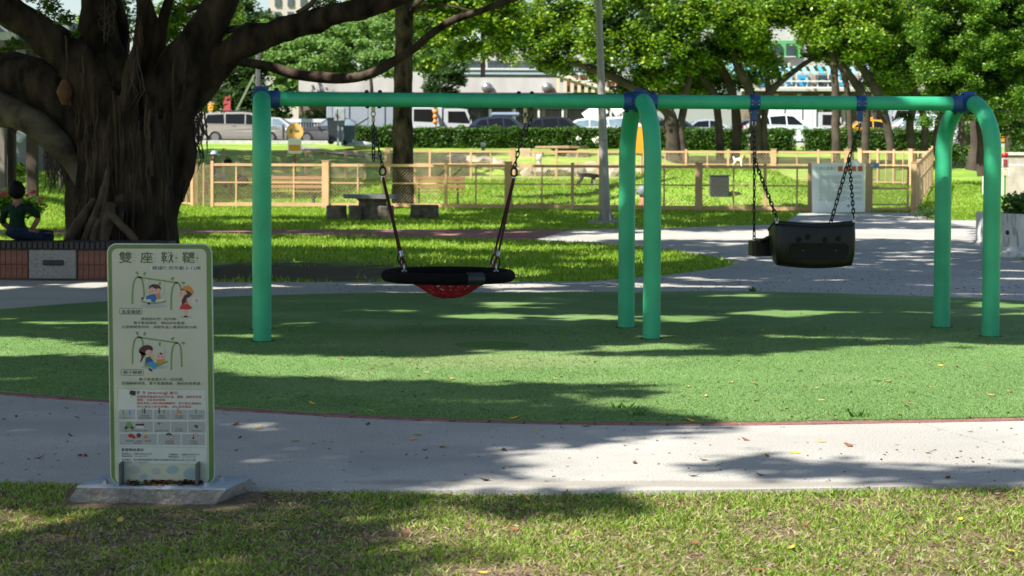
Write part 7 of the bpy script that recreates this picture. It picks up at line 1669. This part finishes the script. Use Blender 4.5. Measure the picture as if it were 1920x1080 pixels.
bank_tree('dense fine leaved tree filling the upper right corner', (1830, 300), 50, [Tk(50, (1842, 330, 10), (1838, 250, 10), (1830, 150, 9), (1820, 40, 6))],
          [(1800, 55, 95, 70, 49.5), (1850, 140, 80, 70, 49), (1775, 140, 62, 60, 49.5), (1742, 190, 40, 30, 50), (1810, -20, 130, 50, 50), (1890, 60, 70, 80, 50), (1735, 85, 30, 50, 50), (1885, 200, 45, 25, 49.5), (1760, 222, 30, 14, 50), (1940, 150, 60, 80, 50), (1820, 205, 50, 30, 49), (1900, 110, 60, 60, 50.5), (1920, 20, 60, 60, 51), (1800, 100, 80, 80, 51.5)], 80000, .08, m_fine, None, 'corner_tree', nsub=330, sr=(.16, .34), dY=.9, shell=.85)
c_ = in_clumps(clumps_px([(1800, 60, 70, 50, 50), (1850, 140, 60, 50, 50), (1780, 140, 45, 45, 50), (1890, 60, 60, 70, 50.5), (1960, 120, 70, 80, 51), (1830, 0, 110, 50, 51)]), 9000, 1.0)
ct_ = [o for o in bpy.data.objects if o.name == 'corner_tree'][0]; leaves_w('inner_shade_foliage', c_, .2, m_dkl, ct_)  # darker leaf colour gives this crown a shaded core
# left distance
m_feath = leafmat('feathery_leaf', [(.07, .16, .03), (.12, .24, .055), (.18, .31, .09), (.26, .39, .14)], .45, .5, .3)
fe = [(540, 110, 50, 9, 124), (600, 85, 60, 9, 123), (560, 75, 50, 8, 125), (640, 105, 50, 9, 122), (690, 80, 40, 9, 123), (620, 62, 50, 7, 124), (700, 110, 44, 9, 122), (560, 130, 50, 8, 123), (650, 130, 50, 8, 123), (720, 55, 26, 9, 124), (515, 90, 34, 9, 125), (680, 50, 40, 7, 125), (780, 70, 50, 9, 124), (810, 100, 40, 9, 124), (770, 110, 40, 9, 123), (830, 50, 50, 9, 125), (760, 40, 40, 8, 125), (530, 50, 40, 8, 126), (720, 135, 40, 8, 122), (600, 118, 40, 8, 122), (660, 92, 30, 7, 121)]
bank_tree('feathery pale green tree in flat layers beyond the white building', (690, 250), 124, [Tk(125, (697, 290, 4), (696, 140, 3), (690, 60, 2))], fe, 26000, .24, m_feath, None, 'feathery_tree', nsub=200, sr=(.35, .7), dY=.8)
gd = 'dark trees beyond the street on the left'
bank_tree('dark tree mass right behind the feathery tree', (600, 250), 150, [Tk(150, (600, 290, 6), (600, 60, 4))], [(560, 120, 70, 60, 150), (660, 110, 70, 50, 150), (720, 90, 50, 60, 150), (500, 150, 60, 60, 148), (590, 190, 60, 30, 148), (780, 60, 60, 60, 150), (840, 90, 60, 50, 150), (700, 10, 60, 30, 152), (900, 60, 60, 50, 152), (640, 60, 60, 30, 151), (760, 20, 60, 40, 151), (560, 70, 50, 40, 150), (800, 110, 50, 40, 150)], 26000, .40, m_feath, gd, nsub=110, sr=(.6, 1.3))
bank_tree('dark green tree between the banyan and the pale post', (440, 250), 128, [Tk(128, (450, 290, 7), (452, 120, 4))], [(450, 130, 50, 50, 128), (420, 185, 60, 40, 127), (480, 190, 50, 36, 126), (540, 200, 50, 24, 126), (400, 110, 40, 50, 129), (500, 60, 40, 40, 130), (450, 40, 60, 40, 130), (495, 15, 24, 30, 129), (600, 215, 20, 16, 125)], 15000, .3, m_dkl, gd, nsub=110, sr=(.5, 1.1))
bank_tree('sunlit bushy tree seen through the banyan limbs', (330, 260), 92, [Tk(92, (330, 300, 8), (335, 100, 5))], [(220, 20, 30, 40, 92), (340, 15, 50, 30, 92), (290, 60, 60, 50, 93), (380, 90, 50, 50, 93), (210, 80, 30, 40, 93), (330, 130, 60, 50, 94), (390, 180, 40, 30, 94), (400, 20, 60, 40, 93), (180, 20, 40, 50, 94)], 13000, .2, m_bright, None, 'bushy_tree', nsub=100, sr=(.4, .9))
bank_tree('small dark tree in front of the white parapet', (868, 250), 117, [Tk(117, (872, 275, 4), (868, 215, 4), (842, 175, 3)), Tk(117, (868, 215, 3), (880, 180, 2))], [(832, 155, 32, 24, 117), (850, 140, 24, 18, 117), (812, 165, 18, 12, 117), (868, 128, 20, 10, 117), (838, 172, 26, 8, 117)], 3600, .2, m_dkl, None, 'small_tree', nsub=40, sr=(.3, .6))
bank_tree('broad crown behind the middle of the beam top', (960, 250), 138, [Tk(138, (905, 290, 5), (905, 60, 4))], [(820, 100, 44, 40, 138), (880, 95, 40, 36, 138), (930, 70, 40, 40, 138), (960, 100, 34, 26, 138), (800, 40, 60, 40, 138), (900, 20, 80, 40, 138), (1000, 40, 60, 50, 138), (1060, 60, 60, 50, 138), (790, 90, 40, 50, 138)], 14000, .32, m_bright, None, 'broad_tree', nsub=90, sr=(.6, 1.2))
bank_tree('dark tree row rising between the street and the shop building', (1650, 250), 128, [Tk(128, (1640, 290, 8), (1640, 60, 5))], [(1560, 20, 90, 40, 128), (1680, 20, 90, 50, 128), (1440, 15, 70, 28, 128), (1330, 20, 80, 40, 128), (1800, 40, 90, 60, 126), (1900, 60, 90, 80, 126), (1960, 150, 70, 90, 124), (1380, 40, 60, 50, 127), (1560, 70, 50, 50, 124), (1620, 80, 60, 40, 124), (1700, 90, 70, 50, 124), (1240, 40, 60, 40, 128), (1760, 120, 80, 70, 125), (1880, 180, 80, 70, 125)], 30000, .34, m_dkl, None, 'tree_row', nsub=170, sr=(.5, 1.1))
# shrubs on the left
m_flower = plain('pink_red_petal', (.55, .07, .10), .6); v = P(40, 402, 38); fb_ = empty('flower_bush', (v.x, 38, gz(v.x, 38)), 0, 'leafy bush with pink red flowers behind the seated person', 'bush')
leaves_w('foliage', in_clumps(clumps_px([(20, 382, 34, 20, 38), (62, 385, 26, 18, 38), (-20, 380, 30, 22, 38), (40, 398, 40, 12, 37.8)]), 2600, .9), .085, m_fine, fb_)
fc = clumps_px([(8, 364, 9, 5, 37.7), (62, 361, 7, 4, 37.7), (50, 366, 5, 3, 37.7), (78, 372, 8, 3, 37.7), (-20, 366, 12, 5, 37.7)]); leaves_w('blossom', in_clumps(fc, 240, .95), .05, m_flower, fb_, asp=.9)
leaves_w('pale_leaves', in_clumps(clumps_px([(12, 356, 10, 5, 37.7), (72, 376, 12, 7, 37.7), (30, 360, 6, 4, 37.7)]), 200, .95), .06, leafmat('pale_leaf', [(.35, .36, .12), (.5, .48, .22)], .3), fb_)
v = P(36, 336, 64); sb_ = empty('round_shrub', (v.x, 64, v.z - .1), 0, 'small green shrub against the grey wall between the pergola posts', 'shrub'); leaves_w('foliage', in_clumps(clumps_px([(37, 318, 13, 14, 64), (32, 310, 8, 8, 64)]), 900, .9), .09, m_bright, sb_)
v = P(1835, 400, 46); sb_ = empty('low_shrub', (v.x, 46, 0), 0, 'low dark shrub on the lawn right of the side fence', 'shrub'); leaves_w('foliage', in_clumps([(P(1738, 392, 50).x, 50, .12, .4, .8, .16)], 700, .95), .06, m_dkl, sb_)
# tufts of weed at the turf edge and by the plinth
m_weed = leafmat('weed_leaf', [(.06, .15, .02), (.10, .2, .03)], .4)
for i, (px, py, n, h, lb_) in enumerate(((1005 + 1280 / 3 - 426 + 190, 783, 18, .05, 'tiny leafy weed at the right of the turf edge'), (1165, 769, 26, .045, 'low grass tuft on the turf edge near the middle'), (1410, 546, 30, .05, 'small weed where turf meets the rear plaza'), (1612, 785, 22, .06, 'dark leafy weed at the turf edge toward the right'), (330, 921, 10, .10, 'long bladed weed growing before the sign plinth'), (1098, 921, 9, .045, 'grass tuft standing up over the path edge'))):
    v = G(px, py); q = np.column_stack([rng.normal(size=n) * .03, rng.normal(size=n) * .02, np.zeros(n)])
    o = link('weed', blades('weed', q[:, 0], q[:, 1], q[:, 2], h, .012, m_weed, .9), None, (v.x, v.y - (.05 if py > 900 else 0), -.06 if py > 900 else .0)); tag(o, lb_, 'weed', 'weeds at the path and turf edges')

# ================================================================== FALLEN LEAVES
def leaf_shape(cur=.25):
    b = MB(); L_ = [(-.5, 0), (-.28, .17), (.05, .23), (.32, .13), (.5, 0)]
    vs = []
    for x, w_ in L_: vs.append((x, w_, cur * (x * x + w_ * 1.4 * w_))); 
    vs2 = [(x, 0, cur * x * x - .03) for x, w_ in L_]; vs3 = [(x, -w_, cur * (x * x + w_ * 1.4 * w_)) for x, w_ in L_]
    b.add(vs + vs2 + vs3, [(i + 5, i + 6, i + 1, i) for i in range(4)] + [(i + 10, i + 11, i + 6, i + 5) for i in range(4)], True); b.tube([(-.5, 0, cur * .25), (-.72, .03, cur * .3)], .018, 4); return b
fm = {n: leaf_shape(c).mesh('fallen_leaf', mat(n + '_leaf', col, .7, .25, 14)) for n, col, c in (('yellow', (.62, .40, .05), .35), ('brown', (.20, .085, .035), .7), ('tan', (.45, .28, .12), .5), ('red', (.30, .05, .02), .4), ('green', (.22, .34, .05), .3))}
FG = 'foreground grass'; WP = 'washed concrete path'; TF = 'artificial turf'; PZ = 'rear concrete plaza'
def drop(kind, px, py, size, z, where):
    v = G(px, py, z); o = link('fallen_leaf', fm[kind], None, (v.x, v.y, z + .004), (random.uniform(-.35, .35), random.uniform(-.3, .3), random.uniform(0, 6.28))); o.scale = (size * .82,) * 3
    cols = ((200, 'left of the sign'), (420, 'by the sign'), (700, 'right of the sign'), (1000, 'below the nest swing'), (1250, 'below the middle arch'), (1480, 'left of the bucket swing'), (1720, 'below the bucket swing'), (9999, 'below the right arch'))
    rows_ = {TF: ((640, 'in the shade'), (690, 'in the sunny band'), (735, 'halfway to the path'), (9999, 'near the brick edging')), WP: ((815, 'near the brick edging'), (850, 'mid path'), (9999, 'near the grass')), FG: ((945, 'near the path'), (1005, 'mid lawn'), (9999, 'nearest the camera')), PZ: ((9999, 'in the shade'),)}[where]
    wc = next(t for x, t in cols if px < x); wr_ = next(t for y_, t in rows_ if py < y_)
    tag(o, f'{kind} fallen leaf on the {where} {wc}, {wr_}', 'fallen leaf', f'{kind} leaves on the {where}')
FG = 'foreground grass'; WP = 'washed concrete path'; TF = 'artificial turf'; PZ = 'rear concrete plaza'
for px, py in ((232, 903), (260, 904), (285, 906), (225, 976), (1715, 967), (1800, 974), (1664, 1014), (1483, 1028), (1062, 918), (990, 936), (905, 1074), (510, 945), (1898, 1034), (1790, 1069), (135, 974)): drop('yellow', px, py + 1, random.uniform(.055, .085), -.008, FG)
for px, py in ((1625, 916), (1510, 985), (1488, 940), (880, 988), (965, 994), (1180, 1030), (1300, 1020), (1420, 1070), (640, 1010), (760, 1000), (840, 930), (400, 1000), (1868, 930), (1060, 925), (560, 1060)): drop('brown', px, py, random.uniform(.05, .075), -.008, FG)
for px, py in ((160, 856), (75, 860), (132, 818), (442, 797), (450, 822), (690, 797), (1190, 869), (1398, 826), (1438, 856), (1592, 837), (945, 845), (797, 845), (1425, 892), (1778, 897), (1300, 894), (910, 902)): drop('brown', px, py, random.uniform(.05, .08), .0, WP)
for px, py in ((443, 796), (486, 803), (519, 802), (555, 828), (783, 817), (773, 825), (1005, 810), (830, 839), (1320, 863), (1740, 850), (1820, 810), (1490, 850), (1540, 829)): drop('yellow', px, py, random.uniform(.05, .075), .0, WP)
for px, py in ((150, 855), (1590, 835), (1100, 800)): drop('red', px, py, .075, .0, WP)
for px, py in ((560, 739), (800, 699), (848, 711), (1040, 711), (1092, 679), (1012, 676), (1371, 718), (1480, 677), (1529, 729), (1540, 751), (1645, 715), (1665, 715), (1742, 727), (1712, 737), (1860, 742), (1893, 735), (905, 768), (1200, 787), (1290, 726), (1323, 744), (170, 712), (1413, 719), (1705, 757)): drop('tan', px, py, random.uniform(.05, .08), .014, TF)
for px, py in ((706, 769), (962, 785), (975, 787), (1545, 677), (585, 757), (1295, 789), (1687, 779), (1890, 775), (1600, 686), (1762, 686), (885, 617), (1140, 642), (1430, 620), (1650, 648), (820, 670)): drop('yellow', px, py, random.uniform(.05, .085), .014, TF)
for px, py in ((570, 745), (735, 684), (765, 680), (640, 673), (1500, 697), (1475, 768), (1338, 789), (1590, 770), (1700, 763), (1860, 688), (1280, 744), (1115, 680), (940, 750), (700, 692), (1870, 695), (1795, 689), (1741, 683), (1430, 660)): drop('brown', px, py, random.uniform(.05, .07), .014, TF)
for px, py in ((1650, 520), (1330, 545), (1880, 540), (1500, 470), (700, 540)): drop('tan', px, py, random.uniform(.07, .1), -.002, PZ)
# fine litter nobody could count: specks on the plaza and turf, crumbs on the path, dry thatch in the grass
def scatter(name, pxr, n, size, z, m_, label, wfn=None, up=3.0):
    x0, x1, y0, y1 = pxr; C = []
    for _ in range(n):
        px, py = random.uniform(x0, x1), random.uniform(y0, y1)
        if wfn and random.random() > wfn(px, py): continue
        v = G(px, py, z); C.append((v.x, v.y, z + .004))
    tag(link(name, leaf_mesh(name, C, size, m_, up, .5)), label, 'litter', kind='stuff')
m_speck = leafmat('dark_litter', [(.03, .02, .014), (.06, .035, .02), (.10, .06, .03)], .1, .8, .1)
inpl = lambda px, py: float(pip([tuple(p) for p in plaza_px], np.array([px]), np.array([py]))[0]) * (1.0 if px > 1150 else .5) * min(1, max(0.05, (py - 470) / 60))
scatter('plaza_litter', (400, 1920, 470, 562), 3600, .036, -.003, m_speck, 'dark specks of leaf litter strewn over the rear plaza', inpl)
scatter('turf_litter', (0, 1920, 556, 790), 900, .03, .014, m_speck, 'scattered dark crumbs of litter on the artificial turf', lambda a, b: 1 if b > 568 else .3)
scatter('path_litter', (0, 1920, 800, 905), 260, .022, .0, m_speck, 'scattered crumbs of litter on the washed concrete path')
thx = rng.uniform(-2.8, 2.8, 30000); thy = rng.uniform(6.5, 9.6, 30000); thk = thy < np.interp(thx, [p.x for p in grass_edge], [p.y for p in grass_edge]) - .03; thk &= ~pip(base_poly, thx, thy)
m_thatch = leafmat('dry_thatch', [(.08, .05, .03), (.16, .11, .065), (.26, .20, .13), (.34, .29, .2)], .1, .85, .1)
tag(link('dry_thatch', leaf_mesh('dry_thatch', np.column_stack([thx, thy, np.full(len(thx), -.02) + .012 * rng.random(len(thx))])[thk], .034, m_thatch, 1.0, .22)), 'dry brown thatch and dead blades among the foreground grass', 'thatch', kind='stuff')
